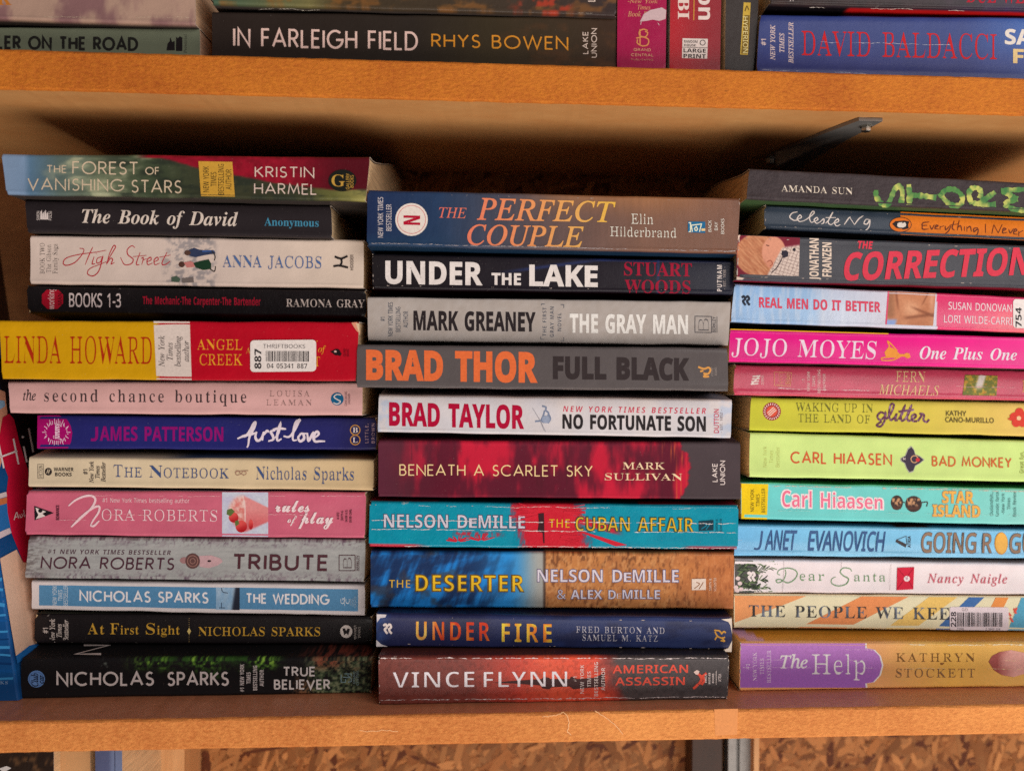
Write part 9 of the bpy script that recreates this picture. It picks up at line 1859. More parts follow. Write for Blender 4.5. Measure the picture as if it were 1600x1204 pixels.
B = lying('jojo', ramp((1139, (222, 8, 130)), (1400, (230, 16, 134)), (1600, (246, 56, 144)), (1700, (246, 56, 144))), 'magenta paperback with flared pale title letters and an orange trophy', W=126, top=lambda X, d: mix(np.array((150, 140, 30.)), np.array((84, 124, 120.)), sm(.6, .7, n2(X / 60, d * 0, 5)) + sm(1385, 1395, X) * .8), wear=.2, finish='satin')
B.P([(1141.5, 513.5), (1388, 520.5), (1388, 522), (1141.5, 515)], (236, 176, 30))
B.T('JOJO MOYES', 'S', 1143, 1370, 528, 554, (252, 214, 228), 533.5, 561, name='author_lettering', slant=.1, w=-.02)
B.K([[(1408, 556), (1396, 562), (1380, 563), (1378, 559), (1390, 558), (1397, 556)], [(1402, 548), (1393, 538), (1387, 533), (1390, 541)]], 2, (244, 150, 56), 'printed_trophy'); B.P([(1389, 541), (1399, 546), (1406, 553), (1409, 556), (1405, 559), (1396, 559), (1384, 557), (1382, 550)], (246, 152, 58), 'printed_trophy'); B.P([(1406, 553), (1413, 553), (1416, 551), (1421, 552), (1423, 558), (1418, 560), (1413, 557), (1407, 557)], (246, 152, 58), 'printed_trophy')
B.T('One Plus One', 'J', 1437, 1589, 541, 560.5, (252, 222, 232), 545.5, 562.5, name='title_lettering')


B = lying('fern', lambda X, Y: mix(np.array((196, 58, 90.)), np.array((206, 74, 100.)), fbm(X / 30, Y / 8, 95)), 'glossy raspberry paperback with gold names and a small garden picture', top=lambda X, d: mix(np.array((150, 110, 60.)), np.array((120, 40, 56.)), n2(X / 6, d, 3)), wear=.8, finish='gloss', roll=2.4, hollow=.8)
B.K([[(1176, 588), (1188, 587)], [(1175, 592), (1187, 591)], [(1174, 596), (1186, 595)], [(1173, 600), (1185, 599)], [(1187, 587), (1174, 600)]], 2, (244, 220, 214), 'publisher_mark', smooth=False); B.V(['ZEBRA'], 1189, 1194, 586, 601, (240, 200, 196))
B.K([[(1210, 581), (1237, 582), (1235, 603), (1210, 602), (1210, 581)]], .8, (226, 160, 120), smooth=False); B.V(['fern'], 1212, 1226, 583, 602, (230, 168, 120), 'N', fill=.7, w=-.018); B.V(['Michaels'], 1226, 1235, 584, 601, (230, 168, 120), 'I', fill=.8)
B.V(['#1', 'NEW YORK', 'TIMES', 'BESTSELLING', 'AUTHOR'], 1251, 1292, 577, 613, (244, 214, 208), 'B', fill=.55, w=-.02)
B.T('FERN', 'S', 1399, 1446, 579.5, 596, (248, 200, 146), name='author_lettering', w=-.045, slant=.06); B.T('MICHAELS', 'I', 1373, 1467, 600.5, 616, (248, 200, 146), name='author_lettering')
B.P([(1508, 585.5), (1559, 587), (1557, 618), (1504, 617)], lambda X, Y: mix(mix(mix(np.array((118, 124, 62.)), np.array((196, 160, 64.)), sm(.45, .7, fbm(X / 4, Y / 4, 6))), np.array((206, 120, 60.)), sm(.66, .8, fbm(X / 3, Y / 3, 9))), np.array((226, 214, 206.)), sm(8, 3, np.abs(X - 1531 + (Y - 600) * .3)) * sm(612, 600, Y)), 'printed_picture', sub=(50, 30))
B.T('L', 'S', 1597, 1612, 594, 612, (236, 172, 116)); B.crease(607, 1215, 1360, (244, 206, 208), 1.4, 4, .85); B.crease(603, 1480, 1690, (236, 180, 186), .9, 2, .5)

B = lying('glit', ramp((1171, (196, 198, 58)), (1400, (208, 196, 74)), (1600, (226, 192, 106)), (1715, (226, 192, 106))), 'olive yellow paperback with green capitals and a purple script word', W=120, top=(150, 140, 50), wear=.2, finish='matte')
B.E(1206, 642.5, 14.2, 14.2, (150, 40, 52)); B.E(1206, 642.5, 8.5, 8.5, (214, 84, 60)); B.K([[(1200, 648), (1211, 638)], [(1202, 650), (1213, 640)], [(1199, 645), (1209, 636)]], 1.4, (236, 214, 196))
B.K([[(1206 + 10 * math.cos(a), 642.5 + 10 * math.sin(a)), (1206 + 13 * math.cos(a + .08), 642.5 + 13 * math.sin(a + .08))] for a in np.linspace(0, 6.28, 22)[:-1]], 1.4, (240, 206, 196), smooth=False)
B.T('WAKING UP IN', 'S', 1243, 1364, 629, 642, (108, 108, 44), name='title_lettering', w=-.045); B.T('THE LAND OF', 'S', 1247, 1360, 646.5, 659, (108, 108, 44), name='title_lettering', w=-.045)
GLT = [[(1383, 646), (1376, 644), (1371, 650), (1375, 656), (1382, 651), (1384, 645), (1382, 658), (1376, 666), (1370, 664), (1378, 658)], [(1385, 655), (1392, 646), (1397, 633), (1392, 632), (1389, 648), (1392, 657)], [(1392, 657), (1398, 652), (1401, 647), (1399, 656), (1403, 656)], [(1404, 655), (1410, 646), (1414, 634), (1408, 648), (1409, 657), (1414, 655)], [(1404, 643), (1428, 640)], [(1414, 655), (1420, 646), (1424, 634), (1418, 648), (1419, 657), (1424, 656)], [(1424, 656), (1431, 651), (1430, 647), (1425, 650), (1426, 657), (1433, 658)], [(1434, 658), (1440, 649), (1438, 646), (1444, 648), (1443, 656), (1448, 659), (1452, 655)]]
B.K(GLT, 3.1, lambda X, Y: mix(np.array((96, 52, 76.)), np.array((176, 140, 170.)), sm(.5, .75, fbm(X / 2, Y / 2, 3))), 'title_lettering')
B.T('KATHY', 'N', 1478, 1510, 641.5, 649, (96, 84, 44), name='author_lettering', w=.014); B.T('CANO-MURILLO', 'N', 1477, 1553, 651.5, 659, (96, 84, 44), name='author_lettering', w=.014)
for dx, dy, rr in ((-6, -2, 7), (2, -9, 7), (9, -3, 7), (7, 7, 7), (-3, 7, 7)): B.E(1591 + dx, 653 + dy, rr, rr, (214, 66, 52), 'printed_petal', n=14)
B.P([(1587, 650), (1577, 648), (1579, 652), (1574, 654), (1580, 657), (1586, 657)], (214, 66, 52), 'printed_petal'); B.E(1592, 653, 3.4, 3.4, (240, 196, 150))

B = lying('monk', lambda X, Y: mix(np.array((202, 228, 136.)), np.array((210, 232, 142.)), fbm(X / 50, Y / 30, 4)), 'lime green paperback with rust capitals and a four-pointed dark emblem', W=112, top=(150, 190, 60), bottom=(170, 210, 70), wear=.15, finish='matte')
B.V(['New York', 'Times', 'Bestseller'], 1190, 1220, 697, 729, (176, 172, 86), fill=.62, w=-.012)
B.T('CARL HIAASEN', 'G', 1235, 1394, 705, 723.5, (208, 92, 52), name='author_lettering', weight=.15)
mk = [(1408, 716), (1415, 712), (1419, 702), (1424, 698), (1428, 703), (1430, 710), (1437, 713), (1443, 718), (1437, 723), (1430, 727), (1427, 735), (1421, 737), (1417, 731), (1414, 723), (1409, 720)]
B.P([(1425 + (x - 1425) * 1.1, 718 + (y - 718) * 1.1) for x, y in mk], (176, 176, 160), 'printed_emblem'); B.P(mk, (64, 54, 70), 'printed_emblem'); B.ring(1429, 717, 5.5, 5.5, 1.3, (216, 166, 120)); B.E(1434, 718, 3.2, 3, (208, 54, 62)); B.K([[(1411, 715), (1415, 718)], [(1415, 715), (1411, 718)]], .8, WHT)
B.T('BAD MONKEY', 'G', 1456, 1581, 712, 728, (208, 104, 54), name='title_lettering', weight=.15); B.V(['Great fun.'], 1592, 1601, 705, 739, (150, 156, 80), fill=.7)

B = lying('star', ramp((1158, (108, 206, 204)), (1480, (120, 210, 204)), (1600, (146, 216, 206)), (1700, (146, 216, 206))), 'aqua paperback with yellow end block, pink author name and sunglasses picture', top=(40, 110, 76), wear=1.0, finish='satin')
B.P([(1158.5, 755), (1200.5, 756), (1198.5, 811), (1158.5, 810)], (240, 200, 20)); B.V(['NEW YORK', 'TIMES', 'BESTSELLER'], 1171, 1197, 762, 800, (90, 76, 20), 'N', fill=.62, w=.006)
B.T('Carl Hiaasen', 'B', 1222, 1379, 765.5, 791.5, (246, 116, 146), 774, 795, name='author_lettering', w=-.005, out=((250, 226, 226), .045))


def p_lens(X, Y): return mix(mix(np.array((60, 46, 46.)), np.array((200, 150, 110.)), sm(.4, .6, fbm(X / 4, Y / 5, 3)) * sm(794, 786, Y)), np.array((120, 70, 50.)), sm(788, 796, Y) * .6)


B.E(1401.5, 785, 9.5, 11.5, (70, 54, 50)); B.E(1427.5, 787, 13, 12.5, (70, 54, 50))
for cx_, w_ in ((1401.5, 7.5), (1427.5, 10.5)): B.P([(cx_ - w_, 778), (cx_ + w_, 778), (cx_ + w_ * .8, 795), (cx_ - w_ * .8, 795)], p_lens, 'printed_lens', sub=(16, 14))
B.K([[(1410, 784), (1414, 785)], [(1440, 785), (1449, 784), (1448, 791)]], 1.5, (70, 54, 50))
B.T('STAR', 'B', 1473, 1521, 767, 785, (244, 180, 84), name='title_lettering', w=-.005, out=((206, 150, 90), .03)); B.T('ISLAND', 'B', 1458, 1531, 788.5, 806, (244, 180, 84), name='title_lettering', w=-.005, out=((206, 150, 90), .03))
B.V(['Outlandish...', 'lunatic farce.', '-New York', 'Times', 'Book Review'], 1545, 1590, 766, 806, (90, 130, 126), 'N', fill=.55); B.crease(758.5, 1205, 1690, (206, 186, 170), 1.8, 6, .9); B.crease(797, 1215, 1690, (176, 220, 214), .8, 2, .5)


B = lying('rogue', ramp((1147, (116, 188, 236)), (1300, (132, 200, 240)), (1600, (128, 196, 238)), (1700, (128, 196, 238))), 'glossy sky blue paperback with condensed steel letters and a gold coin', W=118, top=lambda X, d: mix(np.array((70, 140, 180.)), np.array((70, 44, 34.)), sm(1396, 1402, X) * sm(1456, 1450, X)), wear=.2, finish='gloss', roll=2.4, hollow=.9)
B.K([[(1191, 829), (1188, 851), (1184.5, 857), (1178, 856.5)]], 3.4, (66, 96, 142), 'author_lettering'); B.T('ANET', 'N', 1195, 1246, 828.5, 858, (66, 96, 142), name='author_lettering', w=.016, slant=.12); B.T('EVANOVICH', 'N', 1262, 1384, 829.5, 859, (66, 96, 142), name='author_lettering', w=.016, slant=.12)
B.P([(1399, 846), (1401, 842), (1417, 850), (1415, 855)], (70, 64, 66), 'publisher_mark'); B.K([[(1401, 843), (1416, 837), (1417, 850)]], .9, (70, 64, 66), smooth=False); B.V(['ATRIA'], 1417.5, 1424, 837, 855, (60, 60, 70), 'B', fill=.75)
B.T('GOING', 'N', 1439, 1526, 832, 862, (150, 122, 102), name='title_lettering', w=.006, slant=.06, out=((100, 86, 80), .014)); B.T('R', 'N', 1535, 1551, 833.5, 862.5, (150, 122, 102), name='title_lettering', w=.006, slant=.06, out=((100, 86, 80), .014))
B.E(1564.5, 848.5, 10.5, 17.5, (206, 150, 66)); B.E(1565, 848, 9, 16, (236, 180, 88), name='printed_coin'); B.T('GUE', 'N', 1577, 1632, 834, 863, (150, 122, 102), name='title_lettering', w=.006, slant=.06, out=((100, 86, 80), .014))


def p_santa(X, Y):
    return mix(np.array((242, 228, 230.)), np.array((236, 220, 222.)), fbm(X / 60, Y / 40, 2))


B = lying('santa', p_santa, 'white paperback with green flourished title, fir twigs and a red envelope', W=116, top=(206, 196, 200), wear=.15, finish='matte')
rf = random.Random(3); fir = {0: [], 1: [], 2: []}
B.P([(1148, 874.5), (1176, 875), (1182, 884), (1186, 900), (1182, 914), (1178, 926), (1148, 925.5)], (84, 82, 82), 'printed_backdrop')  # dark grey area printed behind the twigs
for ax, ay, bx, by in ((1150, 884, 1210, 876), (1150, 900, 1206, 886), (1160, 922, 1200, 916), (1150, 912, 1196, 904), (1150, 892, 1180, 878), (1166, 912, 1202, 924), (1150, 922, 1176, 908)):
    for k in range(26):
        t = rf.random(); x, y = ax + (bx - ax) * t, ay + (by - ay) * t
        an = math.atan2(by - ay, bx - ax) + rf.choice((-1, 1)) * rf.uniform(.3, .8); l_ = rf.uniform(6, 13) * (1.1 - t * .4)
        x2, y2 = x + l_ * math.cos(an), y + l_ * math.sin(an)
        if 1148.5 < x2 and 875.5 < y2 < 925 and 875.5 < y < 925: fir[k % 3].append([(x, y), (x2, y2)])
for k, cc in enumerate(((72, 92, 62), (110, 132, 88), (46, 58, 44))): B.K(fir[k], 1.3, cc, 'printed_needles', smooth=False)
B.K(WAVE(1168, 896, 1.0), 3.6, (240, 224, 222), 'publisher_mark')
for cx_, cy_ in ((1153, 903), (1156, 911), (1150, 917), (1158, 920), (1152, 922)): B.E(cx_, cy_, 3.6, 3.2, (226, 204, 204), 'printed_berry', n=12)
GN = (112, 154, 108)
B.K([[(1227, 889), (1228, 896), (1224, 906), (1216, 910), (1213, 906), (1220, 905), (1230, 910), (1240, 906), (1246, 897), (1242, 890), (1230, 887), (1218, 890), (1215, 896), (1219, 898)]], 1.6, GN, 'title_lettering', taper=True)
B.T('ear', 'S', 1250, 1288, 892, 906.5, GN, name='title_lettering', w=-.04, track=.05)
B.K([[(1331, 892), (1328, 888), (1318, 887), (1313, 893), (1318, 899), (1326, 904), (1322, 912), (1310, 915), (1300, 911), (1300, 904), (1306, 901)]], 1.6, GN, 'title_lettering', taper=True)
B.T('anta', 'S', 1335, 1384, 894, 907.5, GN, name='title_lettering', w=-.04, track=.05)
B.P([(1402, 886.5), (1428.5, 885.5), (1427, 920), (1401, 921.5)], (206, 34, 62), 'printed_envelope'); B.K([[(1402, 887), (1416, 903), (1428, 886)], [(1401, 921), (1413, 905)], [(1427, 919), (1419, 905)]], .9, (160, 18, 44), smooth=False); B.E(1417, 903.5, 4.7, 4.5, (242, 222, 222)); B.E(1417, 903.5, 2, 2, (190, 160, 170))
B.T('Nancy Naigle', 'I', 1449, 1574, 896, 910, (202, 96, 112), name='author_lettering', w=.002, track=.06)
B.K([[(1225, 875), (1225, 894), (1223, 925)]], .5, (190, 178, 180)); B.K([[(1315, 876), (1315, 888)]], .5, (190, 178, 180)); B.K([[(1393, 880), (1391, 922)]], .5, (214, 200, 202))

B = lying('keep', flat((238, 226, 190)), 'cream paperback with slanting orange, yellow and blue stripes and a barcode label', W=114, top=(190, 120, 80), wear=.15, finish='matte')


def stripe(xb, wb, col, xt=None):
    """a slanting band: xb left side at the bottom edge, leaning right towards the top"""
    q = B.q
    yb = lambda x: q[3, 1] + (q[2, 1] - q[3, 1]) * (x - q[3, 0]) / (q[2, 0] - q[3, 0]) - 1.5
    yt = lambda x: q[0, 1] + (q[1, 1] - q[0, 1]) * (x - q[0, 0]) / (q[1, 0] - q[0, 0]) + 1.5
    xt = xb + 84 if xt is None else xt
    B.P([(max(1148, xt), yt(xt)), (xt + wb, yt(xt + wb)), (xb + wb, yb(xb + wb)), (max(1148, xb), yb(xb))], col, 'printed_stripe')


B.P([(1148, 930), (1260, 930.5), (1215, 948), (1148, 972)], (236, 160, 104), 'printed_stripe')
stripe(1248, 74, (234, 148, 92), 1346); stripe(1384, 44, (238, 196, 110), 1452); stripe(1462, 24, (70, 112, 172), 1514); stripe(1530, 20, (236, 150, 80), 1556); stripe(1575, 34, (92, 168, 200), 1596); stripe(1640, 30, (238, 196, 110), 1664)
FO = lambda X, Y: mix(np.array((62, 60, 60.)), np.array((128, 140, 160.)), sm(.5, .7, fbm(X / 9, Y / 12, 8)))
B.T('THE PEOPLE WE KEEP', 'S', 1170, 1502, 945, 962.5, FO, 949.5, 968, name='title_lettering', w=-.008, track=.03)
B.K([[(1576, 957), (1580, 962)], [(1584, 950), (1588, 958)], [(1578, 964), (1583, 971)], [(1589, 949), (1585, 957)]], 3, (226, 92, 78), 'printed_dash', smooth=False)
B.sticker(1484, 947.5, 1576, 983.5, (230, 214, 220), 3, .0); B.T('GO', 'N', 1503, 1512, 949.5, 954, (70, 60, 66)); B.barcode(1496, 956, 1567, 978, 9); B.V(['228'], 1484.5, 1495.5, 955, 979, (52, 46, 52), 'B', fill=.75); B.T('1568', 'N', 1495, 1506, 980, 983, (80, 70, 76)); B.T('2 5643 228', 'N', 1540, 1563, 980.5, 983.5, (80, 70, 76))


def p_help(X, Y): return mix(ramp((1360, (244, 164, 108)), (1480, (250, 176, 84)), (1600, (250, 178, 98)), (1690, (250, 178, 98)))(X, Y), np.array((252, 184, 100.)), sm(.45, .75, fbm(X / 60, Y / 20, 4)) * .5)


B = lying('help', p_help, 'purple and amber paperback with white serif title, lowest of the right stack', W=112, fine=True, top=lambda X, d: mix(np.array((196, 132, 46.)), np.array((196, 150, 176.)), sm(1172, 1176, X + d * 1.4) * sm(1204, 1200, X + d * 1.4)), wear=.9, finish='satin', gain=1.2)
cut = [(1157, 1004.5), (1352, 1004.5), (1352, 1012), (1364, 1014), (1374, 1024), (1378, 1039), (1374, 1054), (1364, 1065), (1352, 1067), (1353, 1073.5), (1156.5, 1073.5)]
B.P([(x + (2.4 if x > 1300 else 0), y) for x, y in cut], (244, 224, 220)); B.P(cut, lambda X, Y: mix(np.array((182, 122, 196.)), np.array((156, 98, 182.)), sm(1005, 1072, Y)))
B.V(['#1', 'NEW YORK', 'TIMES', 'BESTSELLER'], 1163, 1207, 1015, 1066, (238, 208, 230), 'S', fill=.55, w=-.035)
B.T('The', 'I', 1219, 1262, 1023.5, 1043, (248, 222, 224), name='title_lettering', w=.01); B.T('Help', 'S', 1268, 1352, 1021.5, 1052.5, (248, 222, 224), name='title_lettering', w=-.03)
B.T('KATHRYN', 'S', 1400, 1523, 1020, 1033, (120, 84, 44), name='author_lettering', w=-.03, track=.1); B.T('STOCKETT', 'S', 1400, 1524, 1044, 1057.5, (132, 100, 72), name='author_lettering', w=-.03, track=.07); B.P([(1469, 1035), (1476, 1035), (1473, 1038), (1470, 1038)], (130, 84, 44), 'printed_mark')
B.P([(1545, 1033), (1550, 1024), (1562, 1018), (1580, 1015), (1600, 1019), (1640, 1022), (1640, 1050), (1600, 1052), (1584, 1057), (1566, 1054), (1553, 1046)], lambda X, Y: mix(np.array((160, 84, 80.)), np.array((222, 166, 156.)), sm(1560, 1580, X + (fbm(X / 8, Y / 8, 3) - .5) * 20)), 'printed_bird')
for yy, dn in ((1014, .35), (1030, .6), (1042, .75)): B.crease(yy, 1160, 1370, (226, 190, 222), .9, 8, dn)
B.crease(1031, 1380, 1600, (240, 206, 160), .8, 3, .5); B.crease(1044, 1395, 1600, (240, 206, 160), .8, 5, .6); B.crease(1006.5, 1420, 1640, (244, 220, 190), 1.6, 6, .8); B.chips('left', 16, size=2)


# ================================================================== upper shelf
ZT = Z_UP1 + 0.0003


def shelved(name, quad, Y, W, paint, label, cz=(ZT, ZT), **kw):
    kw.setdefault('gain', GAIN['T'])
    return Book(name, quad, Y, W, paint, label, GRP['T'], cz=cz, **kw)


def z_at(px, py, Y): return float(onY(np.array(float(px)), np.array(float(py)), Y / 1000)[2])


B = shelved('paperback_book', (-60, 42, 312, 43.5, 312, 90, -60, 84), 14, 120, flat((112, 118, 98)), 'grey-green paperback with black capitals, at the bottom of its pile on the upper shelf', wear=.3, finish='matte', pages=(220, 180, 150))
B.T('LLER ON THE ROAD', 'G', -18, 216, 55.5, 77, (36, 34, 32), name='title_lettering', weight=.2); B.P([(260, 79), (262, 68), (265, 65), (266, 58), (269, 66), (273, 64), (273, 79)], BLK, 'publisher_mark'); B.P([(275, 80), (275, 58), (278, 60), (281, 57), (285, 59), (285, 80)], BLK, 'publisher_mark'); B.V(['Perennial'], 286, 293, 54, 83, (54, 52, 48), 'S', fill=.7, w=-.04)
zz = z_at(100, 42, 14) + .0012
B = shelved('paperback_book', (-60, -40, 303, -36, 306, 38.5, -60, 37.5), 10, 130, lambda X, Y: mix(np.array((184, 150, 132.)), np.array((142, 104, 104.)), sm(.4, .65, fbm(X / 34, Y / 60, 3))), 'dusty pink paperback at the top of the pile beside the dark lying books', cz=(zz, zz), wear=.5, finish='satin', fine=True, pages=(216, 176, 140))
B.T('K', 'S', -4, 18, -14, 8, (196, 120, 50), name='author_lettering'); B.crease(26, 0, 300, (220, 196, 170), .8, 3, .5)
B = shelved('paperback_book', (331, 18, 963, 27, 963, 108, 331, 92), 9, 118, lambda X, Y: mix(ramp((330, (44, 34, 30)), (640, (44, 36, 30)), (760, (56, 46, 30)), (900, (60, 46, 32)), (963, (62, 42, 30)))(X, Y), np.array((98, 60, 34.)), sm(.5, .75, fbm(X / 40, Y / 20, 4)) * sm(700, 900, X) * .5), 'dark brown paperback with thin pink and gold capitals lying on the upper shelf', wear=.25, finish='matte', fine=True)
B.T('IN FARLEIGH FIELD', 'G', 364, 653, 43.5, 73, (232, 196, 184), name='title_lettering', weight=.12); B.T('RHYS BOWEN', 'G', 674, 888, 53, 74, (216, 142, 44), name='author_lettering', weight=.12); B.V(['LAKE', 'UNION'], 908, 935, 44, 90, (212, 190, 176), 'G', fill=.66, weight=.15)
zz = z_at(640, 22, 9) + .0008
B = shelved('paperback_book', (331, -40, 963, -36, 963, 24, 331, 16), 6, 118, lambda X, Y: mix(mix(ramp((330, (72, 96, 78)), (480, (120, 112, 70)), (530, (70, 58, 42)), (800, (66, 54, 44)), (963, (60, 46, 44)))(X, Y), np.array((150, 96, 46.)), sm(.5, .7, fbm(X / 30, Y / 14, 3)) * .6), np.array((166, 60, 40.)), sm(.5, .7, fbm(X / 20, Y / 14, 8)) * sm(780, 830, X) * sm(900, 880, X)), 'mottled green and rust paperback lying on the dark brown one', cz=(zz + .0002, zz), wear=.7, finish='satin', fine=True)
B.crease(14, 340, 955, (196, 186, 170), .7, 3, .6); B.V(['LAKE'], 912, 936, -30, 3, (212, 190, 176), 'G', fill=.5, weight=.15)
B = shelved('paperback_book', (966, -90, 1043, -90, 1040, 112, 964, 110), 8, 112, flat((164, 8, 70)), 'magenta paperback standing upright with a torn patch and gold monogram', wear=.3, finish='satin', pages=(206, 190, 180))
B.T('-New York', 'I', 981, 1028, -1, 5, (214, 156, 110)); B.T('Times', 'I', 996, 1016, 8, 15, (214, 156, 110)); B.T('Book Review', 'I', 981, 1032, 18, 26, (214, 156, 110))
B.P([(1000, 34), (1006, 22), (1016, 16), (1034, 12), (1041, 16), (1040, 30), (1030, 33), (1020, 31), (1010, 33)], (206, 176, 178), 'torn_patch'); B.K([[(1028, 36), (1030, 40)], [(1002, 34), (1001, 39)]], 1, (206, 176, 178))
B.K([[(1000, 46), (1000, 70)], [(1012, 48), (1005, 46), (999, 50), (1000, 56), (1008, 58), (1012, 52), (1008, 49)], [(994, 60), (1004, 58), (1013, 62), (1012, 70), (1004, 72), (996, 68), (996, 62)]], 2, (214, 140, 84), 'publisher_mark')
B.T('GRAND', 'G', 990, 1017, 75.5, 80, (214, 150, 120), weight=.18); B.T('CENTRAL', 'G', 986, 1021, 83.5, 88, (214, 150, 120), weight=.18); B.T('PUBLISHING', 'G', 986, 1021, 91.5, 94.5, (206, 120, 110), weight=.2)
B = shelved('paperback_book', (1049, -90, 1129, -90, 1125, 114, 1046, 112), 9, 116, lambda X, Y: mix(np.array((176, 22, 36.)), np.array((140, 16, 32.)), sm(1046, 1126, X)), 'red paperback standing upright with a small white print label', wear=.35, finish='satin', pages=(206, 190, 180))
B.V(['LIBBI'], 1058, 1078, -60, 30, (232, 206, 196), 'S', rot=-90, fill=.85); B.K([[(1085, -40), (1084, 32)]], 1.2, (214, 160, 60)); B.V(['moon'], 1090, 1116, -70, 31, (236, 208, 200), 'B', rot=-90, fill=.9)
B.P([(1066.5, 60), (1106, 61), (1105, 92), (1065.5, 91)], (226, 208, 200)); B.T('RANDOM', 'B', 1069, 1090, 63, 67, (50, 40, 42)); B.T('HOUSE', 'B', 1069, 1087, 69, 72.5, (50, 40, 42)); B.K([[(1066, 74), (1105.5, 75)]], .7, (50, 40, 42)); B.T('LARGE', 'B', 1068, 1103, 76, 82, (50, 40, 42)); B.T('PRINT', 'B', 1068, 1103, 84.5, 90.5, (50, 40, 42)); B.ring(1098, 67, 4, 4, 1, (50, 40, 42))
B = shelved('paperback_book', (1136, -90, 1190, -90, 1180, 116, 1133, 114), 11, 112, flat((44, 32, 28)), 'black paperback standing upright with a narrow gold framed word', wear=.6, finish='satin')
B.P([(1162, 4), (1173, 4.5), (1168.5, 86), (1156.5, 85.5)], (206, 170, 66)); B.P([(1163.3, 24), (1171.5, 24), (1167.4, 84.5), (1158, 84)], (128, 100, 34)); B.V(['HYPERION'], 1158.5, 1171, 26, 83, (236, 214, 150), 'N', rot=-90, fill=.6); B.K([[(1164, 18), (1167, 10), (1170, 16)]], 1.6, (110, 84, 30))


B = shelved('paperback_book', (1188, 22.5, 1740, 29, 1740, 142, 1182, 118), 7, 112, lambda X, Y: mix(ramp((1180, (44, 56, 116)), (1500, (44, 62, 124)), (1600, (56, 96, 168)), (1740, (60, 104, 176)))(X, Y), np.array((52, 48, 104.)), sm(60, 110, Y) * .5), 'royal blue paperback with tall red serif name lying on the upper shelf', wear=.8, finish='satin', gain=1.2)
B.V(['#1', 'NEW YORK', 'TIMES', 'BESTSELLER'], 1186, 1243, 34, 98, (214, 190, 186), 'I', fill=.5, w=.008); B.T('DAVID BALDACCI', 'S', 1252, 1558, 48.5, 86.5, (196, 24, 30), 54, 93, name='author_lettering', w=-.03)
B.T('SAVING', 'B', 1570, 1700, 46, 69, (238, 216, 206), name='title_lettering', w=.01); B.T('FAITH', 'B', 1583, 1690, 77, 98.5, (236, 196, 140), name='title_lettering', w=.01); B.crease(63.5, 1190, 1740, (190, 190, 206), .9, 3, .55); B.crease(109, 1190, 1740, (200, 190, 190), .9, 5, .5)
zz = z_at(1400, 20, 7) + .001
B = shelved('paperback_book', (1205, -45, 1740, -38, 1740, 24, 1202, 13), 4, 112, lambda X, Y: mix(ramp((1200, (66, 46, 40)), (1450, (62, 44, 50)), (1600, (56, 40, 90)), (1740, (60, 46, 120)))(X, Y), np.array((40, 34, 36.)), fbm(X / 20, Y / 10, 3)), 'dark mottled paperback lying on the royal blue one', cz=(zz + .0012, zz), wear=1.3, finish='satin', bottom=lambda X, d: mix(np.array((16, 12, 16.)), np.array((190, 24, 24.)), sm(1320, 1330, X)), fine=True)
B.T('N', 'S', 1234, 1243, -12, 2, WHT, slant=.2); B.T('DUE WESTS', 'S', 1510, 1640, -26, 4, (176, 16, 44), name='title_lettering'); B.crease(11, 1205, 1735, (200, 186, 176), 1.2, 7, .7)


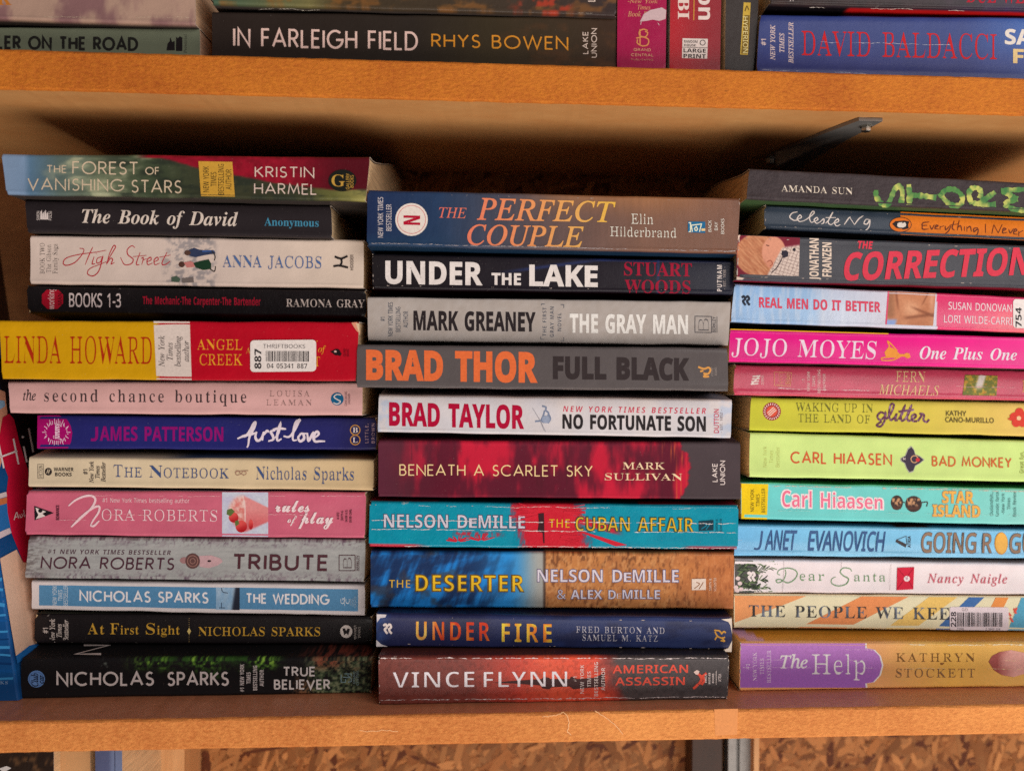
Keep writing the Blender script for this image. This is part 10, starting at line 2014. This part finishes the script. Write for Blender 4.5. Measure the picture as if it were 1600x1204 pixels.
# ================================================================== book leaning on the sloping side panel
def leaning():
    hb = onY(np.array(30.0), np.array(1086.0), .030)          # lower end of the hinge between spine and front cover
    k = 0.146
    t, dep, hgt = 0.0185, 0.118, 0.185
    z0 = Z_LO1 + 0.0004
    root = empty('leaning_book', (hb[0] - t / 2, hb[1], z0))
    tag(root, 'blue seaside paperback leaning on the side panel, woman in red on its cover', 'book')
    up_ = np.array([-k, 0, 1.0]) / math.hypot(k, 1)
    base = np.array([hb[0], hb[1], z0])
    def pt(a, d, h): return base + np.array([-a, d, 0]) + up_ * h   # a: towards the wall, d: depth, h: height
    g = 1.1
    # cover: spine and the two boards, with rounded hinges
    prof = [(0.0, dep), (0.0, .02), (0.0, .0012), (.0004, .0004), (.0012, 0.0), (t - .0012, 0), (t - .0004, .0004), (t, .0012), (t, dep)]
    n = 24
    V = [pt(a, d, hgt * i / n) for i in range(n + 1) for a, d in prof]
    m = len(prof)
    Fc = [(i * m + j, i * m + j + 1, (i + 1) * m + j + 1, (i + 1) * m + j)[::-1] for i in range(n) for j in range(m - 1)]
    cc = []
    for i in range(n + 1):
        for a, d in prof:
            w = n2(np.array(i * 1.7), np.array(a * 300), 4)
            cc.append(lin(mix((24, 92, 156), (16, 60, 112), w)) * g)
    ed = [0.2 if .0001 < d < .0009 else 4 for i in range(n + 1) for a, d in prof]
    mesh_obj('cover', V, Fc, M['satin'], root, np.array(cc), ed, smooth=False)
    pv = [pt(a, d, h) for a in (.0004, t - .0004) for d in (.001, dep - .001) for h in (0.0002, hgt - .0004)]
    mesh_obj('pages', pv, [(0, 1, 3, 2), (4, 6, 7, 5), (0, 2, 6, 4), (1, 5, 7, 3), (0, 4, 5, 1), (2, 3, 7, 6)], M['pages'], root, lin(PAGES))
    nrm = np.cross(np.array([0, 1.0, 0]), up_); nrm /= np.linalg.norm(nrm)
    if nrm[0] < 0: nrm = -nrm
    lev = [0]

    def dec(pts, col, name, strokes=None, w=1):
        lev[0] += 1
        sh = Shape()
        if strokes is None:
            sh.add(*fill_loops([np.asarray(pts, float)]))
        else:
            for s in strokes: sh.add(*ribbon(smooth_pts(s), w))
        P = np.concatenate(sh.V)
        d = rays(P[:, 0], P[:, 1])
        q0 = base + nrm * (0.00005 * lev[0] + .00004)
        T_ = (q0 @ nrm) / (d @ nrm)
        Wd = d * T_[:, None]
        Wd[:, 1] = np.clip(Wd[:, 1], base[1] + .0005, base[1] + dep - .001)
        mesh_obj(name, Wd, sh.F, M['ink'], root, lin(col) * g)
    # picture on the front cover, as far as the gap shows it
    dec([(16, 560), (70, 560), (70, 1010), (33, 1020), (34, 860), (-6, 560)], (26, 18, 22), 'printed_backdrop')  # black background of the cover print
    dec([(-20, 600), (8, 612), (12, 650), (8, 700), (0, 730), (-26, 730)], (222, 158, 128), 'printed_arm')
    dec([(-20, 622), (7, 626), (8, 634), (-4, 642), (-20, 640)], (150, 190, 226), 'printed_sky')
    dec([(4, 652), (14, 646), (22, 655), (30, 690), (38, 716), (46, 742), (60, 800), (60, 885), (38, 882), (30, 862), (18, 832), (12, 800), (10, 772), (13, 745), (4, 720), (-4, 700)], (200, 20, 56), 'printed_dress')
    dec([(10, 772), (12, 800), (18, 832), (-16, 844), (-22, 790)], (42, 112, 180), 'printed_water')
    dec([(-22, 776), (10, 768), (11, 775), (-21, 784)], (222, 206, 206), 'printed_band'); dec([(-21, 784), (11, 776), (11, 786), (-20, 794)], (206, 118, 70), 'printed_band'); dec([(-16, 836), (15, 824), (18, 832), (-14, 846)], (216, 200, 206), 'printed_band')
    dec([(0, 872), (26, 858), (36, 878), (60, 880), (60, 1004), (46, 1008), (25, 1024), (14, 960)], (226, 186, 160), 'printed_sand')
    dec([(25, 1024), (46, 1008), (60, 1004), (60, 1014), (27, 1036)], (34, 104, 172), 'printed_band')
    W = (240, 226, 226)
    dec(None, W, 'title_lettering', [[(-2, 693), (6, 731)], [(21, 685), (29, 725)], [(0, 714), (27, 704)], [(37, 697), (42, 722)], [(45, 669), (52, 706)]], 2.6)
    dec(None, W, 'title_lettering', [[(34, 683), (37, 682)]], 3)
    dec(None, W, 'small_lettering', [[(22, 812), (26, 800), (29, 809)], [(23.5, 808), (28, 806)], [(31, 803), (32, 808), (35, 806), (34, 802)], [(37, 796), (38, 806), (40, 804)]], 1.2)
    dec(None, (206, 204, 210), 'rubbed_edge', [[(1, 880), (8, 930), (14, 976), (21, 1022), (27, 1060)]], 1.0)
    rw = random.Random(4)
    for k in range(15):      # sea printed across the spine
        y_ = 880 + k * 13 + rw.uniform(-3, 3); xr_ = 4 + (y_ - 880) * .115
        sh = Shape(); sh.add(*ribbon(smooth_pts([(-40, y_ + rw.uniform(-3, 3)), (-20, y_ + rw.uniform(-3, 3)), (-6, y_ + rw.uniform(-2, 2)), (xr_ - 4, y_)]), [rw.uniform(2, 6)] * 19))
        P = np.concatenate(sh.V)
        mesh_obj('printed_wave', onY(P[:, 0], P[:, 1], base[1] - D0 - .00003), sh.F, M['ink'], root, lin(rw.choice(((12, 56, 108), (20, 84, 150), (60, 142, 200)))) * g)
    # last letters of the publisher's name across the foot of the spine
    sh = Shape(); sh.text('BOOKS', 'S', 34, 4.5, w=-.03)
    P = np.concatenate(sh.V); P = np.stack([-22 + P[:, 0], 1068 - P[:, 1]], 1)
    Wd = onY(P[:, 0], P[:, 1], base[1] - D0 - .00006)
    mesh_obj('small_lettering', Wd, sh.F, M['ink'], root, lin((150, 180, 210)))
    return root


leaning()


# ================================================================== books standing below the lower shelf, only their upper ends in view
def standing(px0, px1, Y, top_y, paint, label, tilt=0, **kw):
    z1 = z_at((px0 + px1) / 2, top_y, Y)
    g = dict(gain=1.0, wear=.4, finish='satin'); g.update(kw)
    return Book('paperback_book', (px0, top_y, px1, top_y, px1 + tilt, 1700, px0 + tilt, 1700), Y, 150 - Y, paint, label, GRP['B'], cz=(-0.3995, -0.3995), **g)


B = standing(-40, 84, 62, 1118, lambda X, Y: mix(np.array((40, 28, 22.)), np.array((92, 66, 44.)), sm(.55, .75, fbm(X / 9, Y / 9, 3))), 'dark mottled paperback standing below the lower shelf, leftmost in view', fine=False)
B.P([(-2, 1200), (10, 1196), (18, 1199), (6, 1206)], (200, 196, 196), 'printed_mark')
B = standing(90, 140, 70, 1120, flat((196, 150, 104)), 'tan paperback standing below the lower shelf beside the blue spine', tilt=8, finish='matte')
B = standing(148, 190, 66, 1118, lambda X, Y: mix(np.array((84, 92, 128.)), np.array((110, 124, 160.)), sm(168, 176, X)), 'slate blue paperback standing below the lower shelf next to the post', tilt=4)
B.K([[(179, 1120), (180, 1260)]], 1.2, (60, 66, 96), smooth=False)
